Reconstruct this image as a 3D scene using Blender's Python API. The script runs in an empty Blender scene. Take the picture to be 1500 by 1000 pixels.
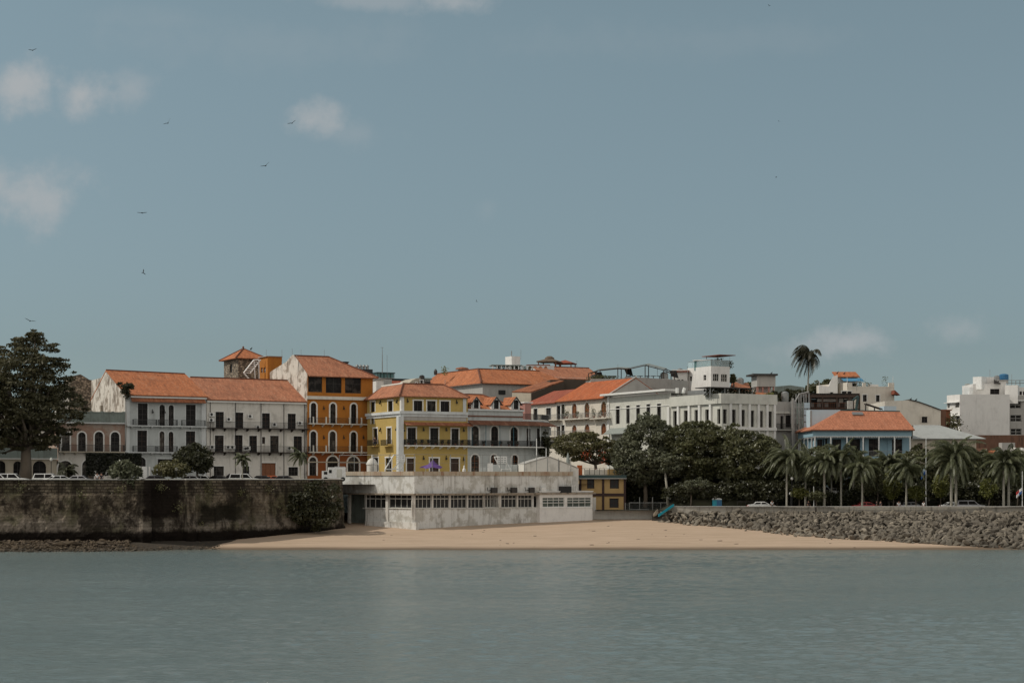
CLOUD_COL=(6.8,7.15,7.35); BACK_FILL=(15.2,14.4,13.2); SKY_STR=0.09; SUN_STR=3.9; EXPO=-0.6
import bpy, math, random
from mathutils import Vector, noise
R = math.radians
C = bpy.context.scene.collection
F, HY, H = 2500.0, 700.0, 9.5          # focal length in photo pixels, horizon row, eye height (m)
rnd = random.Random(7)

def px_x(px, Y): return (px-750.0)/F*Y
def px_z(py, Y): return H-(py-HY)/F*Y
def P(px, py, Y): return Vector((px_x(px, Y), Y, px_z(py, Y)))

# ------------------------------------------------------------------ mesh helpers
class MB:
    def __init__(s): s.v = []; s.f = []; s.uv = {}
    def poly(s, pts, uv=None):
        b = len(s.v); s.v += [tuple(p) for p in pts]; s.f.append(tuple(range(b, b+len(pts))))
        if uv: s.uv[len(s.f)-1] = uv
        return s
    def hexa(s, p):
        b = len(s.v); s.v += [tuple(q) for q in p]
        for q in ((0,3,2,1),(4,5,6,7),(0,1,5,4),(1,2,6,5),(2,3,7,6),(3,0,4,7)):
            s.f.append(tuple(b+i for i in q))
        return s
    def box(s, x0, y0, z0, x1, y1, z1):
        return s.hexa([(x0,y0,z0),(x1,y0,z0),(x1,y1,z0),(x0,y1,z0),(x0,y0,z1),(x1,y0,z1),(x1,y1,z1),(x0,y1,z1)])
    def fb(s, fr, s0, s1, z0, z1, d0, d1):           # box in a facade frame, d outwards
        p = fr.pt
        return s.hexa([p(s0,z0,d1),p(s1,z0,d1),p(s1,z0,d0),p(s0,z0,d0),p(s0,z1,d1),p(s1,z1,d1),p(s1,z1,d0),p(s0,z1,d0)])
    def tube(s, pts, rad, n=6, cap=True):
        pts = [Vector(p) for p in pts]
        if not hasattr(rad, '__len__'): rad = [rad]*len(pts)
        rings = []
        for i, p in enumerate(pts):
            t = (pts[min(i+1, len(pts)-1)]-pts[max(i-1, 0)])
            if t.length < 1e-9: t = Vector((0,0,1))
            t.normalize()
            a = Vector((0,0,1)) if abs(t.z) < .9 else Vector((1,0,0))
            u = t.cross(a).normalized(); w = t.cross(u)
            b = len(s.v)
            for k in range(n):
                q = p+(u*math.cos(2*math.pi*k/n)+w*math.sin(2*math.pi*k/n))*rad[i]
                s.v.append(tuple(q))
            rings.append(b)
        for a, b in zip(rings, rings[1:]):
            for k in range(n):
                k2 = (k+1) % n
                s.f.append((a+k, a+k2, b+k2, b+k))
        if cap:
            s.f.append(tuple(rings[0]+k for k in range(n))[::-1]); s.f.append(tuple(rings[-1]+k for k in range(n)))
        return s
    def bar(s, a, b, r): return s.tube([a, b], r, 4)
    def lathe(s, c, prof, n=16):
        c = Vector(c); rings = []
        for r, z in prof:
            b = len(s.v); rings.append(b)
            for k in range(n):
                t = 2*math.pi*k/n
                s.v.append((c.x+r*math.cos(t), c.y+r*math.sin(t), c.z+z))
        for a, b in zip(rings, rings[1:]):
            for k in range(n):
                k2 = (k+1) % n; s.f.append((a+k, a+k2, b+k2, b+k))
        s.f.append(tuple(rings[0]+k for k in range(n))[::-1]); s.f.append(tuple(rings[-1]+k for k in range(n)))
        return s
    def prism(s, pts, dv):                            # extrude polygon by vector dv
        pts = [Vector(p) for p in pts]; dv = Vector(dv); n = len(pts)
        b = len(s.v); s.v += [tuple(p) for p in pts]+[tuple(p+dv) for p in pts]
        s.f.append(tuple(range(b, b+n))); s.f.append(tuple(range(b+2*n-1, b+n-1, -1)))
        for i in range(n):
            j = (i+1) % n; s.f.append((b+i, b+n+i, b+n+j, b+j))
        return s
    def build(s, name, mat, parent=None, smooth=False):
        me = bpy.data.meshes.new(name); me.from_pydata(s.v, [], s.f); me.update()
        if s.uv:
            ul = me.uv_layers.new(name='UVMap')
            for fi, uvs in s.uv.items():
                for k, li in enumerate(me.polygons[fi].loop_indices): ul.data[li].uv = uvs[k]
        if mat: me.materials.append(mat)
        if smooth: me.polygons.foreach_set('use_smooth', [True]*len(me.polygons))
        o = bpy.data.objects.new(name, me); C.objects.link(o)
        if parent: o.parent = parent
        return o

def tag(o, label=None, cat=None, group=None, kind=None):
    if label: o['label'] = label
    if cat: o['category'] = cat
    if group: o['group'] = group
    if kind: o['kind'] = kind
    return o
def thing(name, label, cat, group=None, loc=None):
    o = bpy.data.objects.new(name, None); C.objects.link(o); o.empty_display_size = .5
    if loc is not None: o.location = loc
    return tag(o, label, cat, group)
def copy_tree(o, parent=None, label=None, loc=None, rz=None, sc=None):
    c = o.copy(); C.objects.link(c); c.parent = parent
    if label: c['label'] = label
    if loc is not None: c.location = loc
    if rz is not None: c.rotation_euler = (0, 0, rz)
    if sc is not None: c.scale = (sc, sc, sc)
    for ch in list(o.children): copy_tree(ch, c)
    return c

class Fr:                                             # vertical facade plane through (px, Y) heading at an angle
    def __init__(s, px, Y, deg, d=0.0):
        s.u = Vector((math.cos(R(deg)), math.sin(R(deg)), 0)); s.n = Vector((s.u.y, -s.u.x, 0))
        s.A = Vector((px_x(px, Y), Y, 0))+s.n*d; s.deg = deg
    def s(s, px):
        k = (px-750.0)/F
        return (k*s.A.y-s.A.x)/(s.u.x-k*s.u.y)
    def Y(s, q): return s.A.y+q*s.u.y
    def z(s, py, px): return px_z(py, s.Y(s.s(px)))
    def pt(s, q, z, d=0.0):
        p = s.A+s.u*q+s.n*d; return Vector((p.x, p.y, z))
    def off(s, d):
        g = Fr.__new__(Fr); g.u = s.u; g.n = s.n; g.A = s.A+s.n*d; g.deg = s.deg; return g
def perp(fr, q0=0.0):                                 # left side face frame (turned -90), s=0 at the corner
    g = Fr.__new__(Fr); g.u = -(-fr.n); g.u = Vector((fr.n.x, fr.n.y, 0)); g.n = Vector((-fr.u.x, -fr.u.y, 0))
    g.A = fr.A+fr.u*q0; g.deg = fr.deg-90; return g

def ops(fr, crop, lst):
    ox, oy, k = crop; out = []
    for w in lst:
        x0, y0, x1, y1 = w[:4]; a, b = ox+x0/k, ox+x1/k; m = (a+b)/2
        out.append((fr.s(a), fr.s(b), fr.z(oy+y1/k, m), fr.z(oy+y0/k, m), len(w) > 4 and w[4] == 'a'))
    return out
def cx(crop, x): return crop[0]+x/crop[2]
def cy(crop, y): return crop[1]+y/crop[2]

def panel(mb, fr, s0, s1, z0, z1, op=(), depth=.28):
    op = [(max(a, s0+.02), min(b, s1-.02), max(c, z0), min(d, z1-.02), ar) for a, b, c, d, ar in op if b > s0 and a < s1]
    xs = sorted({s0, s1, *[o[0] for o in op], *[o[1] for o in op]}); zs = sorted({z0, z1, *[o[2] for o in op], *[o[3] for o in op]})
    for a, b in zip(xs, xs[1:]):
        for c, d in zip(zs, zs[1:]):
            mx, mz = (a+b)/2, (c+d)/2
            if b-a < 1e-5 or d-c < 1e-5 or any(o[0] < mx < o[1] and o[2] < mz < o[3] for o in op): continue
            mb.poly([fr.pt(a, c), fr.pt(b, c), fr.pt(b, d), fr.pt(a, d)])
    for a, b, c, d, ar in op:
        if ar:
            r = (b-a)/2; m = (a+b)/2; zc = max(d-r, c); h = d-zc; N = 8
            arc = [(m-r*math.cos(math.pi*i/N), zc+h*math.sin(math.pi*i/N)) for i in range(N+1)]
            for p, q in zip(arc, arc[1:]):
                mb.poly([fr.pt(p[0], p[1]), fr.pt(q[0], q[1]), fr.pt(q[0], d), fr.pt(p[0], d)])
                mb.poly([fr.pt(p[0], p[1]), fr.pt(q[0], q[1]), fr.pt(q[0], q[1], -depth), fr.pt(p[0], p[1], -depth)])
            top = zc
        else:
            top = d; mb.poly([fr.pt(a, d), fr.pt(b, d), fr.pt(b, d, -depth), fr.pt(a, d, -depth)])
        for q in (a, b): mb.poly([fr.pt(q, c), fr.pt(q, top), fr.pt(q, top, -depth), fr.pt(q, c, -depth)])
        mb.poly([fr.pt(a, c), fr.pt(b, c), fr.pt(b, c, -depth), fr.pt(a, c, -depth)])

def windows(parent, fr, op, fm, pm, sm=None, nx=2, ny=3, name='window', depth=.2, tw=.16, sub=True, shutter=None, bw=.07):
    for a, b, c, d, ar in op:
        pm_ = pm if pm not in (K['pane'], K['pane2']) else rnd.choice((K['pane'], K['pane'], K['pane2'], K['pane2'], K['pane3']))
        m = MB(); D0, D1 = -depth-.04, -depth+.03
        m.fb(fr, a, a+bw, c, d, D0, D1); m.fb(fr, b-bw, b, c, d, D0, D1)
        m.fb(fr, a+bw, b-bw, d-bw, d, D0, D1); m.fb(fr, a+bw, b-bw, c, c+bw, D0, D1)
        for i in range(1, nx):
            q = a+(b-a)*i/nx; m.fb(fr, q-.035, q+.035, c+bw, d-bw, D0, D1-.005)
        for i in range(1, ny):
            q = c+(d-c)*i/ny; m.fb(fr, a+bw, b-bw, q-.03, q+.03, D0, D1-.01)
        o = m.build(name, fm, parent)
        g = MB(); g.fb(fr, a-.02, b+.02, c-.02, d+.02, -depth-.1, -depth-.035); g.build('pane', pm_, o)
        if sm:
            t = MB(); e = .045
            if ar:
                r = (b-a)/2; mm = (a+b)/2; zc = max(d-r, c); h = d-zc; N = 10
                t.fb(fr, a-tw, a, c, zc, .002, e); t.fb(fr, b, b+tw, c, zc, .002, e)
                for i in range(N):
                    t0, t1 = math.pi*i/N, math.pi*(i+1)/N
                    f0 = lambda t_, rr, hh: (mm-rr*math.cos(t_), zc+hh*math.sin(t_))
                    q = [f0(t0, r, h), f0(t1, r, h), f0(t1, r+tw, h+tw), f0(t0, r+tw, h+tw)]
                    t.hexa([fr.pt(x, z, e) for x, z in q]+[fr.pt(x, z, .002) for x, z in q])
            else:
                t.fb(fr, a-tw, a, c, d, .002, e); t.fb(fr, b, b+tw, c, d, .002, e); t.fb(fr, a-tw-.05, b+tw+.05, d, d+tw, .002, e+.03)
            t.build('surround', sm, o)
        if shutter:
            for sg, q in ((-1, a), (1, b)):
                w = (b-a)*.42; t = MB(); q0, q1 = (q-w-.03, q-.03) if sg < 0 else (q+.03, q+w+.03)
                t.fb(fr, q0, q1, c, d, .055, .1); t.build('shutter', shutter, o)

def rail_mb(fr, s0, s1, z, h, d, ends=True, sp=.16, r=.014, d0=0.05):
    m = MB(); n = max(2, int((s1-s0)/sp))
    for i in range(n+1):
        q = s0+(s1-s0)*i/n; m.fb(fr, q-r, q+r, z+.06, z+h-.03, d-r, d+r)
    m.fb(fr, s0-.02, s1+.02, z+h-.04, z+h+.01, d-.03, d+.03); m.fb(fr, s0-.02, s1+.02, z+.05, z+.08, d-.02, d+.02)
    if ends:
        k = max(1, int((d-d0)/sp))
        for q in (s0, s1):
            for i in range(k): m.fb(fr, q-r, q+r, z+.08, z+h-.03, d0+(d-d0)*i/k, d0+(d-d0)*i/k+2*r)
            m.fb(fr, q-.025, q+.025, z+h-.04, z+h, d0, d-.03)
    return m
def balcony(parent, fr, s0, s1, z, dep, sm, rm, h=1.0, th=.16, nb=0, bm=None, rails=None, sp=.16, r=.014):
    o = MB().fb(fr, s0, s1, z-th, z, .003, dep).build('balcony', sm, parent)
    for a, b in (rails or [(s0+.05, s1-.05)]):
        rail_mb(fr, a, b, z, h, dep-.06, sp=sp, r=r).build('railing', rm, o)
    for i in range(nb):
        q = s0+(s1-s0)*(i+.5)/nb; m = MB()
        m.prism([fr.pt(q-.1, z-th-.003, .004), fr.pt(q-.1, z-th-.003, dep*.8), fr.pt(q-.1, z-th-.15, dep*.8), fr.pt(q-.1, z-th-.45, .004)], fr.u*.2)
        m.build('bracket', bm or sm, o)
    return o

def roofpoly(mb, pts, th=.16):                        # first edge = eave; adds UVs in metres
    pts = [Vector(p) for p in pts]; e = (pts[1]-pts[0]).normalized()
    nn = Vector((0, 0, 0))
    for i in range(len(pts)):
        a, b = pts[i], pts[(i+1) % len(pts)]; nn += a.cross(b)
    nn.normalize(); nn = nn if nn.z > 0 else -nn
    w = nn.cross(e)
    uv = [((p-pts[0]).dot(e), (p-pts[0]).dot(w)) for p in pts]
    mb.poly(pts, uv)
    lo = [p-Vector((0, 0, th)) for p in pts]; mb.poly(lo[::-1], uv[::-1])
    for i in range(len(pts)):
        j = (i+1) % len(pts); mb.poly([lo[i], lo[j], pts[j], pts[i]], [uv[i], uv[j], uv[j], uv[i]])
def ridge(mb, a, b, r=.14): mb.tube([a, b], r, 6)

# ------------------------------------------------------------------ materials
def nt(name):
    m = bpy.data.materials.new(name); m.use_nodes = True; t = m.node_tree; t.nodes.clear()
    o = t.nodes.new('ShaderNodeOutputMaterial'); b = t.nodes.new('ShaderNodeBsdfPrincipled'); t.links.new(b.outputs[0], o.inputs[0])
    return m, t, b, o
def N(t, k, **kw):
    n = t.nodes.new(k)
    for a, v in kw.items():
        if a.startswith('i_'):
            key = a[2:]; key = int(key) if key.isdigit() else key.replace('_', ' ')
            n.inputs[key].default_value = v
        else: setattr(n, a, v)
    return n
def rgba(c): return (c[0], c[1], c[2], 1)
def mix(t, fac, a, b, mode='MIX'):
    n = t.nodes.new('ShaderNodeMix'); n.data_type = 'RGBA'; n.blend_type = mode
    for sock, v in ((n.inputs[0], fac), (n.inputs[6], a), (n.inputs[7], b)):
        if isinstance(v, bpy.types.NodeSocket): t.links.new(v, sock)
        elif isinstance(v, (int, float)): sock.default_value = v
        else: sock.default_value = rgba(v)
    return n.outputs[2]
def ramp(t, s, a, b, v0=0.0, v1=1.0):
    n = N(t, 'ShaderNodeMapRange'); n.inputs[1].default_value = a; n.inputs[2].default_value = b
    n.inputs[3].default_value = v0; n.inputs[4].default_value = v1; t.links.new(s, n.inputs[0]); return n.outputs[0]
def coords(t, sc=(1, 1, 1), kind='Object'):
    c = N(t, 'ShaderNodeTexCoord'); m = N(t, 'ShaderNodeMapping'); m.inputs['Scale'].default_value = sc
    t.links.new(c.outputs[kind], m.inputs[0]); return m.outputs[0]
def nz(t, vec, scale, det=4, rough=.6):
    n = N(t, 'ShaderNodeTexNoise'); n.inputs['Scale'].default_value = scale; n.inputs['Detail'].default_value = det
    n.inputs['Roughness'].default_value = rough
    if vec is not None: t.links.new(vec, n.inputs['Vector'])
    return n.outputs['Fac']
def bump(t, b, h, strength=.3, dist=.05):
    n = N(t, 'ShaderNodeBump'); n.inputs['Strength'].default_value = strength; n.inputs['Distance'].default_value = dist
    t.links.new(h, n.inputs['Height']); t.links.new(n.outputs[0], b.inputs['Normal'])

def plaster(name, col, dirt=.35, dcol=(.06, .05, .04), rough=.9, patch=None, patch_amt=.5, streak=.5):
    m, t, b, o = nt(name)
    st = nz(t, coords(t, (1.6, 1.6, .22)), 1.0, 6, .65); bl = nz(t, coords(t), .45, 6, .7); fi = nz(t, coords(t), 5, 3)
    c = mix(t, ramp(t, fi, .3, .7, 0, .22), col, tuple(x*.72 for x in col))
    if patch: c = mix(t, ramp(t, bl, .5, .56, 0, patch_amt), c, patch)
    c = mix(t, ramp(t, st, .52, .75, 0, dirt*streak*1.6), c, dcol)
    c = mix(t, ramp(t, bl, .5, .8, 0, dirt), c, dcol)
    t.links.new(c, b.inputs['Base Color']); b.inputs['Roughness'].default_value = rough
    b.inputs['Specular IOR Level'].default_value = .25
    bump(t, b, fi, .25, .03); return m
def plain(name, col, rough=.6, metal=0, spec=.4, var=.2):
    m, t, b, o = nt(name); f = nz(t, coords(t), 3, 4)
    c = mix(t, ramp(t, f, .35, .65), col, tuple(x*(1-var) for x in col)); t.links.new(c, b.inputs['Base Color'])
    b.inputs['Roughness'].default_value = rough; b.inputs['Metallic'].default_value = metal; b.inputs['Specular IOR Level'].default_value = spec
    return m
def tiles(name, col, dark=(.10, .045, .03), pale=(.45, .3, .2), amt=.35):
    m, t, b, o = nt(name); uv = coords(t, (1, 1, 1), 'UV')
    br = N(t, 'ShaderNodeTexBrick'); t.links.new(uv, br.inputs['Vector']); br.inputs['Scale'].default_value = 1
    br.inputs['Brick Width'].default_value = .26; br.inputs['Row Height'].default_value = .38; br.inputs['Mortar Size'].default_value = .03
    br.inputs['Color1'].default_value = (0, 0, 0, 1); br.inputs['Color2'].default_value = (1, 1, 1, 1); br.inputs['Mortar'].default_value = (.1, .1, .1, 1)
    br.offset = 0.5
    big = nz(t, coords(t), .35, 6, .7); fi = nz(t, coords(t), 2.2, 4); stk = nz(t, coords(t, (1.4, .22, 1), 'UV'), 1.1, 5, .7)
    c = mix(t, ramp(t, br.outputs['Color'], 0, 1, .0, 1.0), tuple(x*.78 for x in col), tuple(min(1, x*1.18) for x in col))
    c = mix(t, ramp(t, br.outputs['Fac'], 0, 1, 0, .45), c, dark)
    c = mix(t, ramp(t, stk, .52, .68, 0, min(.6, amt)), c, dark); c = mix(t, ramp(t, stk, .46, .34, 0, .3), c, pale)
    c = mix(t, ramp(t, big, .5, .72, 0, amt), c, dark); c = mix(t, ramp(t, fi, .58, .75, 0, .35), c, pale)
    t.links.new(c, b.inputs['Base Color']); b.inputs['Roughness'].default_value = .85; b.inputs['Specular IOR Level'].default_value = .2
    w = N(t, 'ShaderNodeTexWave'); w.inputs['Scale'].default_value = 1.22; t.links.new(uv, w.inputs['Vector']); w.bands_direction = 'X'
    bump(t, b, w.outputs['Fac'], .5, .05); return m
def glass(name, col=(.006, .005, .005), rough=.3, var=(.02, .02, .019)):
    m, t, b, o = nt(name); f = nz(t, coords(t), .9, 3)
    c = mix(t, ramp(t, f, .5, .6, 0, .7), col, var); t.links.new(c, b.inputs['Base Color'])
    b.inputs['Roughness'].default_value = rough; b.inputs['Specular IOR Level'].default_value = .12; return m
def leafy(name, c0, c1, trans=.25, scale=.5):
    m, t, b, o = nt(name); t.nodes.remove(b); v = coords(t, kind='Object')
    f = nz(t, v, scale, 3); g = nz(t, v, 4, 2)
    c = mix(t, ramp(t, f, .35, .65), c0, c1); c = mix(t, ramp(t, g, .4, .7, 0, .5), c, tuple(x*1.5 for x in c1))
    d = N(t, 'ShaderNodeBsdfDiffuse'); r = N(t, 'ShaderNodeBsdfTranslucent'); gl = N(t, 'ShaderNodeBsdfGlossy'); gl.inputs['Roughness'].default_value = .42
    gl.inputs['Color'].default_value = (.5, .5, .5, 1)
    t.links.new(c, d.inputs[0]); t.links.new(c, r.inputs[0])
    m1 = N(t, 'ShaderNodeMixShader'); m1.inputs[0].default_value = trans; t.links.new(d.outputs[0], m1.inputs[1]); t.links.new(r.outputs[0], m1.inputs[2])
    m2 = N(t, 'ShaderNodeMixShader'); m2.inputs[0].default_value = .06; t.links.new(m1.outputs[0], m2.inputs[1]); t.links.new(gl.outputs[0], m2.inputs[2])
    t.links.new(m2.outputs[0], o.inputs[0]); return m

def stone(name, c0, c1, mortar=(.05,.04,.03), sc=2.2):
    m, t, b, o = nt(name); v = N(t, 'ShaderNodeTexVoronoi'); v.inputs['Scale'].default_value = sc; t.links.new(coords(t, (1, 1, 1.4)), v.inputs['Vector'])
    sv = N(t, 'ShaderNodeSeparateColor'); t.links.new(v.outputs['Color'], sv.inputs[0]); big = nz(t, coords(t), .5, 6, .7)
    c = mix(t, sv.outputs[0], c0, c1); c = mix(t, ramp(t, v.outputs['Distance'], .32, .55, 0, .8), c, mortar); c = mix(t, ramp(t, big, .5, .7, 0, .6), c, mortar)
    t.links.new(c, b.inputs['Base Color']); b.inputs['Roughness'].default_value = .95; bump(t, b, v.outputs['Distance'], -.6, .08); return m
K = dict(
 white=plaster('white_plaster', (.72,.70,.67), .25), white2=plaster('old_white_plaster', (.61,.585,.54), .6, dcol=(.09,.08,.065)),
 trim=plaster('white_trim', (.70,.69,.66), .2), paleblue=plaster('pale_blue_plaster', (.45,.475,.47), .4), trimblue=plaster('blue_white_trim', (.57,.59,.59), .3),
 pinkbrick=plaster('pink_brick_plaster', (.30,.20,.155), .35, patch=(.42,.38,.33), patch_amt=.5), greenish=plaster('green_grey_plaster', (.21,.245,.225), .7),
 cream=plaster('cream_plaster', (.45,.40,.32), .4), ruin=plaster('weathered_wall', (.60,.56,.50), .85, dcol=(.07,.055,.045), patch=(.30,.25,.20), patch_amt=.8, streak=1.0),
 ruin2=plaster('dark_weathered_wall', (.27,.22,.17), .8, dcol=(.04,.035,.03), patch=(.40,.34,.26), patch_amt=.6, streak=1.0),
 orange=plaster('ochre_orange_plaster', (.40,.155,.028), .5, dcol=(.22,.07,.02)), rust=plaster('rust_orange_plaster', (.25,.08,.025), .35, dcol=(.12,.04,.02)),
 yellow=plaster('yellow_plaster', (.45,.325,.11), .35, dcol=(.2,.155,.06)), ochre=plaster('ochre_plaster', (.42,.285,.13), .2, dcol=(.2,.12,.05)),
 offwhite=plaster('offwhite_plaster', (.56,.555,.50), .3), offwhite2=plaster('warm_white_plaster', (.64,.59,.51), .3), grey=plaster('grey_plaster', (.40,.385,.36), .3),
 pier=plaster('pier_plaster', (.62,.615,.59), .5, dcol=(.13,.11,.085), patch=(.42,.40,.35), patch_amt=.6, streak=1.0),
 piercap=plaster('rusty_coping', (.42,.36,.28), .8, dcol=(.22,.09,.035), streak=1.0),
 blue=plaster('sky_blue_plaster', (.25,.375,.44), .15, dcol=(.14,.22,.27)), bluelite=plaster('light_blue_plaster', (.44,.54,.60), .2), teal=plaster('teal_paint', (.05,.12,.15), .3),
 rustwall=plaster('rusty_sheet', (.17,.09,.06), .6, dcol=(.04,.028,.02), streak=1.4), metalroof=plaster('zinc_roof', (.37,.38,.365), .35, rough=.6),
 conc=plaster('promenade_concrete', (.38,.35,.30), .5, dcol=(.08,.07,.06), streak=1.2), capw=plaster('white_coping', (.62,.60,.55), .3),
 tile=tiles('clay_tiles', (.47,.165,.07), amt=.5), tile2=tiles('pinkish_clay_tiles', (.44,.18,.10), amt=.5), tile3=tiles('bright_clay_tiles', (.46,.125,.045), amt=.3),
 tile4=tiles('dark_red_tiles', (.33,.085,.05)), tile5=tiles('brown_tiles', (.34,.125,.06), amt=.6), tile6=tiles('dark_awning_tiles', (.20,.085,.05), amt=.7), tileb=tiles('coral_tiles', (.46,.18,.10), amt=.25, pale=(.5,.26,.17)),
 ridge=plain('ridge_cap', (.16,.06,.035), .9), thatch=plaster('thatch', (.14,.10,.07), .5), pane=glass('dark_glass'), pane3=glass('pale_curtain_glass', (.03,.026,.022), .35, (.16,.145,.125)), pane2=glass('curtain_glass', (.007,.006,.005), .3, (.06,.052,.045)),
 wood=plain('dark_wood', (.05,.028,.018), .6), woodred=plain('brown_door_wood', (.20,.07,.025), .5), frame=plain('dark_frame', (.035,.03,.027), .5), framew=plain('white_frame', (.55,.54,.50), .5),
 iron=plain('black_iron', (.02,.02,.02), .5), steel=plain('grey_steel', (.30,.30,.29), .45, .5), wpaint=plain('white_paint', (.72,.72,.70), .4), black=plain('black_paint', (.012,.012,.012), .5),
 maroon=plain('maroon_wood', (.035,.012,.009), .6), bracket=plain('bracket_wood', (.03,.02,.016), .8), bluetank=plain('blue_plastic', (.03,.14,.28), .4), cyan=plain('turquoise_plastic', (.02,.32,.42), .35),
 purple=plain('purple_canvas', (.12,.06,.22), .8), greenmetal=plain('green_dark_metal', (.02,.05,.05), .4), glassgreen=glass('green_glass', (.10,.20,.20), .1, (.2,.3,.3)),
 bark=plaster('bark', (.16,.13,.10), .5), palmbark=plaster('palm_bark', (.33,.31,.26), .4), canvasblue=plain('blue_canvas', (.07,.25,.42), .7), canvasg=plain('grey_canvas', (.25,.27,.25), .8),
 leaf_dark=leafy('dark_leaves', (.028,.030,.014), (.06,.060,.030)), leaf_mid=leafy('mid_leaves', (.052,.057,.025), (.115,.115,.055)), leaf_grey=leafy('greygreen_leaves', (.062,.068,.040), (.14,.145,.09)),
 leaf_olive=leafy('olive_leaves', (.075,.076,.034), (.15,.138,.065)), leaf_yel=leafy('yellow_green_leaves', (.09,.10,.02), (.17,.17,.05)), palm=leafy('palm_leaves', (.048,.055,.026), (.12,.128,.066), .2, 1.0),
 palmdry=leafy('wind_palm_leaves', (.030,.030,.018), (.065,.06,.036)), flower=leafy('orange_blossom', (.55,.07,.02), (.7,.12,.04)), skin=plain('skin', (.35,.2,.14), .6), hair=plain('hair', (.02,.014,.01), .7),
 shirtw=plain('white_cloth', (.7,.7,.7), .9), shirtd=plain('dark_cloth', (.03,.03,.04), .9), shirtr=plain('red_cloth', (.4,.04,.04), .9), jeans=plain('denim', (.05,.07,.12), .9),
 rubber=plain('rubber', (.015,.015,.015), .8), lamp=plain('lens', (.6,.6,.55), .2), orangep=plain('orange_canvas', (.5,.12,.03), .8), redp=plain('red_paint', (.4,.03,.03), .3, spec=.5),
 pinkp=plaster('pink_plaster', (.38,.19,.16), .3), rubble=stone('rubble_stone', (.20,.155,.11), (.42,.34,.25)), hedge=leafy('hedge_leaves', (.010,.012,.006), (.022,.024,.011)), darkw=plaster('dark_brown_wall', (.085,.065,.05), .5), leaf_rain=leafy('rain_tree_leaves', (.042,.042,.021), (.11,.10,.052), .25, .35), feather=plain('black_feathers', (.012,.012,.014), .8), clayp=plain('clay_pot', (.3,.12,.07), .8),
)
# ------------------------------------------------------------------ world, sun, camera
SUN_EL, SUN_AZ = 45.0, 180.0      # azimuth measured as math angle of the direction TOWARDS the sun (180 = -X)
sd = Vector((math.cos(R(SUN_AZ))*math.cos(R(SUN_EL)), math.sin(R(SUN_AZ))*math.cos(R(SUN_EL)), math.sin(R(SUN_EL))))
w = bpy.data.worlds.new('World'); bpy.context.scene.world = w; w.use_nodes = True
t = w.node_tree; t.nodes.clear(); wo = t.nodes.new('ShaderNodeOutputWorld'); bg = t.nodes.new('ShaderNodeBackground'); t.links.new(bg.outputs[0], wo.inputs[0])
sky = t.nodes.new('ShaderNodeTexSky'); sky.sky_type = 'NISHITA'; sky.sun_disc = False; sky.sun_elevation = R(SUN_EL)
sky.sun_rotation = R(90-SUN_AZ); sky.air_density = 1.0; sky.dust_density = .6; sky.ozone_density = 1.2
hs = N(t, 'ShaderNodeHueSaturation'); hs.inputs['Saturation'].default_value = .42; t.links.new(sky.outputs[0], hs.inputs['Color'])
tc = N(t, 'ShaderNodeTexCoord'); nm = N(t, 'ShaderNodeVectorMath', operation='NORMALIZE'); t.links.new(tc.outputs['Generated'], nm.inputs[0])
sz_ = N(t, 'ShaderNodeSeparateXYZ'); t.links.new(nm.outputs[0], sz_.inputs[0])
base = mix(t, 1.0, hs.outputs[0], mix(t, ramp(t, sz_.outputs[2], .07, .26), (.79,.96,1.01), (.935,1.18,1.19)), 'MULTIPLY')
# clouds: soft noisy patches placed by direction on the sky
wn = N(t, 'ShaderNodeTexNoise'); wn.inputs['Scale'].default_value = 55; wn.inputs['Detail'].default_value = 5; wn.inputs['Roughness'].default_value = .55; t.links.new(nm.outputs[0], wn.inputs['Vector'])
cn = nz(t, nm.outputs[0], 34, 8, .6)
tot = None
def math_(op, a, b=None):
    n = N(t, 'ShaderNodeMath', operation=op)
    for i, v in enumerate((a, b)):
        if v is None: continue
        if isinstance(v, bpy.types.NodeSocket): t.links.new(v, n.inputs[i])
        else: n.inputs[i].default_value = v
    return n.outputs[0]
for (px, py, rx, ry, am) in ((28,130,62,42,.9),(122,138,52,38,.9),(192,130,34,34,.45),(25,292,95,52,.75),(-5,270,50,40,.7),(458,178,52,30,.75),(520,195,50,22,.22),(660,2,70,20,.7),(560,2,120,14,.4),(1235,505,82,26,.75),(1175,515,60,22,.35),(1405,483,48,22,.4),(715,305,26,20,.12),(400,60,260,40,.10),(1000,60,300,30,.08),(260,30,160,20,.1)):
    d = Vector(((px-750)/F, 1, -(py-HY)/F)).normalized()
    df = N(t, 'ShaderNodeVectorMath', operation='SUBTRACT'); t.links.new(nm.outputs[0], df.inputs[0]); df.inputs[1].default_value = d
    scl = N(t, 'ShaderNodeVectorMath', operation='MULTIPLY'); t.links.new(df.outputs[0], scl.inputs[0]); scl.inputs[1].default_value = (F/rx, F/rx, F/ry)
    ln = N(t, 'ShaderNodeVectorMath', operation='LENGTH'); t.links.new(scl.outputs[0], ln.inputs[0])
    v = math_('ADD', ln.outputs['Value'], math_('MULTIPLY', math_('SUBTRACT', cn, .5), 3.0))
    g = N(t, 'ShaderNodeMapRange', interpolation_type='SMOOTHSTEP'); t.links.new(v, g.inputs[0]); g.inputs[1].default_value = 1.2; g.inputs[2].default_value = -.15
    g.inputs[3].default_value = 0; g.inputs[4].default_value = am
    tot = g.outputs[0] if tot is None else math_('MAXIMUM', tot, g.outputs[0])
cl = mix(t, tot, base, CLOUD_COL)
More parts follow.
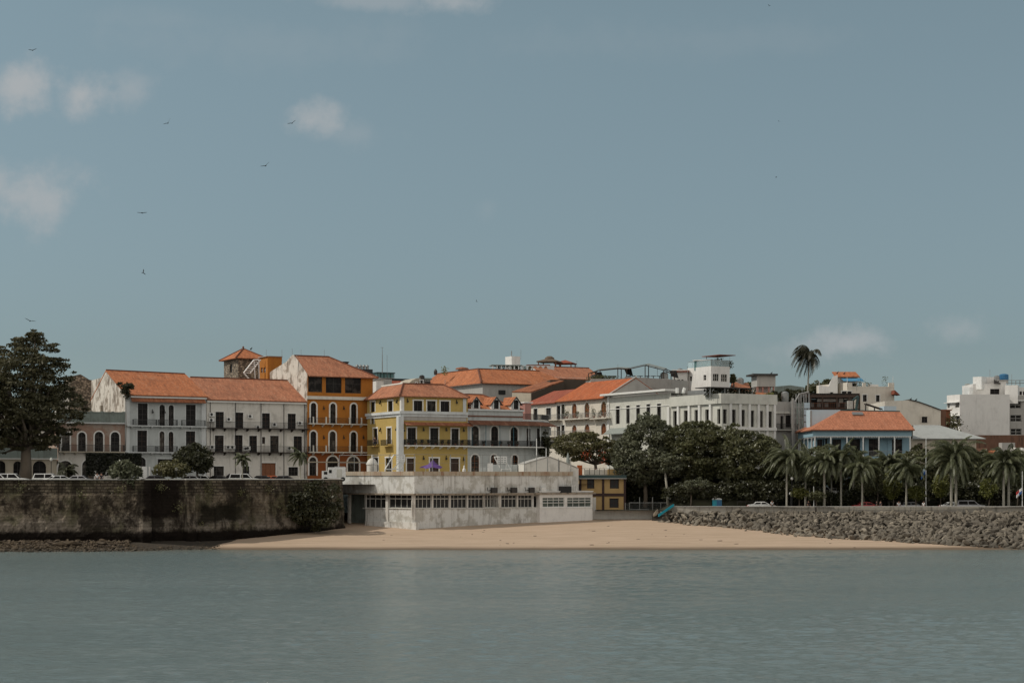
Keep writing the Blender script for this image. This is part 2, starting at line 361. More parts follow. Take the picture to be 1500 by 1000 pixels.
# added fill: unseen bright cloud behind the viewpoint, lifts the shaded facades
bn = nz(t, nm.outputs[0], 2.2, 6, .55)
bk_ = math_('MULTIPLY', ramp(t, sz_.outputs[1], -.05, -.45), ramp(t, bn, .35, .5, .45, 1)); cl = mix(t, bk_, cl, BACK_FILL)
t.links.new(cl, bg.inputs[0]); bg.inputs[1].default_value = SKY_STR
L = bpy.data.lights.new('sun', 'SUN'); L.energy = SUN_STR; L.angle = R(.5); L.color = (1, .93, .82)
lo = bpy.data.objects.new('sun', L); C.objects.link(lo); lo.rotation_euler = sd.to_track_quat('Z', 'Y').to_euler()
cam = bpy.data.cameras.new('camera'); co = bpy.data.objects.new('camera', cam); C.objects.link(co); bpy.context.scene.camera = co
cam.sensor_width = 36; cam.lens = 36*F/1500; cam.shift_y = (HY-500)/1500; cam.clip_end = 8000; cam.clip_start = 1
co.location = (0, 0, H); co.rotation_euler = (R(90), 0, 0)
sc = bpy.context.scene; sc.view_settings.view_transform = 'Standard'; sc.view_settings.look = 'None'; sc.view_settings.exposure = EXPO; sc.view_settings.gamma = 1
sc.render.resolution_x = 1024; sc.render.resolution_y = 682

# ------------------------------------------------------------------ water, sand, ground
def water_mat():
    m, t, b, o = nt('sea_water')
    v1 = coords(t, (.5, 1, 1)); f1 = nz(t, v1, 1.6, 6, .7); f2 = nz(t, coords(t, (.22, .9, 1)), .16, 4, .6); f3 = nz(t, coords(t, (.25, 1, 1)), .03, 3)
    c = mix(t, ramp(t, f3, .35, .65), (.145, .188, .186), (.172, .215, .212)); c = mix(t, ramp(t, f2, .4, .65, 0, .3), c, (.178, .208, .196))
    sx = N(t, 'ShaderNodeSeparateXYZ'); cc = N(t, 'ShaderNodeTexCoord'); t.links.new(cc.outputs['Object'], sx.inputs[0])
    c = mix(t, ramp(t, sx.outputs[1], 214, 228, 0, .5), c, (.13, .118, .085))
    t.links.new(c, b.inputs['Base Color']); b.inputs['Roughness'].default_value = .12; b.inputs['IOR'].default_value = 1.33
    ad = N(t, 'ShaderNodeMath', operation='MULTIPLY_ADD'); t.links.new(f2, ad.inputs[0]); ad.inputs[1].default_value = 1.6; t.links.new(f1, ad.inputs[2])
    bump(t, b, f1, 1.0, .25); return m
m = MB(); NR, NC = 380, 620; WY0, WY1 = 74.0, 233.0
for j in range(NR+1):
    Y = 1/(1/WY0+(1/WY1-1/WY0)*j/NR); fade = min(1, j/6, (NR-j)/10); hw = .32*Y+10
    for i in range(NC+1):
        x = -hw+2*hw*i/NC; fx = fade*min(1, i/8, (NC-i)/8)
        h = .062*noise.noise(Vector((x*.22, Y*.42, 0)))+.055*noise.noise(Vector((x*.6+Y*.1, Y*1.05, 7)))+.045*noise.noise(Vector((x*1.3, Y*2.1-x*.3, 13)))
        calm = .65+.6*noise.noise(Vector((x*.02, Y*.035, 21))); m.v.append((x, Y, h*fx*calm))
for j in range(NR):
    for i in range(NC):
        a = j*(NC+1)+i; m.f.append((a, a+1, a+NC+2, a+NC+1))
l0, r0_, l1, r1_ = m.v[0], m.v[NC], m.v[NR*(NC+1)], m.v[NR*(NC+1)+NC]
m.poly([(-2500,-600,0),(2500,-600,0),(2500,WY0,0),(-2500,WY0,0)]); m.poly([(-2500,WY0,0),l0,l1,(-2500,WY1,0)]); m.poly([r0_,(2500,WY0,0),(2500,WY1,0),r1_]); m.poly([(-2500,WY1,0),(2500,WY1,0),(2500,3500,0),(-2500,3500,0)])
tag(m.build('water', water_mat(), smooth=True), kind='structure')

def sand_mat():
    m, t, b, o = nt('beach_sand'); v = coords(t, (.25, 1, 1)); f = nz(t, v, .5, 6, .7); g = nz(t, coords(t), 2.2, 5, .75); gg = nz(t, coords(t, (.12, 1.2, 1)), .8, 4, .6)
    c = mix(t, ramp(t, f, .35, .65), (.40, .298, .212), (.47, .350, .258)); c = mix(t, ramp(t, g, .60, .72, 0, .6), c, (.22, .16, .11)); g3 = nz(t, coords(t, (.5, 1, 1)), .9, 6, .8); c = mix(t, ramp(t, g3, .40, .30, 0, .5), c, (.30, .225, .15))
    c = mix(t, ramp(t, gg, .58, .66, 0, .45), c, (.27, .20, .135))
    sx = N(t, 'ShaderNodeSeparateXYZ'); cc = N(t, 'ShaderNodeTexCoord'); t.links.new(cc.outputs['Object'], sx.inputs[0])
    ad = N(t, 'ShaderNodeMath', operation='MULTIPLY_ADD'); t.links.new(f, ad.inputs[0]); ad.inputs[1].default_value = -.35; t.links.new(sx.outputs[2], ad.inputs[2])
    c = mix(t, ramp(t, ad.outputs[0], .14, -.08), c, (.15, .11, .075))
    t.links.new(c, b.inputs['Base Color']); b.inputs['Roughness'].default_value = .9; b.inputs['Specular IOR Level'].default_value = .15
    bump(t, b, g, .4, .06); return m
def lerp_tab(tab, x):
    if x <= tab[0][0]: return tab[0][1]
    for (a, b), (c, d) in zip(tab, tab[1:]):
        if x <= c: return b+(d-b)*(x-a)/(c-a)
    return tab[-1][1]
def sand_z(x, y):
    y0 = lerp_tab([(-60,232),(-44,230),(-38,227),(-20,226.4),(0,226.2),(20,226.4),(40,226.8),(62,227.0),(69,228),(78,230)], x)
    z = (y-y0)*.065
    if z > 2.2: z = 2.2+(z-2.2)*.8
    return z+.05*noise.noise(Vector((x*.12, y*.25, 0)))+.02*noise.noise(Vector((x*.6, y*.9, 3)))
m = MB(); NX, NY = 200, 90
for j in range(NY+1):
    for i in range(NX+1):
        x = -62+150*i/NX; y = 212+76*j/NY; m.v.append((x, y, sand_z(x, y)))
for j in range(NY):
    for i in range(NX):
        a = j*(NX+1)+i; m.f.append((a, a+1, a+NX+2, a+NX+1))
tag(m.build('beach', sand_mat(), smooth=True), kind='structure')

def ground_mat(name, c0, c1, c2):
    m, t, b, o = nt(name); f = nz(t, coords(t), .15, 5); g = nz(t, coords(t), 1.5, 4)
    c = mix(t, ramp(t, f, .4, .6), c0, c1); c = mix(t, ramp(t, g, .55, .7, 0, .4), c, c2); t.links.new(c, b.inputs['Base Color']); b.inputs['Roughness'].default_value = .95
    return m
# town ground: plateau edge follows the sea wall, the restaurant and the park
SW = [(-420,233),(-70,233),(208,233),(284,236.5),(330,240),(400,246.5),(460,252.5),(500,258)]      # sea wall line (px, Y)
edge = [(px_x(p, Y), Y+.8) for p, Y in SW]+[(-17,262),(13,279),(13.5,300)]
low = 8.55
m = MB(); back = 1500
pts = [(x, y) for x, y in edge]
for (x0, y0), (x1, y1) in zip(pts, pts[1:]):
    if x1-x0 > .6: m.poly([(x0, y0, low), (x1, y1, low), (x1, back, low), (x0, back, low)])
m.poly([(-1500, 233.8, low), (pts[0][0], 233.8, low), (pts[0][0], back, low), (-1500, back, low)])
tag(m.build('street', ground_mat('street_paving', (.12,.115,.105), (.16,.15,.135), (.09,.085,.08))), kind='structure')
def park_z(x, y):
    a = 288 if x < 26 else 272
    def ss(p, q): k = min(1, max(0, (y-p)/(q-p))); return k*k*(3-2*k)
    return 4.35+2.1*ss(a, a+1.2)+2.1*ss(a+11.5, a+15)
m = MB(); YL = [0, .02, .05]+[.08+.92*k/40 for k in range(41)]; NX, NY = 60, 43; ya = [271.5, 272.2, 272.8, 273.3, 278, 282.5, 283.5, 284.7, 286, 287.2, 288, 288.6, 289.3, 295, 299.5, 301, 303, 306, 320, 350, 400, 500, 700, 1000, 1500]
for j in range(NY+1):
    for i in range(NX+1):
        fx = i/NX; fy = j/NY; x = 13.4+fx*fx*(900)+fx*100; y0 = (270-(x-25.4)*.4045 if x > 25.4 else 274.6) if x < 90 else 243.9
        y = y0+.4+(271-y0)*j/19 if j < 19 else ya[j-19]; m.v.append((x, y, park_z(x, y)))
for j in range(NY):
    for i in range(NX):
        a = j*(NX+1)+i; m.f.append((a, a+1, a+NX+2, a+NX+1))
tag(m.build('park_ground', ground_mat('park_grass', (.022,.024,.012), (.04,.04,.02), (.05,.042,.03)), smooth=True), kind='structure')

# ------------------------------------------------------------------ left sea wall
def seawall_mat():
    m, t, b, o = nt('old_sea_wall'); v = coords(t)
    big = nz(t, coords(t, (1, 1, .8)), .16, 7, .72); st = nz(t, coords(t, (.9, .9, .10)), .7, 7, .68); fi = nz(t, v, 1.6, 7, .75); md = nz(t, coords(t, (1, 1, 1.3)), .45, 6, .7); g2 = nz(t, coords(t, (1, 1, 1.1)), .28, 5, .6)
    br = N(t, 'ShaderNodeTexBrick'); mp = N(t, 'ShaderNodeMapping'); mp.inputs['Rotation'].default_value = (R(90), 0, 0); cc = N(t, 'ShaderNodeTexCoord')
    t.links.new(cc.outputs['Object'], mp.inputs[0]); t.links.new(mp.outputs[0], br.inputs['Vector']); br.inputs['Scale'].default_value = 1; br.inputs['Brick Width'].default_value = .95; br.inputs['Row Height'].default_value = .42; br.inputs['Mortar Size'].default_value = .04
    br.inputs['Color1'].default_value = (.3,.3,.3,1); br.inputs['Color2'].default_value = (1,1,1,1)
    sx = N(t, 'ShaderNodeSeparateXYZ'); t.links.new(cc.outputs['Object'], sx.inputs[0])
    def mth(op, a, b_=None, c_=None):
        n = N(t, 'ShaderNodeMath', operation=op)
        for i, v in enumerate((a, b_, c_)):
            if isinstance(v, bpy.types.NodeSocket): t.links.new(v, n.inputs[i])
            elif v is not None: n.inputs[i].default_value = v
        return n.outputs[0]
    wz = mth('MULTIPLY_ADD', md, 3.0, sx.outputs[2]); wx = mth('MULTIPLY_ADD', md, 2.2, sx.outputs[0])
    c = mix(t, ramp(t, md, .38, .62), (.085, .066, .047), (.20, .162, .118))
    c = mix(t, ramp(t, fi, .5, .66, 0, .6), c, (.30, .26, .20)); c = mix(t, ramp(t, fi, .5, .36, 0, .6), c, (.04, .032, .024))
    c = mix(t, ramp(t, wz, 6.4, 4.9, 0, .75), c, (.21, .18, .148)); c = mix(t, ramp(t, g2, .50, .60, 0, .6), c, (.075, .072, .036))
    up = ramp(t, wz, 8.6, 9.0)
    c = mix(t, mth('MULTIPLY', ramp(t, br.outputs['Color'], 0, 1, .8, 0), up), c, (.05, .04, .03))
    c = mix(t, mth('MULTIPLY', ramp(t, br.outputs['Fac'], 0, 1, 0, .7), up), c, (.02, .016, .012))
    c = mix(t, ramp(t, st, .53, .62, 0, .75), c, (.024, .018, .013)); c = mix(t, ramp(t, big, .50, .56, 0, .86), c, (.020, .015, .011))
    r1 = mth('MULTIPLY', mth('MULTIPLY', ramp(t, wx, -49.4, -48.6), ramp(t, wx, -44.2, -45.0)), ramp(t, wz, 4.8, 5.8, 0, .96)); c = mix(t, r1, c, (.012, .008, .006))
    r2 = mth('MULTIPLY', mth('MULTIPLY', ramp(t, wx, -42.6, -42.0), ramp(t, wx, -34, -38)), mth('MULTIPLY', ramp(t, wz, 4.4, 5.2), ramp(t, wz, 8.2, 7.0, 0, .92))); c = mix(t, r2, c, (.012, .010, .006))  # shade of a wall cavity painted into the colour, no hollow modelled
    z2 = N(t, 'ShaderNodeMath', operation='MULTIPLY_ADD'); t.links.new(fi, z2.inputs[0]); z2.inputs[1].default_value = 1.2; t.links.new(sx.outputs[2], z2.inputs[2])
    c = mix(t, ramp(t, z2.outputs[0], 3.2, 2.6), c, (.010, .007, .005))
    t.links.new(c, b.inputs['Base Color']); b.inputs['Roughness'].default_value = .95; b.inputs['Specular IOR Level'].default_value = .15
    ad = N(t, 'ShaderNodeMath', operation='MULTIPLY_ADD'); t.links.new(br.outputs['Fac'], ad.inputs[0]); ad.inputs[1].default_value = -.5; t.links.new(fi, ad.inputs[2])
    bump(t, b, ad.outputs[0], 1.0, .25); return m
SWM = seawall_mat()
# resample the line, add relief steps (buttresses at px 208..218 and 270..286)
def swY(px): return lerp_tab(SW, px)
def relief(px): 
    r = 0
    if px < 207: r += .9
    if 207 <= px < 217: r += 1.4
    if 268 < px < 284: r += .8
    if 284 <= px: r += .35
    return r
m = MB(); cols = [(-420+i*2.0) for i in range(0, 461)]; NZ = 34; ztop = 9.28
rings = []
for px in cols:
    Y = swY(px); x = px_x(px, Y); dirn = (Vector((px_x(px+2, swY(px+2)), swY(px+2)))-Vector((px_x(px-2, swY(px-2)), swY(px-2)))).normalized()
    nx, ny = dirn.y, -dirn.x; col = []
    for j in range(NZ+1):
        z = -1.2+(ztop+1.2)*j/NZ; k = 1-(z+1.2)/(ztop+1.2)
        d = relief(px)+k*.9
        if z < 1.6: d -= .5*(1.6-z)/1.6                         # undercut foot
        if 284 < px < 340 and z < 4.2: d += .7*(1-(px-284)/56)*(1-z/4.2)
        if z < 8.3: d += .30*noise.noise(Vector((px*.05, z*.5, 1)))+.16*noise.noise(Vector((px*.16, z*1.3, 4)))+.08*noise.noise(Vector((px*.5, z*3, 9)))
        if px < 200 and z > 7.35: d -= .35
        col.append(len(m.v)); m.v.append((x+nx*d, Y+ny*d, z))
    m.v.append((x-nx*.5, Y-ny*.5, ztop)); col.append(len(m.v)-1); m.v.append((x-nx*.5, Y-ny*.5, low-.3)); col.append(len(m.v)-1)
    rings.append(col)
for a, b in zip(rings, rings[1:]):
    for j in range(len(a)-1): m.f.append((a[j], b[j], b[j+1], a[j+1]))
sw = thing('sea_wall', 'tall blackened stone sea wall with stains along the left shore', 'sea wall')
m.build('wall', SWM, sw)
m = MB()
for a, b in zip(cols, cols[1:]):
    if a < 196: h0, dd = .07, .62
    else: h0, dd = .12, 1.1
    pa, pb = Vector((px_x(a, swY(a)), swY(a), 0)), Vector((px_x(b, swY(b)), swY(b), 0)); d = (pb-pa).normalized(); n_ = Vector((d.y, -d.x, 0))
    ra, rb = relief(a)+.06, relief(b)+.06
    if abs(ra-rb) > .1: rb = ra
    m.hexa([pa+n_*ra+Vector((0,0,ztop+.003)), pb+n_*rb+Vector((0,0,ztop+.003)), pb-n_*.55+Vector((0,0,ztop+.003)), pa-n_*.55+Vector((0,0,ztop+.003)),
            pa+n_*ra+Vector((0,0,ztop+h0)), pb+n_*rb+Vector((0,0,ztop+h0)), pb-n_*.55+Vector((0,0,ztop+h0)), pa-n_*.55+Vector((0,0,ztop+h0))])
m.build('coping', K['capw'], sw)

# ------------------------------------------------------------------ rocks
def rock_mesh(seed, lvl=1, sx=1, sy=.8, sz=.65):
    import bmesh
    r = random.Random(seed); bm = bmesh.new(); bmesh.ops.create_icosphere(bm, subdivisions=lvl+1, radius=1)
    pl = [(Vector((r.gauss(0,1), r.gauss(0,1), r.gauss(0,1))).normalized(), r.uniform(.30, .72)) for _ in range(12)]
    for v in bm.verts:
        for n_, d in pl:
            e = v.co.dot(n_)-d
            if e > 0: v.co -= n_*e
        v.co *= 1+.12*noise.noise(v.co*1.7+Vector((seed*3.1, 0, 0)))
        v.co = Vector((v.co.x*sx*r.uniform(.97,1.03), v.co.y*sy, v.co.z*sz))
    vs = [tuple(v.co) for v in bm.verts]; fs = [tuple(x.index for x in f.verts) for f in bm.faces]; bm.free(); return vs, fs
def rock_mat(name, c0, c1, wet=1.2):
    m, t, b, o = nt(name); oi = N(t, 'ShaderNodeObjectInfo'); g = N(t, 'ShaderNodeNewGeometry')
    sx = N(t, 'ShaderNodeSeparateXYZ'); t.links.new(g.outputs['Position'], sx.inputs[0])
    vo = N(t, 'ShaderNodeTexNoise'); vo.inputs['Scale'].default_value = .55; vo.inputs['Detail'].default_value = 6; t.links.new(g.outputs['Position'], vo.inputs['Vector'])
    fi = nz(t, g.outputs['Position'], 3.5, 5, .7)
    c = mix(t, ramp(t, vo.outputs['Fac'], .35, .65), c0, c1); c = mix(t, ramp(t, g.outputs['Random Per Island'], 0, 1, 0, .55), c, tuple(x*.42 for x in c0))
    c = mix(t, ramp(t, fi, .55, .7, 0, .45), c, tuple(x*.45 for x in c0)); c = mix(t, ramp(t, sx.outputs[2], wet, wet*.2, 0, .6), c, (.05, .045, .035))
    t.links.new(c, b.inputs['Base Color']); b.inputs['Roughness'].default_value = .92; bump(t, b, fi, .6, .12); return m
RM = rock_mat('riprap_stone', (.12,.102,.08), (.30,.258,.20)); variants = []
for i in range(8):
    vs, fs = rock_mesh(i+1, 1, 1.15, rnd.uniform(.7, .95), rnd.uniform(.5, .75)); variants.append((vs, fs))
RW0, RW1 = (985, 270.0), (1640, 245.0)
def rwY(px): return RW0[1]+(RW1[1]-RW0[1])*(px-RW0[0])/(RW1[0]-RW0[0])
def top_z(px): return px_z(741, rwY(px))
toe = [(960,270),(985,266),(1010,262),(1060,259),(1100,254),(1150,247),(1200,243),(1260,240),(1320,236.5),(1380,233.3),(1430,230.6),(1500,227.5),(1640,223)]
spots = []
px = 966.0
while px < 1600:
    Yt, Yb = rwY(px)-.5, lerp_tab(toe, px); ln = max(1.0, Yt-Yb); n_ = max(1, int(ln/.78))
    for k in range(n_+1):
        f = (k+rnd.uniform(-.25, .25))/max(1, n_); f = min(1, max(0, f)); q = px+rnd.uniform(-5, 5); Y = Yb+(Yt-Yb)*f; x = px_x(q, Y)
        zt = top_z(q)-1.05; zb = max(-.1, sand_z(x, Yb))-.05; z = zb+(zt-zb)*(f**.85)
        spots.append((x, Y, z+.05, (rnd.uniform(.32, .78) if rnd.random() < .85 else rnd.uniform(.78, 1.05))*(1.06 if f < .5 else .95)))
    px += 6.8
spots += [(px_x(q, Y), Y, sand_z(px_x(q, Y), Y)+.1, r) for q, Y, r in ((1092,252.5,.35),(1075,256,.3),(1165,244,.4),(1218,240.5,.3))]
inview = lambda s: -1 < (s[0]/s[1]*F+750) < 1500
spots.sort(key=lambda s: -(s[3]/s[1] if inview(s) else -1))
base_me = []
for i, (vs, fs) in enumerate(variants):
    me = bpy.data.meshes.new('boulder'); me.from_pydata(vs, [], fs); me.materials.append(RM); base_me.append(me)
def rot(v, a, b, c):
    from mathutils import Euler
    return Euler((a, b, c)).to_matrix() @ Vector(v)
nI = 0; rest = MB()
for (x, y, z, r) in spots:
    a = (rnd.uniform(-.95,.95), rnd.uniform(-.95,.95), rnd.uniform(0,6.28)); q = rnd.uniform(.85, 1.2)
    k = rnd.randrange(8)
    if nI < 298:
        o = bpy.data.objects.new('boulder', base_me[k]); C.objects.link(o); o.location = (x, y, z); o.rotation_euler = a; o.scale = (r*q, r, r)
        tag(o, 'rough grey brown boulder in the rock bank below the promenade wall', 'boulder', 'boulders of the rock bank'); nI += 1
    else:
        vs, fs = variants[k]; b = len(rest.v)
        for v in vs:
            p = rot((v[0]*r*q, v[1]*r, v[2]*r), *a); rest.v.append((p.x+x, p.y+y, p.z+z))
        for f in fs: rest.f.append(tuple(b+i for i in f))
tag(rest.build('boulders', RM), 'smaller grey brown boulders filling the rock bank', 'boulders', 'boulders of the rock bank', 'stuff')
m = MB()
pts = list(range(955, 1641, 15))
for a, b in zip(pts, pts[1:]):
    Ya, Yb_ = lerp_tab(toe, a)+.5, lerp_tab(toe, b)+.5
    za, zb = max(-.3, sand_z(px_x(a, Ya), Ya))-.5, max(-.3, sand_z(px_x(b, Yb_), Yb_))-.5
    Ta, Tb = rwY(a)-.2, rwY(b)-.2
    m.poly([(px_x(a, Ya), Ya, za), (px_x(b, Yb_), Yb_, zb), (px_x(b, Tb), Tb, top_z(b)-1.3), (px_x(a, Ta), Ta, top_z(a)-1.3)])
tag(m.build('bank', plain('bank_earth', (.03,.026,.02), .95)), kind='structure')
# rubble foreshore below the left wall
RM2 = rock_mat('foreshore_stone', (.07,.05,.032), (.13,.095,.058), .4); m = MB()
for i in range(2600):
    q = rnd.uniform(-60, 345); Yn = lerp_tab([(-60,219),(60,219.5),(180,221),(240,224),(345,229)], q); Yf = swY(q)+(-1.8 if q < 217 else -.8)
    f = rnd.random()**1.0; Y = Yn+(Yf-Yn)*f; r = rnd.uniform(.12, .34)*(1.5 if rnd.random() < .12 else 1)
    if q > 200: r *= .7
    z = -.12+1.15*f*(1 if q < 190 else .6)+rnd.uniform(-.05,.1); vs, fs = variants[rnd.randrange(8)]; b = len(m.v); a = (rnd.uniform(-.4,.4), rnd.uniform(-.4,.4), rnd.uniform(0,6.28)); x = px_x(q, Y)
    for v in vs:
        p = rot((v[0]*r*1.3, v[1]*r, v[2]*r), *a); m.v.append((p.x+x, p.y+Y, p.z+z))
    for f_ in fs: m.f.append(tuple(b+k for k in f_))
tag(m.build('rubble', RM2), 'brown stones scattered along the foot of the sea wall', 'rubble', None, 'stuff')
m = MB()
qs = list(range(-420, 350, 15))
for a, b in zip(qs, qs[1:]):
    ya, yb = lerp_tab([(-60,218.5),(60,219),(180,220.5),(240,224),(345,229)], a), lerp_tab([(-60,218.5),(60,219),(180,220.5),(240,224),(345,229)], b)
    m.poly([(px_x(a,ya),ya,-.25),(px_x(b,yb),yb,-.25),(px_x(b,swY(b)),swY(b),.95),(px_x(a,swY(a)),swY(a),.95)])
tag(m.build('foreshore', plain('foreshore_mud', (.04,.03,.02), .9)), kind='structure')
for i, (q, Y, r, lb) in enumerate(((108,226,1.0,'large rounded dark rock on the rubble shore below the sea wall'),(150,225,.7,'flat broken rock slab on the rubble shore right of the rounded rock'),(88,225,.8,'dark angular rock on the rubble shore left of the large rounded rock'))):
    o = bpy.data.objects.new('shore_rock', base_me[i].copy()); o.data.materials.clear(); o.data.materials.append(RM2); C.objects.link(o); o.location = (px_x(q,Y), Y, .85); o.scale = (r*1.4, r, r*.8); tag(o, lb, 'rock')
# promenade wall on the right
pw = thing('promenade_wall', 'low weathered concrete wall along the top of the rock bank', 'wall')
m = MB(); q = 985.0
while q < 1640:
    b = min(q+27, 1640); pa, pb = Vector((px_x(q, rwY(q)), rwY(q), 0)), Vector((px_x(b-.25, rwY(b-.25)), rwY(b-.25), 0)); za, zb = top_z(q), top_z(b); n_ = Vector((.0, 1, 0))
    m.hexa([pa+Vector((0,0,za-1.6)), pb+Vector((0,0,zb-1.6)), pb+n_*.4+Vector((0,0,zb-1.6)), pa+n_*.4+Vector((0,0,za-1.6)), pa+Vector((0,0,za-.1)), pb+Vector((0,0,zb-.1)), pb+n_*.4+Vector((0,0,zb-.1)), pa+n_*.4+Vector((0,0,za-.1))])
    q += 27
m.build('wall', K['conc'], pw); m = MB()
pa, pb = Vector((px_x(985, rwY(985)), rwY(985)-.06, 0)), Vector((px_x(1640, rwY(1640)), rwY(1640)-.06, 0))
m.hexa([pa+Vector((0,0,top_z(985)-.097)), pb+Vector((0,0,top_z(1640)-.097)), pb+Vector((0,.5,top_z(1640)-.097)), pa+Vector((0,.5,top_z(985)-.097)), pa+Vector((0,0,top_z(985))), pb+Vector((0,0,top_z(1640))), pb+Vector((0,.5,top_z(1640))), pa+Vector((0,.5,top_z(985)))])
m.build('coping', K['grey'], pw)
# ------------------------------------------------------------------ buildings
C1=(0,590,7.692); C2=(100,500,4.545); C3=(270,500,4.545); C4=(380,500,4.545); C5=(520,520,5.556); C6=(660,520,5.556); C7=(760,500,5.556); C8=(880,500,5.0)
R1=(1040,500,5.0); R2=(1150,500,5.0); R3=(1300,520,5.0); R4=(480,640,6.25); R5=(700,640,6.25)
def back_walls(mb, fr, s0, s1, z0, z1, D, left=True, right=True, top=True):
    p = fr.pt
    mb.poly([p(s1,z0,-D), p(s0,z0,-D), p(s0,z1,-D), p(s1,z1,-D)])
    if left: mb.poly([p(s0,z0,-D), p(s0,z0,0), p(s0,z1,0), p(s0,z1,-D)])
    if right: mb.poly([p(s1,z0,0), p(s1,z0,-D), p(s1,z1,-D), p(s1,z1,0)])
    if top: mb.poly([p(s0,z1,0), p(s1,z1,0), p(s1,z1,-D), p(s0,z1,-D)])
def lantern(parent, fr, s, z):
    m = MB().fb(fr, s-.02, s+.02, z+.1, z+.45, .01, .25); m.fb(fr, s-.12, s+.12, z-.2, z+.12, .12, .36); m.build('lantern', K['iron'], parent)
def ac_unit(parent, fr, s, z, w=.85, h=.62, lbl=None):
    o = MB().fb(fr, s-w/2, s+w/2, z, z+h, .06, .42).build('air_conditioner', K['wpaint'], parent)
    m = MB(); c = fr.pt(s-.1, z+h/2, .43); n = 12
    m.poly([c+fr.u*(.24*math.cos(2*math.pi*i/n))+Vector((0,0,.24*math.sin(2*math.pi*i/n)))+fr.n*.002 for i in range(n)]); m.build('fan', K['black'], o)
    return o
def pipe(parent, fr, s, z0, z1): MB().tube([fr.pt(s, z0, .09), fr.pt(s, z1, .09)], .055, 5).build('drain_pipe', K['frame'], parent)
def plant_pot(x, y, z, lbl, grp, h=.9, leaf='leaf_dark', r=.35):
    t_ = thing('potted_plant', lbl, 'plant', grp, (x, y, z))
    MB().lathe((0,0,0), [(.14,0),(.22,.35),(.24,.36)], 8).build('pot', K['clayp'], t_)
    m = MB()
    for _ in range(70):
        a = rnd.uniform(0, 6.28); q = r*rnd.random()**.5; zz = .4+rnd.random()*h; leafq(m, Vector((q*math.cos(a), q*math.sin(a), zz)), .14, rnd)
    m.build('foliage', K[leaf], t_); return t_
def leafq(m, c, s, r, up=.5):
    n_ = Vector((r.gauss(0,1), r.gauss(0,1), r.gauss(0,1)+up)).normalized(); a = n_.orthogonal().normalized(); ang = r.uniform(0, 6.28)
    u = a*math.cos(ang)+n_.cross(a)*math.sin(ang); v = n_.cross(u); u = u*s*r.uniform(.7,1.3); v = v*s*.55
    b = len(m.v); m.v += [tuple(c-u), tuple(c+v), tuple(c+u), tuple(c-v)]; m.f.append((b, b+1, b+2, b+3))

ROW = Fr(183, 280, 28)
# --- B0 / B1 : far-left arcaded buildings
f0 = Fr(-190, 262, 28)      # behind the big tree
sA, sB = f0.s(-190), f0.s(-190)+22
b = thing('arcade_building', 'low cream arcaded building with grey green parapet behind the big left tree', 'building')
g = Fr(-120, 268, 20); s0, s1 = 0, g.s(83); zt = g.z(656, 60); zm = g.z(672.5, 60)
op = ops(g, C1, [(-320,650,-230,850,'a'),(-170,650,-80,850,'a'),(-45,650,62,850,'a'),(150,655,250,850,'a'),(370,650,520,850,'a')])
m = MB(); panel(m, g, s0, s1, low, zm, op, .5); back_walls(m, g, s0, s1, low, zm, 10); m.build('wall', K['cream'], b)
windows(b, g, op, K['frame'], K['pane'], K['cream'], 2, 2, depth=.4)
MB().fb(g, s0-.3, s1+.3, zm+.003, zm+.16, -.4, .45).build('cornice', K['trim'], b)
MB().fb(g, s0-.1, s1+.1, zm+.165, zt, -.35, .3).build('parapet', K['greenish'], b)
b = thing('rear_building', 'pale two storey building glimpsed through the crown of the big left tree', 'building')
g2 = Fr(-140, 281, 20); e1 = g2.s(88); op = ops(g2, C1, [(-300,340,-220,500),(-100,340,-30,500),(60,380,120,500),(180,330,240,500),(320,340,400,500),(480,340,540,500)])
m = MB(); zt = g2.z(606, 40); panel(m, g2, 0, e1, low, zt, op); back_walls(m, g2, 0, e1, low, zt, 9); m.build('wall', K['white2'], b); windows(b, g2, op, K['frame'], K['pane'], K['trim'])
g = Fr(183, 279.9, 24); sl = g.s(85); 
b = thing('arcade_house', 'two storey pink brick house with arched windows left of the pale blue house', 'building')
op = ops(g, C2, [(176,600,232,738,'a'),(283,602,340,738,'a')])+ops(g, C1, [(690,335,785,570),(880,330,965,570,'a'),(640,380,682,500)])
zm = g.z(620.5, 150); opg = ops(g, C1, [(650,650,820,860,'a'),(925,640,1060,860,'a')])+ops(g, C2, [(185,770,250,890,'a'),(285,770,345,890,'a')])
z1 = g.z(662, 150)
m = MB(); panel(m, g, sl, -.02, z1, zm, op, .35); back_walls(m, g, sl, -.02, low, zm, 12); m.build('wall', K['pinkbrick'], b)
m = MB(); panel(m, g, sl, -.02, low, z1-.003, opg, .5); m.build('arcade_wall', K['white2'], b)
windows(b, g, op, K['frame'], K['pane'], K['trim'], 2, 4, tw=.22); windows(b, g, opg, K['frame'], K['pane'], K['trim'], 2, 2, depth=.4, tw=.2)
MB().fb(g, sl-.2, -.05, zm+.003, zm+.22, -.5, .45).build('cornice', K['trimblue'], b)
zt = g.z(603, 150); m = MB(); m.fb(g, sl-.05, -.06, zm+.225, zt-.2, -.3, .12)
for k in range(7): q = sl+(-.4-sl)*k/6; m.fb(g, q-.02, q+.38, zm+.225, zt+.1, -.34, .17)
m.fb(g, sl-.1, -.06, zt-.197, zt, -.36, .2); m.build('parapet', K['greenish'], b)
balcony(b, g, sl+.1, -.2, z1+.1, 1.0, K['cream'], K['iron'], nb=6, h=1.05, sp=.14)
for q in (155, 232): MB().fb(g, g.s(cx(C2,q))-.2, g.s(cx(C2,q))+.2, zt, zt+1.1, -1.5, -1.1).build('chimney', K['ruin2'], b)
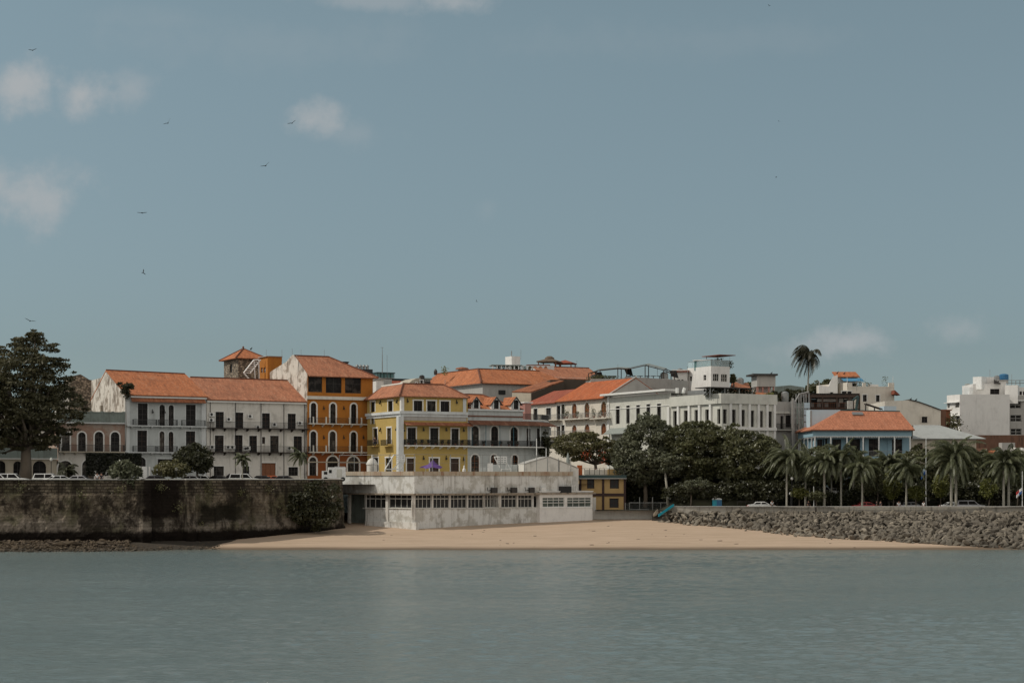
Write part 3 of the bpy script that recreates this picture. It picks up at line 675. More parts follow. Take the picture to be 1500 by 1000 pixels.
# ruined wall behind
r0 = thing('ruined_wall', 'dark weathered bare masonry wall rising behind the pink brick house', 'wall')
gr = perp(ROW, 0); q = lambda px: gr.s(px)
m = MB(); A_ = Fr(100, 301, 28)
m.prism([A_.pt(A_.s(101), low, 0), A_.pt(A_.s(138), low, 0), A_.pt(A_.s(138), A_.z(557,138), 0), A_.pt(A_.s(131), A_.z(556,131), 0), A_.pt(A_.s(118), A_.z(548,118), 0), A_.pt(A_.s(104), A_.z(551,104), 0)], -A_.n*5)
m.build('wall', K['rubble'], r0)
m = MB(); m.fb(A_, A_.s(101)-2.3, A_.s(101)-.01, low, A_.z(575,101), -1, 0); m.build('pale_wall', K['white2'], r0)

# --- B2 pale blue house
def rowhouse(fr, s0, s1, zeL, zeR, d, zrL, zrR, D, wallm, tilem, b, op, arch_depth=.28, over=.55, gable=None, hipR=0, rakeR=None):
    p = fr.pt; m = MB(); ze = min(zeL, zeR); panel(m, fr, s0, s1, low, ze, op, arch_depth)
    m.poly([p(s1,low,0), p(s1,low,-D), p(s1,ze,-D), p(s1,zrR-.1,-d), p(s1,ze,0)] if not hipR else [p(s1,low,0), p(s1,low,-D), p(s1,ze,-D), p(s1,ze,0)])
    m.poly([p(s0,low,-D), p(s1,low,-D), p(s1,ze,-D), p(s0,ze,-D)]); m.build('wall', wallm, b)
    g_ = MB(); g_.poly([p(s0,low,-D), p(s0,low,0), p(s0,ze,0), p(s0,zrL-.05,-d)]+([p(s0,26.75,-15.2), p(s0,26.6,-D)] if gable else [p(s0,ze,-D)])); g_.build('gable_wall', gable or wallm, b)
    m = MB(); k = (zrL-ze)/d
    roofpoly(m, [p(s0-.05,ze-over*k*.6,over), p(s1+.15,ze-over*k*.6,over), p(s1+.15-hipR,zrR,-d), p(s0-.05,zrL,-d)])
    roofpoly(m, [p(s1+.15,ze-.1,-D-.3), p(s0-.05,ze-.1,-D-.3), p(s0-.05,zrL,-d), p(s1+.15-hipR,zrR,-d)])
    if hipR: roofpoly(m, [p(s1+.15,ze-over*k*.6,over), p(s1+.15,ze-.1,-D-.3), p(s1+.15-hipR,zrR,-d)])
    rf = m.build('roof', tilem, b); m = MB(); ridge(m, p(s0,zrL+.05,-d), p(s1-hipR,zrR+.05,-d))
    if hipR: ridge(m, p(s1+.15,ze-over*k*.6+.05,over), p(s1+.15-hipR,zrR+.05,-d))
    m.build('ridge_cap', K['ridge'], rf)
    MB().fb(fr, s0, s1, ze-over*k*.6-.45, ze-over*k*.6-.18, .004, over-.12).build('eave_cornice', K['trim'], b)
    return rf
b = thing('pale_blue_house', 'pale blue three storey house with bright orange roof and stained gable on its left side', 'building')
e = ROW.s(302)
t1, t2 = ROW.z(577,190), ROW.z(578.5,302)
top = [(463,412,528,558),(607,420,643,560,'a'),(668,422,702,562,'a'),(783,420,848,562)]; mid = [(460,592,524,735),(607,597,640,738,'a'),(668,600,700,740,'a'),(783,597,845,735)]
oT, oM = ops(ROW, C2, top), ops(ROW, C2, mid); oG = ops(ROW, C2, [(595,782,705,892)])+ops(ROW, C2, [(460,770,515,892,'a')])
rowhouse(ROW, 0, e, t1, t2, 12, 27.85, 27.6, 22, K['paleblue'], K['tile'], b, oT+oM+oG, gable=K['ruin'])
windows(b, ROW, oT, K['frame'], K['pane2'], K['trimblue'], 2, 4); windows(b, ROW, oM, K['wood'], K['pane2'], K['trimblue'], 2, 4); windows(b, ROW, oG, K['frame'], K['pane'], K['trimblue'], 3, 2)
def zc(fr, C_, x, y): return fr.z(cy(C_, y), cx(C_, x))
def sc_(fr, C_, x): return fr.s(cx(C_, x))
for yy, rr in ((566, ((428,583),(598,720),(752,905))), (741, ((428,580),(593,720),(752,905)))):
    z_ = zc(ROW, C2, 640, yy)
    balcony(b, ROW, sc_(ROW,C2,385), e-.1, z_+.12, .75, K['trimblue'], K['iron'], rails=[(sc_(ROW,C2,a),sc_(ROW,C2,c)) for a,c in rr], nb=8, sp=.13)
m = MB(); za, zb = zc(ROW,C2,660,374), zc(ROW,C2,660,404); roofpoly(m, [ROW.pt(.9,zb,.95), ROW.pt(e-.3,zb,.95), ROW.pt(e-.3,za,.05), ROW.pt(.9,za,.05)], .1); m.build('tile_awning', K['tile5'], b)
MB().fb(ROW, .02, .75, low, t1-1.2, .005, .14).build('pilaster', K['trimblue'], b); MB().fb(ROW, e-.85, e-.1, low, t2-1.2, .005, .14).build('pilaster', K['trimblue'], b)
for q_ in (640, 560): lantern(b, ROW, sc_(ROW,C2,q_), zc(ROW,C2,640,470))
# vine on the gable
# --- B3 long white building
b = thing('white_tenement', 'long white three storey building with faded tile roof, wooden balconies and air conditioners', 'building')
fr3 = ROW.off(-.25); s3 = ROW.s(303)+.02; e3 = ROW.s(453)
top = [(208,468,263,578),(338,472,393,580),(517,477,570,583),(688,480,742,588)]; mid = [(203,625,262,738),(335,622,388,738),(432,627,484,740),(517,635,538,680),(571,627,628,740),(727,630,783,740)]
gnd = [(195,830,263,893),(385,830,433,893),(515,808,608,893),(693,835,757,893)]
oT, oM, oG = ops(fr3,C3,top), ops(fr3,C3,mid), ops(fr3,C3,gnd)
rowhouse(fr3, s3, e3, 22.85, 22.85, 9, 26.9, 26.8, 20, K['white2'], K['tile2'], b, oT+oM+oG)
windows(b, fr3, oT, K['wood'], K['pane'], K['trim'], 2, 4, tw=.12); windows(b, fr3, oM, K['wood'], K['pane2'], K['trim'], 2, 4, tw=.12); windows(b, fr3, oG[:2]+oG[3:], K['frame'], K['pane'], K['trim'], 3, 2)
windows(b, fr3, oG[2:3], K['woodred'], K['woodred'], K['trim'], 3, 1, name='door')
for yy in (582, 740): balcony(b, fr3, s3+.1, e3-.2, zc(fr3,C3,500,yy)+.1, 1.05, K['bracket'], K['iron'], nb=9, bm=K['bracket'], th=.14, sp=.19, r=.011)
for x_, y_ in ((180,498),(178,535),(294,530),(436,510),(598,565),(768,555),(488,583),(697,722),(183,715),(290,715),(318,715),(405,725),(420,722)): ac_unit(b, fr3, sc_(fr3,C3,x_), zc(fr3,C3,x_,y_))
for x_ in (172,340,510,662,800): pipe(b, fr3, sc_(fr3,C3,x_), low, 22.3)
MB().prism([fr3.pt(e3-.25,23.25,.5), fr3.pt(e3-.25,27.15,-9), fr3.pt(e3-.25,26.8,-9), fr3.pt(e3-.25,22.75,.5)], fr3.u*.4).build('verge', K['capw'], b)
# --- stone tower
g = Fr(349, 318, 28); gl = perp(g)
b = thing('stone_tower', 'square rubble stone tower with a pyramid of red tiles above the white tenement', 'tower')
zT = g.z(523.5, 349); m = MB(); zb0 = 20
wl = g.s(385); tl = gl.s(328)
o1 = ops(gl, C3, [(302,152,318,205)]); panel(m, gl, tl, 0, zb0, zT, o1, .4); panel(m, g, 0, wl, zb0, zT, [], .3); D = -tl
m.poly([g.pt(wl,zb0,0), g.pt(wl,zb0,-D), g.pt(wl,zT,-D), g.pt(wl,zT,0)]); m.poly([g.pt(0,zb0,-D), g.pt(wl,zb0,-D), g.pt(wl,zT,-D), g.pt(0,zT,-D)])
m.build('wall', K['rubble'], b); windows(b, gl, o1, K['frame'], K['black'], None, 1, 1)
m = MB(); o_ = .75; pk = g.pt(wl/2, zT+2.0, -D/2); ee = zT-.1; cs = [g.pt(-o_,ee,o_), g.pt(wl+o_,ee,o_), g.pt(wl+o_,ee,-D-o_), g.pt(-o_,ee,-D-o_)]
for i in range(4): roofpoly(m, [cs[i], cs[(i+1)%4], pk], .12)
rf = m.build('roof', K['tile'], b); m = MB()
for c_ in cs: ridge(m, c_+Vector((0,0,.05)), pk+Vector((0,0,.05)), .12)
m.lathe(pk, [(.12,0),(.2,.3),(.05,.5)], 6); m.build('ridge_cap', K['ridge'], rf)
# steel stair frame beside tower
st = thing('roof_stair', 'pale metal stair frame between the stone tower and the ochre roof hut', 'stair')
m = MB(); a0 = P(357,546,312); a1 = P(372,527,312); m.bar(a0, a1, .12); m.bar(a0+Vector((1.2,.3,0)), a1+Vector((1.2,.3,0)), .12)
for k in range(7): m.bar(a0.lerp(a1, k/6), a0.lerp(a1, k/6)+Vector((1.2,.3,0)), .06)
m.bar(P(357,546,312), P(366,556,312), .12); m.bar(P(372,527,312), P(374,556,312), .1); m.bar(P(379,527,312), P(380,556,312), .1); m.bar(P(372,527,312), P(380,527,312), .1); m.build('frame', K['wpaint'], st)
# --- ochre hut
g = Fr(392, 311, 28); gl = perp(g); b = thing('roof_hut', 'ochre stair hut on the roof between the tower and the grey gable', 'hut')
zT = g.z(522, 392); m = MB(); wl = g.s(413); tl = gl.s(380.5); o1 = ops(gl, C3, [(509,174,522,208),(527,172,542,207)]); panel(m, gl, tl, 0, 20, zT, o1, .2); panel(m, g, 0, wl, 20, zT); m.poly([g.pt(0,zT,0),g.pt(wl,zT,0),g.pt(wl,zT,tl),g.pt(0,zT,tl)]); m.poly([g.pt(wl,20,0),g.pt(wl,20,tl),g.pt(wl,zT,tl),g.pt(wl,zT,0)]); m.poly([g.pt(0,20,tl),g.pt(wl,20,tl),g.pt(wl,zT,tl),g.pt(0,zT,tl)])
m.build('wall', K['orange'], b); windows(b, gl, o1, K['framew'], K['pane'], None, 2, 2, bw=.04)
MB().fb(g, -.3, wl+.1, zT+.004, zT+.12, tl-.2, .2).build('roof_slab', K['grey'], b)
# --- B4 orange building
b = thing('orange_house', 'four storey orange building with white arched surrounds and large loft windows', 'building')
f4 = ROW.off(.35); s4 = ROW.s(449); e4 = ROW.s(545); tpw = [(325,213,418,337),(442,218,547,343),(570,223,677,345)]
o3 = ops(f4,C4,tpw); o2 = ops(f4,C4,[(342,408,378,545,'a'),(472,412,507,545,'a'),(610,415,645,547,'a')]); o1 = ops(f4,C4,[(340,597,378,735,'a'),(467,598,507,735,'a'),(608,602,645,735,'a')]); oG = ops(f4,C4,[(332,770,378,892,'a'),(452,765,522,892,'a'),(588,768,662,892,'a')])
zs = zc(f4,C4,520,745); ze = 27.55; D = 20; d = 6.2; zr = 31.0; p = f4.pt
m = MB(); panel(m, f4, s4, e4, zs, ze, o3+o2+o1); m.poly([p(e4,low,0),p(e4,low,-D),p(e4,ze,-D),p(e4,ze,0)]); m.build('wall', K['orange'], b)
m = MB(); panel(m, f4, s4, e4, low, zs-.003, oG, .4); m.build('lower_wall', K['rust'], b)
m = MB(); m.poly([p(s4,low,-D),p(s4,low,-.002),p(s4,ze-.1,-.002),p(s4,zr+.1,-d),p(s4,zr+.2,-d-1.2),p(s4,zr-.8,-d-4),p(s4,29.9,-D+8),p(s4,28.6,-D)]); m.poly([p(s4+.5,low,-D),p(s4,low,-D),p(s4,28.6,-D),p(s4+.5,28.6,-D)]); m.poly([p(s4+.35,low,-D),p(s4+.35,ze-.1,-.3),p(s4+.35,zr+.1,-d),p(s4+.35,zr-.8,-d-4),p(s4+.35,28.6,-D)])
m.build('gable_wall', K['ruin'], b)
m = MB(); k = (zr-ze)/d; o_ = .75; hx = 5.9
roofpoly(m, [p(s4+.1,ze-o_*k,o_),p(e4+o_,ze-o_*k,o_),p(e4-hx,zr,-d),p(s4+.1,zr,-d)]); roofpoly(m, [p(e4+o_,ze-o_*k,o_),p(e4+o_,ze-o_*k,-2*d-o_),p(e4-hx,zr,-d)]); roofpoly(m, [p(e4+o_,ze-o_*k,-2*d-o_),p(s4+.1,ze-o_*k,-2*d-o_),p(s4+.1,zr,-d),p(e4-hx,zr,-d)])
rf = m.build('roof', K['tile2'], b); m = MB(); ridge(m, p(s4,zr+.05,-d), p(e4-hx,zr+.05,-d)); ridge(m, p(e4-hx,zr+.05,-d), p(e4+o_,ze-o_*k+.05,o_)); m.build('ridge_cap', K['ridge'], rf)
windows(b, f4, o3, K['frame'], K['pane2'], None, 2, 2, depth=.18, bw=.1); windows(b, f4, o2, K['frame'], K['pane'], K['trim'], 2, 3, tw=.26); windows(b, f4, o1, K['frame'], K['pane'], K['trim'], 2, 3, tw=.26); windows(b, f4, oG, K['frame'], K['pane'], K['trim'], 2, 3, tw=.28)
MB().fb(f4, s4-.15, e4+.2, zc(f4,C4,520,388), zc(f4,C4,520,367), .004, .4).build('cornice', K['capw'], b)
for yy in (551, 739):
    z_ = zc(f4,C4,520,yy)+.1; o = balcony(b, f4, s4+.1, e4+.3, z_, .95, K['capw'], K['iron'], nb=7, th=.16, h=.95)
    for x_ in (347,432,588,667):
        q_ = sc_(f4,C4,x_); MB().fb(f4, q_-.11, q_+.11, z_+.003, z_+1.1, .72, .93).build('post', K['capw'], o)
for x_, y_ in ((427,445),(560,445),(427,640),(560,640),(690,640)): lantern(b, f4, sc_(f4,C4,x_), zc(f4,C4,x_,y_))
MB().fb(f4, s4, e4, zc(f4,C4,520,806), zc(f4,C4,520,799), .003, .09).build('string_course', K['cream'], b)
# things on roofs behind B4 / B5
def simple_box(name, label, cat, px0, px1, y0, y1, Y, D, mat, ang=0, cap=None, zb=None, op=None, grp=None, fm=None, pm=None):
    g = Fr(px0, Y, ang); s1 = g.s(px1); z1 = g.z(y0, px0); z0 = zb if zb is not None else g.z(y1, px0); m = MB(); o_ = [] if op is None else ops(g, op[0], op[1])
    b = thing(name, label, cat, grp); panel(m, g, 0, s1, z0, z1, o_, .2); back_walls(m, g, 0, s1, z0, z1, D); m.build('wall', mat, b)
    if o_: windows(b, g, o_, fm or K['frame'], pm or K['pane'], None, 2, 2)
    if cap: MB().fb(g, -.25, s1+.25, z1+.004, z1+.18, -D-.25, .25).build('roof_slab', cap, b)
    return b, g, s1, z0, z1
b,g,s1,z0,z1 = simple_box('water_tank_block','dark roof plant block with vents just behind the orange house','roof block',522,546,540,560,325,5,K['black'],28,zb=20)
for x_ in (526,531,536,541): MB().lathe(g.pt(g.s(x_), z1, -1), [(.28,0),(.28,.5),(.42,.55),(.1,.9)], 8).build('vent', K['steel'], b)
t_ = thing('satellite_dish','dark satellite dish on the ridge behind the orange house','satellite dish'); c_ = P(504,532,318); MB().lathe(c_, [(.05,-.3),(.7,-.1),(1.0,.25),(.9,.28),(.1,.05)], 14).build('dish', K['black'], t_); MB().tube([c_-Vector((0,0,3)), c_-Vector((0,0,.25))], .07, 5).build('mast', K['steel'], t_)
simple_box('penthouse','white roof room with grey side left of the green glass pavilion','building',551,562,556,575,322,6,K['white'],28,cap=K['grey'],zb=20)
simple_box('roof_shed','grey rendered roof block behind the white roof room','building',562,574,555,575,328,6,K['grey'],28,zb=20)
b = thing('glass_pavilion','small green glass pavilion on a roof beside the tall antenna','pavilion'); g = Fr(553,340,28); s1 = g.s(577); z0, z1 = g.z(553,560), g.z(546.5,560)
MB().fb(g,0,s1,20,z0,-5,0).build('base', K['grey'], b); MB().fb(g,.1,s1-.1,z0+.003,z1,-4.9,-.1).build('glazing', K['glassgreen'], b); MB().fb(g,-.2,s1+.2,z1+.003,z1+.2,-5.2,.2).build('roof_slab', K['greenmetal'], b); m = MB()
for k in range(6): q_ = s1*k/5; m.fb(g,q_-.07,q_+.07,z0+.01,z1,-.05,.06)
m.build('mullion', K['greenmetal'], b)
t_ = thing('antenna_mast','thin tall antenna mast above the green glass pavilion','antenna'); m = MB(); a0 = P(560,546,338); m.tube([a0, a0+Vector((0,0,1.6)), P(560,508,338)], [.1,.1,.035], 5); m.build('mast', K['steel'], t_); MB().bar(P(557.5,509,338), P(562,509,338), .03).build('crossbar', K['steel'], t_)
for px_, y0_, y1_, Y_, lb in ((567,520,547,338,'very thin whip antenna right of the tall mast'),(475,512,526,318,'thin whip antenna above the orange house ridge'),(428,510,523,318,'whip antenna left of the orange roof ridge'),(390,512,523,313,'whip antenna over the ochre hut'),(413,512,523,313,'whip antenna on the right edge of the ochre hut'),(441,512,522,318,'second whip antenna above the grey gable')):
    tag(MB().tube([P(px_,y1_+6,Y_), P(px_,y0_,Y_)], .03, 4).build('whip_antenna', K['steel'], None), lb, 'antenna')
b = thing('brown_roof_house','low house with brown tiled roof and dark cornice between the pavilion and the curved gable','building'); g = Fr(576,332,28); s1 = g.s(600); m = MB(); za, zb = g.z(567,585), g.z(556,585); roofpoly(m,[g.pt(-.3,za,.3),g.pt(s1,za,.3),g.pt(s1,zb,-4),g.pt(-.3,zb,-4)]); m.build('roof', K['tile4'], b); m = MB(); m.fb(g,0,s1,18,za-.2,-8,-.1); m.build('wall', K['grey'], b); MB().fb(g,-.3,s1+2,zb+.1,zb+.5,-6,-4.4).build('cornice', K['black'], b)
# curved gable house (593-636)
b = thing('curved_gable_house','cream house with curved gable and small arched windows above the yellow house roof','building'); g = Fr(592,318,28); m = MB(); s1=g.s(617); p=g.pt
pts=[(592,578),(592,575),(595,568),(599,561),(604,556.5),(610,554),(617,553),(617,578)]
pp=[p(g.s(x_),g.z(y_,x_)) for x_,y_ in pts]; pp[0]=p(0,18); pp[-1]=p(s1,18); m.prism(pp,-g.n*5); m.build('wall',K['cream'],b)
o1=ops(g,C5,[(488,222,502,240,'a'),(528,205,548,240)]); 
windows(b,g.off(.2),o1,K['frame'],K['black'],K['trim'],1,1,depth=.1)
m=MB(); m.fb(g,s1+.005,g.s(632),18,g.z(556,625),-5,-.4); m.build('side_wall',K['grey'],b); MB().fb(g,s1+.01,g.s(633),g.z(556,625)+.004,g.z(553.5,625),-5.2,0).build('roof_slab',K['greenish'],b)
windows(b,g.off(-.2),ops(g,C5,[(578,215,620,238)]),K['black'],K['black'],None,1,1,depth=.1)
# --- B5 yellow corner house
f5 = Fr(588, 286, 28); l5 = perp(f5); b = thing('yellow_house', 'yellow corner house with white cornice band and tiled awning over the balcony', 'building')
e5 = f5.s(685); T = -l5.s(538); ze = 23.4
zg = 8.6
bandT, bandB = zc(f5,C5,600,458), zc(f5,C5,600,497)
up = ops(f5,C5,[(478,370,548,457),(587,372,656,460),(696,375,768,465)]); md = ops(f5,C5,[(428,590,495,735),(612,592,678,738),(785,598,843,738)]); gd = ops(f5,C5,[(422,838,480,960),(610,838,680,960),(780,840,845,960)])
ul = ops(l5,C5,[(128,380,163,463),(270,372,308,458)]); ml = ops(l5,C5,[(150,597,183,722),(262,592,295,722)]); gl_ = ops(l5,C5,[(250,835,300,950),(140,835,190,950)])+ops(l5,C5,[(133,515,155,560)])
m = MB(); panel(m, f5, 0, e5, zg, ze, up+md+gd); panel(m, l5, -T, 0, zg, ze, ul+ml+gl_); p = f5.pt
m.poly([p(0,zg,-T),p(9,zg,-T),p(9,ze,-T),p(0,ze,-T)]); m.poly([p(9,zg,-T),p(9,zg,-10),p(9,ze,-10),p(9,ze,-T)]); m.build('wall', K['yellow'], b)
windows(b, f5, up, K['frame'], K['pane'], K['trim'], 2, 1, tw=.2); windows(b, f5, md, K['frame'], K['pane2'], K['trim'], 2, 2, tw=.2); windows(b, f5, gd, K['wood'], K['wood'], K['trim'], 2, 1, tw=.22, name='door')
windows(b, l5, ul, K['frame'], K['pane2'], K['trim'], 2, 1, tw=.25); windows(b, l5, ml+gl_, K['frame'], K['pane2'], K['trim'], 2, 2, tw=.25)
m = MB(); m.fb(f5,-.45,e5-.1,bandB+.35,bandT,.004,.45); m.fb(l5,-T,-.003,bandB+.35,bandT,.004,.45); m.fb(f5,0.003,e5-.1,bandB-.1,bandB+.345,.004,.2); m.fb(l5,-T,-.003,bandB-.1,bandB+.345,.004,.2); m.build('cornice', K['trimblue'], b)
MB().fb(f5,.21,e5-.25,bandB-.75,bandB-.11,.004,.08).build('frieze', K['grey'], b)
MB().fb(f5,-.75,.2,zg,bandB-.11,-.4,.5).build('corner_pilaster', K['trimblue'], b)
m = MB(); m.fb(f5,-.12,.45,bandT+.01,ze-.15,-.4,.12); m.build('corner_pilaster', K['trim'], b); MB().fb(f5,e5-.9,e5-.3,bandT+.01,ze-.15,.004,.1).build('pilaster', K['trimblue'], b)
m = MB(); zr = 25.6; o_=.6; ed = ze-.15; c0=p(-o_,ed,o_); c1=p(e5+.1,ed,o_); r1=p(e5-2.2,zr,-5); rr0=p(2.6,zr,-5.0); rl=p(2.6,zr-.1,-T+.5); cl_=p(-o_,ed,-T-.3)
roofpoly(m,[c0,c1,r1,rr0]); roofpoly(m,[cl_,c0,rr0,rl]); roofpoly(m,[p(9.5,ed,-T-.3),cl_,rl]); roofpoly(m,[c1,p(e5+.1,ed,-10.5),r1]); roofpoly(m,[p(e5+.1,ed,-10.5),p(9,ed,-10.5),p(2.6,zr,-5),r1]); roofpoly(m,[p(9,ed,-10.5),p(9.5,ed,-T-.3),rl,rr0])
rf=m.build('roof',K['tile2'],b); m=MB(); up_=Vector((0,0,.06)); ridge(m,c0+up_,rr0+up_); ridge(m,c1+up_,r1+up_); ridge(m,r1+up_,rr0+up_); m.build('ridge_cap',K['ridge'],rf); m=MB(); ridge(m,rl+up_,rr0+up_,.2); m.build('white_ridge',K['capw'],rf)
m=MB(); za,zb=zc(f5,C5,650,546),zc(f5,C5,650,572); roofpoly(m,[p(.25,zb,1.6),p(e5+.3,zb,1.6),p(e5+.3,za,.22),p(.25,za,.22)],.1); m.build('tile_awning',K['tile5'],b)
z_=zc(f5,C5,650,742)+.15; balcony(b,f5,.25,e5,z_,1.2,K['trim'],K['iron'],nb=8,th=.18,sp=.13,r=.02)
for x_ in (165,275):
    q_=sc_(l5,C5,x_); balcony(b,l5,q_-1.6,q_+1.6,zc(l5,C5,x_,742)+.1,.9,K['yellow'],K['iron'],th=.14,sp=.14)
for x_,y_ in ((555,608),(740,608),(882,612),(395,612),(555,840),(740,840),(882,850),(425,375),(825,385)): lantern(b,f5,sc_(f5,C5,x_),zc(f5,C5,x_,y_))
for x_,y_ in ((212,390),(348,382),(212,612),(345,605)): lantern(b,l5,sc_(l5,C5,x_),zc(l5,C5,x_,y_))
for i in range(9):
    q_=.9+i*1.25; v=f5.pt(q_,z_,.85); plant_pot(v.x,v.y,v.z,'leafy potted plant behind the black balcony rail of the yellow house','potted plants on the yellow balcony',.55,r=.3)
# --- B6 pale blue dormer house with rounded corner
b = thing('dormer_house','pale blue grey house with three roof dormers and a rounded balcony corner','building'); f6=f5; s0=e5+.02; e6=f6.s(766); ze=zc(f6,C6,300,452)
op1=ops(f6,C6,[(170,575,230,742,'a'),(330,578,388,745,'a'),(488,585,547,747,'a')]); op0=ops(f6,C6,[(168,808,232,960,'a'),(328,808,378,960,'a'),(498,812,548,960,'a')])
segs=[(f6,s0,e6)]
def chain(fr,s,deg,length):
    g=Fr.__new__(Fr); g.u=Vector((math.cos(R(deg)),math.sin(R(deg)),0)); g.n=Vector((g.u.y,-g.u.x,0)); g.A=fr.A+fr.u*s; g.deg=deg; return g,0.0,length
c=chain(f6,e6,42,2.6); segs.append(c); c=chain(c[0],2.6,56,2.8); segs.append(c); c=chain(c[0],2.8,70,3.0); segs.append(c); c=chain(c[0],3.0,86,4.0); segs.append(c)
zB=zc(f6,C6,300,537); m=MB()
for i,(g,a,c_) in enumerate(segs):
    if i==0: panel(m,g,a,c_,zg,ze,op1+op0)
    else:
        mid_=(a+c_)/2; o_=[(mid_-.5,mid_+.5,zc(f6,C6,490,747),zc(f6,C6,490,592),False)]; panel(m,g,a,c_,zg,zB+.2,o_+[(mid_-.45,mid_+.45,zg+.1,zg+3,False)]); windows(b,g,o_,K['frame'],K['pane'],K['trimblue'],2,3,tw=.12); windows(b,g,[(mid_-.45,mid_+.45,zg+.1,zg+3,False)],K['frame'],K['black'],K['trimblue'],2,3,tw=.1)
bk=f6.pt(s0,0,-13); m.poly([Vector((f6.pt(e6,0,0).x,f6.pt(e6,0,0).y,zg)),Vector((f6.pt(e6,0,-13).x,f6.pt(e6,0,-13).y,zg)),Vector((f6.pt(e6,0,-13).x,f6.pt(e6,0,-13).y,ze)),Vector((f6.pt(e6,0,0).x,f6.pt(e6,0,0).y,ze))])
m.build('wall',K['paleblue'],b)
windows(b,f6,op1,K['wood'],K['pane'],K['trim'],2,4,tw=.25); windows(b,f6,op0,K['woodred'],K['pane2'],K['trim'],2,3,tw=.22)
MB().fb(f6,s0,e6+.1,ze-.02-.0,ze+.25,-.4,.35).build('cornice',K['trimblue'],b); MB().fb(f6,s0,e6,zB+.75,zB+.95,.004,.2).build('string_course',K['ridge'],b)
# terrace on the curved part
poly=[f6.pt(e6,0,0)]
for g,a,c_ in segs[1:]: poly.append(g.pt(c_,0,0))
poly+= [segs[-1][0].pt(4.0,0,-7), f6.pt(e6,0,-13)]
m=MB(); m.prism([Vector((q.x,q.y,zB+.205)) for q in poly],(0,0,.2)); m.build('terrace_slab',K['trimblue'],b)
for g,a,c_ in segs[1:]:
    rail_mb(g,a+.05,c_-.05,zB+.41,1.0,-.12,ends=False,sp=.14,r=.02).build('terrace_railing',K['iron'],b)
zbal=zc(f6,C6,300,746)+.1; m1=MB()
for i,(g,a,c_) in enumerate(segs):
    aa=a if i==0 else a-.0; o=MB().fb(g,aa+(.0 if i==0 else .02),c_+(.32 if i<4 else 0),zbal-.18-.002*i,zbal-.002*i,.004,1.3).build('balcony',K['trim'],b)
    rail_mb(g,aa,c_+.28,zbal,1.0,1.22,ends=False,sp=.12,r=.022).build('railing',K['iron'],o)
    m=MB(); roofpoly(m,[g.pt(aa-.05,zB-.65,1.7),g.pt(c_+.42,zB-.65,1.7),g.pt(c_+.02,zB+.1,.06),g.pt(aa,zB+.1,.06)],.09); m.build('tile_awning',K['tile6'],b)
    for q_ in ([aa+.2+(c_-aa)*k/4 for k in range(4)] if i==0 else [aa+.3]): MB().tube([g.pt(q_,zbal,1.2),g.pt(q_,zB-.55,1.2)],.06,6).build('post',K['teal'] if i==0 else K['trimblue'],b)
    for k in range(6 if i==0 else 1):
        q_=aa+1+(c_-aa-1)*k/6; v=g.pt(q_,zbal,.9); plant_pot(v.x,v.y,v.z,'leafy plant behind the black balcony rail of the dormer house','potted plants on the dormer house balcony',.5,r=.3)
# roof with dormers
m=MB(); p=f6.pt; zr=24.2; d=7.5; roofpoly(m,[p(s0,ze+.25,-.1),p(e6+.1,ze+.25,-.1),p(e6-4.2,zr,-d),p(s0,zr,-d)]); roofpoly(m,[p(e6+.1,ze+.25,-.1),p(e6+.1,ze+.25,-13),p(e6-4.2,zr,-d)]); roofpoly(m,[p(e6+.1,ze+.25,-13),p(s0,ze+.25,-13),p(s0,zr,-d),p(e6-4.2,zr,-d)])
rf=m.build('roof',K['tile'],b); m=MB(); ridge(m,p(s0,zr+.05,-d),p(e6-4.2,zr+.05,-d)); ridge(m,p(e6-4.2,zr+.05,-d),p(e6+.1,ze+.3,-.1)); m.build('ridge_cap',K['ridge'],rf)
for x_ in (210,373,534):
    q_=sc_(f6,C6,x_); dz0=ze+.3; dz1=zc(f6,C6,x_,338); zsh=dz0+(dz1-dz0)*.5; w_=.85
    dm=MB(); g=f6.off(-.25); pp=[g.pt(q_-w_,dz0,0),g.pt(q_+w_,dz0,0),g.pt(q_+w_,zsh,0),g.pt(q_,dz1-.2,0),g.pt(q_-w_,zsh,0)]; dm.prism(pp,-g.n*3.6); do=dm.build('dormer',K['trim'],b)
    m=MB(); k=g.pt
    roofpoly(m,[k(q_-w_-.28,zsh-.3,.3),k(q_-w_-.28,zsh-.3,-3.0),k(q_,dz1,-4.2),k(q_,dz1,.3)],.08); roofpoly(m,[k(q_+w_+.28,zsh-.3,-3.0),k(q_+w_+.28,zsh-.3,.3),k(q_,dz1,.3),k(q_,dz1,-4.2)],.08); m.build('dormer_roof',K['tile'],do); m=MB(); m.bar(k(q_-w_-.3,zsh-.42,.36),k(q_,dz1-.08,.36),.11); m.bar(k(q_+w_+.3,zsh-.42,.36),k(q_,dz1-.08,.36),.11); m.build('bargeboard',K['frame'],do)
    windows(do,g.off(.24),[(q_-.48,q_+.48,dz0+.1,zsh+.55,True)],K['frame'],K['pane'],K['trimblue'],2,2,tw=.18,depth=.2,name='dormer_window')
# pink chimney / little things right of dormers
simple_box('pink_roof_room','small pink rendered roof room beside the terrace of the dormer house','building',769,778,590,606,306,3,K['pinkp'],28,cap=K['trim'],zb=16)
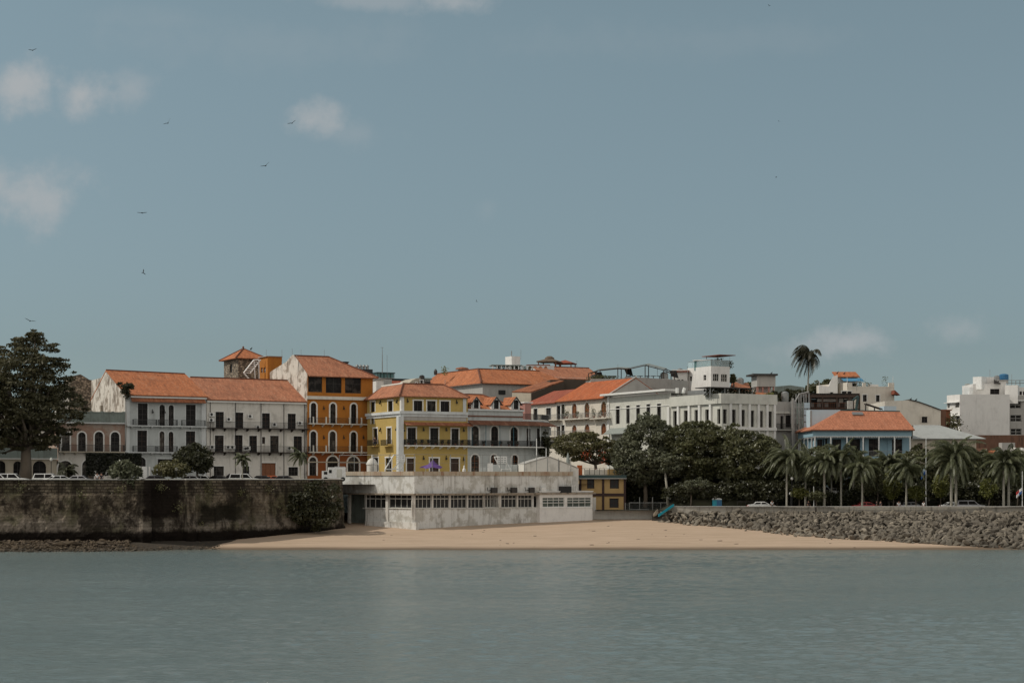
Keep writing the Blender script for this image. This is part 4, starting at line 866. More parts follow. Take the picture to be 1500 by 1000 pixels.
# --- big roofs behind
g=Fr(707,362,28); gl=perp(g); b=thing('large_tiled_house','very large house with long orange roof and grey wall behind the dormer house','building'); p=g.pt
e=g.s(800)+6; T=29; ze=29.65; zr=33.2; m=MB(); m.poly([p(0,14,0),p(e,14,0),p(e,ze-.1,0),p(0,ze-.1,0)]); m.poly([p(0,14,-T),p(0,14,0),p(0,ze-.1,0),p(0,ze-.1,-T)]); m.poly([p(e,14,0),p(e,14,-12),p(e,ze-.1,-12),p(e,ze-.1,0)]); m.build('wall',K['grey'],b)
m=MB(); o_=.7; c0=p(-o_,ze,o_); c1=p(e+o_,ze,o_); r1=p(e-3,zr,-8.5); r0_=p(3.2,zr,-8.5); cl_=p(-o_,ze,-T); rl=p(3.2,zr,-T)
roofpoly(m,[c0,c1,r1,r0_]); roofpoly(m,[cl_,c0,r0_,rl]); roofpoly(m,[c1,p(e+o_,ze,-16),r1]); roofpoly(m,[p(-o_,ze,-T-4),cl_,rl])
rf=m.build('roof',K['tile'],b); m=MB(); up_=Vector((0,0,.07)); ridge(m,c0+up_,r0_+up_,.2); ridge(m,r0_+up_,r1+up_); ridge(m,r0_+up_,rl+up_); m.build('ridge_cap',K['ridge'],rf)
for x_ in (735,772): q_=g.s(x_); MB().fb(g,q_-.8,q_+.8,ze-2.3,ze-1.4,.003,.2).build('vent',K['black'],b)
# small roof units on the left ridge
for px_,lb in ((638,'small dark roof vent on the left end of the long orange ridge'),(651,'green leafed plant standing on the orange ridge')):
    c_=P(px_,545,378); 
    if px_==638: tag(MB().lathe(c_,[(.35,-.6),(.4,.2),(.15,.7)],8).build('roof_vent',K['frame'],None),lb,'vent')
    else:
        t_=thing('ridge_plant',lb,'plant'); m=MB()
        for _ in range(90): leafq(m,c_+Vector((rnd.gauss(0,.35),rnd.gauss(0,.3),rnd.uniform(-.6,1.3))),.2,rnd)
        m.build('foliage',K['leaf_yel'],t_)
t_=thing('roof_kiosk','flat round tiled kiosk roof poking above the long orange ridge','kiosk'); c_=P(677,541,385); MB().lathe(c_,[(1.6,-.0),(1.3,.35),(.2,.55)],12).build('roof',K['tile2'],t_); MB().lathe(c_,[(.9,-2.2),(.9,-.02)],10).build('post',K['cream'],t_)
# second orange roof right (810-870)
g=Fr(801,392,28); b=thing('white_gable_house','house with white gable end and orange roof below the thatched pavilion','building'); p=g.pt; e=g.s(869)+3; ze=g.z(553,835); zr=g.z(536,815)+.3; D=7
m=MB(); m.poly([p(0,14,-D*2),p(0,14,0),p(0,ze,0),p(0,zr-.1,-D),p(0,ze,-D*2)]); m.poly([p(0,14,0),p(e,14,0),p(e,ze,0),p(0,ze,0)]); m.build('wall',K['white'],b)
m=MB(); roofpoly(m,[p(-.1,ze-.3,.6),p(e,ze-.3,.6),p(e,zr,-D),p(-.1,zr,-D)]); roofpoly(m,[p(e,ze-.3,-2*D-.5),p(-.1,ze-.3,-2*D-.5),p(-.1,zr,-D),p(e,zr,-D)]); rf=m.build('roof',K['tile2'],b); m=MB(); ridge(m,p(0,zr+.05,-D),p(e,zr+.05,-D)); m.build('ridge_cap',K['ridge'],rf)
# brown low roof + dark side passage (750-830)
g=Fr(751,312,-30); b=thing('brown_lean_to','weathered brown lean-to roof on a dark wall right of the dormer house','building'); 
a0,a1,a2,a3=P(750,573,355),P(778,573.5,352),P(826,557,359),P(800,557,366)
m=MB(); roofpoly(m,[a0,a1,a2,a3],.25); m.build('roof',K['tile5'],b)
m=MB(); m.poly([Vector((a1.x,a1.y,14)),Vector((a2.x,a2.y,14)),a2-Vector((0,0,.3)),a1-Vector((0,0,.3))]); m.build('side_wall',K['darkw'],b)
m=MB(); m.poly([Vector((a0.x,a0.y,14)),Vector((a1.x,a1.y,14)),a1-Vector((0,0,.3)),a0-Vector((0,0,.3))]); m.build('wall',K['cream'],b)
g=Fr(800,330,28); simple_box('dark_back_house','dark grey wall with pale shutter below the large orange roofs','building',806,858,556,590,360,4,K['darkw'],10,zb=12,op=(C7,[(298,348,340,400)]),fm=K['framew'],pm=K['steel'])
# white cube tank & roof terrace
g=Fr(749.5,402,28); gl=perp(g); b=thing('roof_cube','white cubic stair head on the green roof terrace','hut'); z0,z1=g.z(540,750),g.z(521.5,750); wl=g.s(762); tl=gl.s(740); m=MB(); panel(m,g,0,wl,z0-2,z1); panel(m,gl,tl,0,z0-2,z1); m.poly([g.pt(0,z1,0),g.pt(wl,z1,0),g.pt(wl,z1,tl),g.pt(0,z1,tl)]); m.poly([g.pt(wl,z0,0),g.pt(wl,z0,tl),g.pt(wl,z1,tl),g.pt(wl,z1,0)]); m.build('wall',K['white'],b); MB().tube([g.pt(.5,z1,-1),g.pt(.5,z1+1.3,-1)],.12,5).build('pipe',K['steel'],b)
b=thing('roof_terrace','roof terrace with green canopy, hedge and small arched balustrade behind the long orange roof','terrace'); g=Fr(720,396,10); m=MB(); e=g.s(812); m.fb(g,0,e,14,g.z(542,760),-6,0); m.build('wall',K['grey'],b); MB().fb(g,0,g.s(765),g.z(535.5,740),g.z(534,740),-4,0).build('canopy',K['canvasg'],b)
m=MB()
for k in range(8): q_=g.s(722+k*6.3); m.fb(g,q_-.12,q_+.12,g.z(542,740),g.z(535.6,740),-.4,-.1)
m.build('post',K['wpaint'],b); z0=g.z(542,780)+.003; z1=g.z(535,780); e0=g.s(763); oo=[(e0+.5+k*1.25,e0+1.35+k*1.25,z0+.1,z1-.15,True) for k in range(5)]; m=MB(); panel(m,g.off(-.1),e0,e,z0,z1,oo,.2); m.build('arched_balustrade',K['trimblue'],b)
m=MB()
for _ in range(900): leafq(m,g.pt(rnd.uniform(g.s(728),e),z0+rnd.uniform(-.2,.9),rnd.uniform(-2,-.5)),.2,rnd)
m.build('hedge',K['leaf_mid'],b)
# thatched pavilion
def pavilion(label,pxc,ytop,yeave,hw,Y,mat,posts=True,ybase=540,ang=28,cat='pavilion',knob=False):
    b=thing('roof_pavilion',label,cat); c_=P(pxc,yeave,Y); zt=px_z(ytop,Y); h=hw/F*Y; m=MB(); cs=[]
    for a in (0,90,180,270): v=Vector((math.cos(R(a+ang)),math.sin(R(a+ang)),0))*h*1.1; cs.append(Vector((c_.x+v.x,c_.y+v.y,c_.z)))
    pk=Vector((c_.x,c_.y,zt))
    for i in range(4): roofpoly(m,[cs[i],cs[(i+1)%4],pk],.22)
    rf=m.build('roof',mat,b)
    if knob: MB().lathe(pk-Vector((0,0,.5)),[(1.2,0),(1.1,.5),(.5,.9)],10).build('cap',K['thatch'],rf)
    zb=px_z(ybase,Y)
    for v in cs:
        w_=c_.lerp(v,.85); MB().bar(Vector((w_.x,w_.y,zb)),Vector((w_.x,w_.y,c_.z-.05)),.13).build('post',K['woodred'],b)
    return b
pavilion('thatched hip roof pavilion topped with a knob above the white gable house',805,524,529.5,20,410,K['thatch'],knob=True)
pavilion('lower tiled pavilion roof right of the thatched one',828,527,532,18,414,K['tile4'])
tag(MB().box(px_x(771,400),400,px_z(536,400),px_x(806,400),408,px_z(533.8,400)).build('flat_canopy',K['tile4'],None),'thin dark red flat canopy left of the thatched pavilion','canopy')
# --- B7 white and brick roof
f7=Fr(889,322,-62); b=thing('white_balcony_house','warm white house with vivid orange roof, arched brown doors and plant filled balconies','building'); p=f7.pt
sm=f7.s(817.5); s0=f7.s(770); zg7=6; ze=24.8
o_r=ops(f7,C7,[(432,503,472,625,'a'),(535,497,575,618,'a'),(670,487,712,605,'a'),(433,678,472,770,'a'),(535,672,577,765,'a'),(670,665,712,755,'a')]); o_l=ops(f7,C7,[(222,540,262,637),(308,522,340,640),(346,512,372,632),(225,700,262,765),(308,690,340,790),(346,680,372,780),(120,545,152,640)])
m=MB(); panel(m,f7,s0,0,zg7,ze,o_r+o_l); m.poly([p(s0,zg7,-12),p(s0,zg7,0),p(s0,ze,0),p(s0,ze,-12)]); m.build('wall',K['offwhite2'],b); m=MB(); m.poly([p(-.02,ze-1,.01),p(-.02,ze-1,-13),p(-.02,ze+.3,-13),p(-.02,28.75,-6.5),p(-.02,ze-.1,.01)]); m.prism([p(-.02,ze-.1,.6),p(-.02,28.8,-6.5),p(-.02,28.95,-6.5),p(-.02,ze+.05,.6)],f7.u*.35); m.build('gable_wall',K['grey'],b)
windows(b,f7,o_r,K['woodred'],K['woodred'],K['trim'],2,3,tw=.15,name='door'); windows(b,f7,o_l,K['frame'],K['pane2'],K['trim'],2,3,tw=.15)
m=MB(); roofpoly(m,[p(sm-.2,ze-.15,.7),p(0,ze-.15,.7),p(0,28.6,-6.5),p(sm-.2,28.6,-6.5)]); roofpoly(m,[p(0,ze,-13),p(sm,ze,-13),p(sm,28.6,-6.5),p(0,28.6,-6.5)]); m.build('roof',K['tile3'],b)
m=MB(); roofpoly(m,[p(s0-.5,ze-.3,.6),p(sm-.22,ze-.3,.6),p(sm-.22,27.4,-5.5),p(s0+2,27.4,-5.5)]); m.build('roof',K['tile4'],b)
for a,c_,yy in ((190,350,642),(372,608,632),(615,750,628),(200,350,775),(372,608,770)):
    balcony(b,f7,sc_(f7,C7,a),sc_(f7,C7,c_),zc(f7,C7,(a+c_)/2,yy)+.1,1.1,K['offwhite2'],K['steel'],nb=2,sp=.2)
for a,yy,h_ in ((400,632,2.2),(420,632,1.0),(503,632,1.0),(590,628,2.6),(640,626,1.3),(690,625,1.0),(725,622,2.6)):
    q_=f7.pt(sc_(f7,C7,a),zc(f7,C7,a,yy)+.1,.75); plant_pot(q_.x,q_.y,q_.z,'leafy plant on the upper balcony of the warm white house','potted plants on the white house balcony',h_,'leaf_mid',.4)
# --- B8
f8=f7; b=thing('cornice_house','off-white house with a long white cornice and tall narrow windows above the park trees','building'); s0=.02; e8=f8.s(983); ze=24.6
o1=ops(f8,C8,[(110,473,140,603),(187,468,213,600),(260,465,288,595),(335,458,363,590),(412,455,442,585)]); m=MB(); panel(m,f8,s0,e8,6,ze,o1); m.poly([p(s0,ze,0),p(e8,ze,0),p(e8,ze,-5),p(s0,ze,-5)]); m.build('wall',K['offwhite'],b)
windows(b,f8,o1,K['frame'],K['pane2'],K['trim'],2,4,tw=.1)
zC=24.95; MB().fb(f8,-.6,e8-.1,zC,zC+.35,-1.0,1.2).build('cornice',K['trim'],b)
MB().fb(f8,s0,e8,zc(f8,C8,250,487),zc(f8,C8,250,482),.003,.1).build('string_course',K['trim'],b)
m=MB(); q0_=sc_(f8,C8,70); q1_=sc_(f8,C8,215); zz=zc(f8,C8,140,640); m.prism([f8.pt(q0_,zz+.2,.01),f8.pt(q0_,zz-.9,1.6),f8.pt(q0_,zz-1.0,1.6),f8.pt(q0_,zz+.05,.01)],f8.u*(q1_-q0_)); m.build('awning',K['canvasg'],b)
m=MB(); m.fb(f8,.3,1.0,6,24.9,.004,.15); m.build('pilaster',K['trim'],b)
# grey terrace wall above B8
gt=Fr(918,316,-50); b=thing('terrace_block','grey rendered block with roof terrace and pergola above the cornice house','building'); m=MB()
A0,A1,A2,A3=P(897,579,331),P(916,551.5,331),P(984,555.5,338),P(980,575,338)
zl=20; m.poly([Vector((A0.x,A0.y,zl)),Vector((A3.x,A3.y,zl)),A3,A2,A1,A0]); m.poly([Vector((A3.x,A3.y,zl)),Vector((A3.x+4,A3.y+6,zl)),Vector((A2.x+4,A2.y+6,A2.z)),A2,A3]); m.poly([A1,A2,Vector((A2.x+4,A2.y+14,A2.z)),Vector((A1.x+4,A1.y+14,A1.z))]); m.build('wall',K['grey'],b)
gg=Fr(918,331,16); windows(b,gg.off(.3),ops(gg,C8,[(225,340,240,368),(250,330,275,358)]),K['frame'],K['pane'],None,1,1,depth=.1)
b=thing('pergola','open dark pergola with torn shade sheets over the roof terrace','pergola'); m=MB(); pr=[]
tp=[(862,547),(874,543),(905,540),(918,541),(945,535),(972,542),(983,547)]
for (x_,y_) in tp: pr.append((P(x_,y_,342),P(x_+5,y_-1,349)))
for (a,a2),(c_,c2) in zip(pr,pr[1:]): m.bar(a,c_,.08); m.bar(a2,c2,.08); m.bar(a.lerp(c_,.5),a2.lerp(c2,.5),.06)
for (a,a2) in pr: m.bar(a,a2,.07); m.bar(a,Vector((a.x,a.y,px_z(556,342))),.09); m.bar(a2,Vector((a2.x,a2.y,px_z(556,342))),.09)
m.build('frame',K['wood'],b); m=MB()
for i,k_ in ((1,.5),(3,1),(4,1),(2,.8)):
    (a,a2),(c_,c2)=pr[i],pr[i+1]; up_=Vector((0,0,.16)); m.hexa([a+up_,c_+up_,c2+up_,a2+up_,a+up_*1.6,c_+up_*1.6,c2+up_*1.6,a2+up_*1.6])
m.build('shade_sheet',K['canvasg'],b)
for i in (0,2,5):
    m=MB(); (a,a2),(c_,c2)=pr[i],pr[i+1]; q_=a2.lerp(c2,.3); m.prism([q_,q_+Vector((1.5,0,0)),q_+Vector((1.9,0,-1.6)),q_+Vector((.5,0,-1.2))],(0,.1,0)); m.build('hanging_sheet',K['black'],b)
tag(MB().box(px_x(866,340),340,px_z(559,340),px_x(980,340),352,px_z(554.5,340)).build('terrace_deck',K['grey'],None),'grey roof deck under the dark pergola','terrace')
for i,x_ in enumerate((884,892,899,921,930,938,948,957,966)):
    c_=P(x_,550.5,341.5+rnd.uniform(0,3)); m=MB(); m.lathe(c_-Vector((0,0,.9)),[(.45,0),(.08,.05),(.08,.8),(.6,.85),(.6,.92)],8); tag(m.build('table',K['frame'],None),'small dark table on the roof deck under the pergola','table','tables under the pergola')
for x_,y_ in ((880,556),(872,558),(895,557)):
    t_=thing('terrace_shrub','low green shrub on the roof deck edge by the pergola','plant','shrubs on the roof deck'); m=MB()
    for _ in range(160): leafq(m,P(x_,y_,341)+Vector((rnd.gauss(0,1),rnd.gauss(0,.3),rnd.uniform(0,.9))),.2,rnd)
    m.build('foliage',K['leaf_mid'],t_)
# small white house left of tower
b,g,s1,z0,z1=simple_box('roof_house','small white roof house with brown fascia left of the white tower','building',985,1007,545,572,352,6,K['white'],-10,zb=20,op=(C8,[(535,278,550,330),(560,278,580,305),(590,278,605,305)]))
MB().fb(g,-.2,s1+.3,z1+.004,z1+.25,-6.2,.6).build('roof_slab',K['tile4'],b); MB().fb(g,-.1,s1+.2,z1+.254,z1+.5,-6,.5).build('parapet',K['wpaint'],b)
# --- white tower
g=Fr(1041.5,345,28); gl=perp(g); b=thing('white_tower','white cubic tower house with glass roof balustrade and a floating canopy','building'); z1=g.z(536,1041.5); zb=20; wl=g.s(1069); tl=gl.s(1006.5)
ol=ops(gl,C8,[(650,255,668,290),(752,245,772,285)]); orr=ops(g,C8,[(822,237,864,290),(881,240,925,295)]); m=MB(); panel(m,gl,tl,0,zb,z1,ol,.2); panel(m,g,0,wl,zb,z1,orr,.2); m.poly([g.pt(0,z1-.6,0),g.pt(wl,z1-.6,0),g.pt(wl,z1-.6,tl),g.pt(0,z1-.6,tl)]); m.poly([g.pt(wl,zb,0),g.pt(wl,zb,tl),g.pt(wl,z1,tl),g.pt(wl,z1,0)]); m.poly([g.pt(wl,zb,tl),g.pt(0,zb,tl),g.pt(0,z1,tl),g.pt(wl,z1,tl)]); m.build('wall',K['white'],b)
windows(b,gl,ol,K['framew'],K['pane2'],None,1,2,depth=.15); windows(b,g,orr,K['framew'],K['pane'],None,3,2,depth=.15,bw=.05)
def glasspane(): 
    m,t,b_,o=nt('clear_balustrade'); b_.inputs['Base Color'].default_value=(.5,.62,.65,1); b_.inputs['Roughness'].default_value=.05; b_.inputs['Alpha'].default_value=.35; return m
K['clear']=glasspane()
m=MB(); m.fb(gl,tl+.1,-.1,z1+.01,z1+1.25,-.15,-.1); m.fb(g,.1,wl-.1,z1+.01,z1+1.25,-.15,-.1); m.build('glass_balustrade',K['clear'],b)
m=MB()
for fr_,a,c_ in ((gl,tl+.1,-.1),(g,.1,wl-.1)):
    m.fb(fr_,a,c_,z1+1.26,z1+1.32,-.16,-.08)
    for k in range(6): q_=a+(c_-a)*k/5; m.fb(fr_,q_-.03,q_+.03,z1+.01,z1+1.26,-.2,-.151)
m.build('rail',K['steel'],b)
m=MB(); zz=g.z(520,1035); m.fb(gl,tl*.55,1.5,zz,zz+.12,-5,-1); cn=m.build('canopy',K['tile4'],b); MB().tube([gl.pt(-2,z1-.6,-3),gl.pt(-2,zz,-3)],.07,5).build('canopy_post',K['steel'],b); MB().tube([gl.pt(-4.5,z1-.6,-2),gl.pt(-4.5,zz,-2)],.07,5).build('canopy_post',K['steel'],b)
simple_box('glass_room','low glazed room on top of the white tower','room',1017,1041,528.5,536,350,4,K['glassgreen'],-28,cap=K['wpaint'],zb=z1-.59)
for x_ in (1053,1058,1063,1067):
    t_=thing('roof_plant','bushy green plant on the roof of the white tower','plant','plants on the white tower'); m=MB(); c0=P(x_,535,348)
    for _ in range(150): leafq(m,c0+Vector((rnd.gauss(0,.45),rnd.gauss(0,.4),rnd.uniform(-.6,1.4 if x_<1056 else .9))),.2,rnd)
    m.build('foliage',K['leaf_mid'],t_)
# --- B9
f9r=Fr.__new__(Fr); f9r.u=Vector((math.cos(R(28)),math.sin(R(28)),0)); f9r.n=Vector((f9r.u.y,-f9r.u.x,0)); f9r.A=f8.pt(f8.s(1057),0,0); f9r.deg=28; f9l=perp(f9r)
b=thing('pilastered_house','off-white flat roofed corner house with tall pilasters and narrow windows above the park trees','building'); tl=f9l.s(983)+.02; wl=f9r.s(1135.5); z1=23.65; zp=zc(f9l,C8,700,466)
ol=ops(f9l,C8,[(530,508,565,620),(608,505,640,615),(686,500,718,610),(765,497,795,605)])+[(-1.3,-.35,zc(f9l,C8,850,603),zc(f9l,C8,850,495),False)]
orr=[(.3,1.1,zc(f9r,R1,80,600),zc(f9r,R1,80,495),False)]+ops(f9r,R1,[(162,498,190,610),(230,500,257,620),(297,505,324,625),(363,508,389,628),(428,512,455,632)])
m=MB(); panel(m,f9l,tl,0,5,z1,ol,.45); panel(m,f9r,0,wl,5,z1,orr,.45); m.poly([f9r.pt(wl,5,0),f9r.pt(wl,5,tl),f9r.pt(wl,z1,tl),f9r.pt(wl,z1,0)]); zz=z1-.9; m.poly([f9r.pt(0,zz,0),f9r.pt(wl,zz,0),f9r.pt(wl,zz,tl),f9r.pt(0,zz,tl)]); m.build('wall',K['offwhite'],b)
windows(b,f9l,ol,K['frame'],K['pane'],None,2,3,depth=.35); windows(b,f9r,orr,K['frame'],K['pane'],None,2,3,depth=.35)
m=MB(); m.fb(f9l,tl,.35,zp,z1+.2,.004,.36); m.fb(f9r,.004,wl+.2,zp,z1+.2,.004,.355); m.build('parapet',K['offwhite'],b)
zl_=zc(f9r,R1,280,628)
for x_ in (500,570,650,725,805): q_=sc_(f9l,C8,x_)+.15; MB().fb(f9l,q_-.28,q_+.28,7,zp-.003,.004,.3).build('pilaster',K['trim'],b)
for x_ in (150,220,288,355,418,472): q_=sc_(f9r,R1,x_)-.1; MB().fb(f9r,q_-.22,q_+.22,7,zp-.003,.004,.3).build('pilaster',K['trim'],b)
MB().fb(f9r,.3,wl,zl_-.5,zl_,.305,.5).build('ledge',K['trim'],b)
# roof items of B9: green fence, planting, pipes
m=MB(); m.fb(f9l,tl+1,-3,z1,z1+1.3,-3,-2.85); tag(m.build('roof_screen',K['steel'],None),'low corrugated grey green screen on the roof of the pilastered house','screen')
t_=thing('roof_hedge','dark green planting on the roof of the pilastered house','plant'); m=MB()
for _ in range(1500): leafq(m,f9r.pt(rnd.uniform(-1,wl*.8),z1+rnd.uniform(-.3,1.2),rnd.uniform(-4,-2)),.2,rnd)
m.build('foliage',K['leaf_dark'],t_)
b_=thing('roof_canopy','thin dark steel canopy over the planting on the pilastered house','canopy'); zz=f9r.z(568,1075); MB().fb(f9r,-2,7.5,zz,zz+.15,-5,-1).build('roof',K['frame'],b_); m=MB()
for q_ in (-1.5,1.5,4.5,7.2): m.fb(f9r,q_-.06,q_+.06,z1-.8,zz,-1.3,-1.15)
m.build('post',K['steel'],b_)
for x_,lb in ((992,'white vertical pipe on the roof left of the white tower'),(1001,'slanting white duct at the left end of the green screen')):
    tag(MB().tube([P(x_-2 if x_>995 else x_,580,306),P(x_+2 if x_>995 else x_,568,306)],.3,8).build('duct',K['wpaint'],None),lb,'duct')
# tiled roofs right of tower (1070-1135)
for a,c_,ya,yb,Y_,lb,mt in ((1068,1102,559,571,350,'small red tiled roof directly right of the white tower','tile2'),(1099,1135,574,583,322,'low orange tiled roof under the grey water tower','tile')):
    b_=thing('tiled_roof_house',lb,'building'); m=MB(); A=P(a,yb,Y_); B=P(c_,yb+2,Y_+3); roofpoly(m,[A,B,P(c_-6,ya+2,Y_+7),P(a+4,ya,Y_+5)]); m.build('roof',K[mt],b_); MB().box(A.x+.3,Y_+.5,18,B.x-.3,Y_+8,A.z-.2).build('wall',K['cream'],b_)
# grey water tower house
g=Fr(1109,330,8); b_=thing('water_tower','grey concrete roof box with wide flat slab roof and open base','tower'); s1=g.s(1136); za,zb_=g.z(550,1120),g.z(566,1120); MB().fb(g,0,s1,zb_,za,-4,0).build('tank',K['grey'],b_); MB().fb(g,-.9,s1+.3,za+.004,za+.35,-4.6,.6).build('roof_slab',K['frame'],b_)
m=MB(); 
for q_ in (.2,s1*.33,s1*.66,s1-.3): m.fb(g,q_-.15,q_+.15,20,zb_-.003,-.5,-.2)
m.fb(g,0,s1,20,zb_-1.7,-4,-.1); m.build('post',K['pinkp'],b_); MB().fb(g,.1,s1-.1,20,zb_-.004,-3.9,-2.5).build('wall',K['white2'],b_)
# B10 grey building and pale hall behind
f10=Fr(1135.8,300,28); b=thing('grey_rear_house','grey house with parapet, dark balcony and large window right of the pilastered house','building'); e=f10.s(1166); z1=f10.z(588,1140); o1=ops(f10,R1,[(515,545,538,642),(553,540,603,628)])
m=MB(); panel(m,f10,0,e,5,z1,o1,.4); back_walls(m,f10,0,e,5,z1,8); m.build('wall',K['grey'],b); windows(b,f10,o1,K['frame'],K['pane'],K['grey'],4,2,depth=.3)
MB().fb(f10,0,e,f10.z(603,1150)-.3,f10.z(603,1150),.004,.3).build('string_course',K['offwhite'],b); balcony(b,f10,0,e,f10.z(629,1150),.8,K['offwhite'],K['iron'],sp=.15)
g=Fr(1135,420,5); b=thing('pale_hall','large pale grey hall with shallow gable beyond the grey water tower','building'); m=MB(); e=g.s(1178); p=g.pt; m.prism([p(0,14),p(e,14),p(e,g.z(567,1178)),p(g.s(1158),g.z(564,1158)),p(0,g.z(566,1140))],-g.n*12); m.build('wall',K['greenish'],b)
# --- blue house
fb_=Fr(1191.5,283,0); b=thing('blue_house','sky blue house with white veranda posts and broad coral tile roof behind the palms','building'); p=fb_.pt; e=fb_.s(1334.5); ze=17.75; z0=8.0; D=15
iw=fb_.off(-2.2); o1=ops(iw,R2,[(345,715,410,840),(475,713,550,840),(613,713,688,840),(783,715,857,842),(235,715,275,840),(288,712,310,840)]); o0=ops(iw,R2,[(630,890,685,955),(520,890,575,955),(400,890,455,955)])
m=MB(); panel(m,iw,iw.s(1193),iw.s(1333),z0,ze,o1+o0,.2); lw=perp(iw,iw.s(1193)); ol=[(-2.6-2.6*k,-1.4-2.6*k,13.1,16.4,False) for k in range(4)]; panel(m,lw,-D+2.5,0,z0,ze,ol,.2); a_=iw.s(1333); m.poly([iw.pt(a_,z0,0),iw.pt(a_,z0,-D+2),iw.pt(a_,ze,-D+2),iw.pt(a_,ze,0)]); m.build('wall',K['blue'],b)
windows(b,iw,o1,K['wood'],K['pane2'],None,2,3,tw=.1,shutter=K['blue']); windows(b,iw,o0,K['wood'],K['pane2'],K['trimblue'],2,2); windows(b,lw,ol,K['wood'],K['black'],None,2,3)
zf=fb_.z(669,1250); m=MB(); m.fb(fb_,0,e,zf-1.35,zf-.02,-.12,0); m.fb(fb_,-.003,e,zf-.25,zf-.023,-2.1,-.125); lf=perp(fb_); m.fb(lf,-D,-.2,zf-1.35,zf-.02,-2,0); m.build('balcony',K['blue'],b)
m=MB(); m.fb(fb_,-.1,e+.1,ze-1.35,ze-.25,-.18,.02); m.fb(lf,-D,-.19,ze-1.35,ze-.25,-.18,.05); m.build('frieze',K['blue'],b)
m=MB()
n_=int(e/.28)
for k in range(n_): q_=k*.28; m.fb(fb_,q_,q_+.17,ze-1.55,ze-1.352,-.1,-.06)
for k in range(n_): q_=k*.28; m.fb(fb_,q_,q_+.17,zf-1.55,zf-1.352,-.1,-.06)
m.fb(fb_,0,e,ze-1.40,ze-1.30,.025,.06); m.fb(fb_,0,e,zf-1.40,zf-1.30,.003,.05)
for k in range(int(D/.3)): q_=-k*.3; m.fb(lf,q_-.17,q_,ze-1.55,ze-1.352,-.1,-.06)
m.build('fretwork',K['wpaint'],b)
for x_ in (218,335,453,572,687,802,918): q_=fb_.s(cx(R2,x_)); q_=min(q_,e-.15); MB().fb(fb_,q_-.1,q_+.1,zf,ze-1.36,-.14,.04).build('veranda_post',K['wpaint'],b)
for x_ in (80,108,137,165,193): q_=lf.s(cx(R2,x_)); q_=max(-D,q_); MB().fb(lf,q_-.1,q_+.1,zf,ze-1.36,-.14,.04).build('veranda_post',K['wpaint'],b)
for x_ in (218,453,687,918): q_=min(fb_.s(cx(R2,x_)),e-.15); MB().fb(fb_,q_-.12,q_+.12,z0,zf-1.36,-.14,.02).build('veranda_post',K['wpaint'],b)
rail_mb(fb_,.1,e-.1,zf,1.0,-.05,ends=False,sp=.17,r=.012).build('railing',K['steel'],b); rail_mb(lf,-D,-.2,zf,1.0,-.05,ends=False,sp=.17,r=.012).build('railing',K['wpaint'],b)
m=MB(); rl_,rr_=P(1231,601,290),P(1318,602.5,290); c0,c1=p(-.5,ze-.22,.6),p(e+.5,ze-.22,.6); c2,c3=p(e+.5,ze-.22,-D-.6),p(-.5,ze-.22,-D-.6)
roofpoly(m,[c0,c1,rr_,rl_],.18); roofpoly(m,[c3,c0,rl_],.18); roofpoly(m,[c1,c2,rr_],.18); roofpoly(m,[c2,c3,rl_,rr_],.18); rf=m.build('roof',K['tileb'],b); m=MB(); m.tube([rl_,rr_],.14,6); m.build('ridge_cap',K['greenmetal'],rf)
nrm=(c1-c0).cross(rl_-c0).normalized(); nrm=nrm if nrm.z>0 else -nrm; cc_=P(1256,608,288.6); a_=Vector((1,0,0)); w_=nrm.cross(a_)
q_=[cc_+a_*x_+w_*y_ for x_,y_ in ((-.9,-.55),(.9,-.55),(.9,.55),(-.9,.55))]; zfix=(c0-cc_).dot(nrm); q_=[v+nrm*zfix for v in q_]
MB().hexa([v+nrm*.02 for v in q_]+[v+nrm*.18 for v in q_]).build('skylight',K['steel'],rf)
# light blue side block
g=Fr(1187,290,0); b=thing('light_blue_block','light blue rendered block with sloping top rising behind the left side of the coral roof','building'); m=MB(); p=g.pt; s1=g.s(1240); m.prism([p(0,10),p(s1,10),p(s1,g.z(600,1240)),p(0,g.z(600,1187))],-g.n*4.0); m.build('wall',K['bluelite'],b)
MB().fb(g,-.05,.25,10,g.z(600,1187)-.1,.004,.1).build('drain_pipe',K['steel'],b)
# dark scaffolded frame
b=thing('steel_frame_building','dark unfinished steel frame terrace with scaffolding and posters behind the blue house','building'); g=Fr(1162,305,0); m=MB(); p=g.pt
xs_=[1163,1171,1187,1205,1226,1244,1259]; zt_=g.z(580,1200); zm_=g.z(598,1200)
for x_ in xs_[2:]:
    q_=g.s(x_); m.fb(g,q_-.15,q_+.15,10,zt_,-.3,0); m.fb(g,q_-.15,q_+.15,10,zt_,-6,-5.7)
m.fb(g,g.s(1180),g.s(1260),zt_-.25,zt_+.25,-.35,.1); m.fb(g,g.s(1180),g.s(1260),zt_-.25,zt_+.25,-6.1,-5.7); m.fb(g,g.s(1187),g.s(1260),zm_-.15,zm_,-6,.05)
for k in range(9): q_=g.s(1181)+k*1.18; m.fb(g,q_-.06,q_+.06,zt_+.255,zt_+.4,-6,.1)
m.build('frame',K['wood'],b); m=MB(); m.fb(g,g.s(1187),g.s(1260),zm_,zt_-.3,-5.6,-5.5); m.build('back_wall',K['black'],b)
m=MB(); m.fb(g,g.s(1180),g.s(1260),zt_+.41,zt_+.5,-6,0); m.build('roof',K['frame'],b)
m=MB(); m.fb(g,g.s(1200),g.s(1230),zt_-.9,zt_-.35,-2,-1.9); m.fb(g,g.s(1232),g.s(1238),zt_-1.1,zt_-.3,-2,-1.9); m.build('strip_light',K['framew'],b)
for x_ in (1197,1208,1219,1236): 
    q_=g.s(x_); MB().fb(g,q_-.35,q_+.35,zm_+.5,zm_+1.3,-5.49,-5.45).build('window',K['steel'],b)
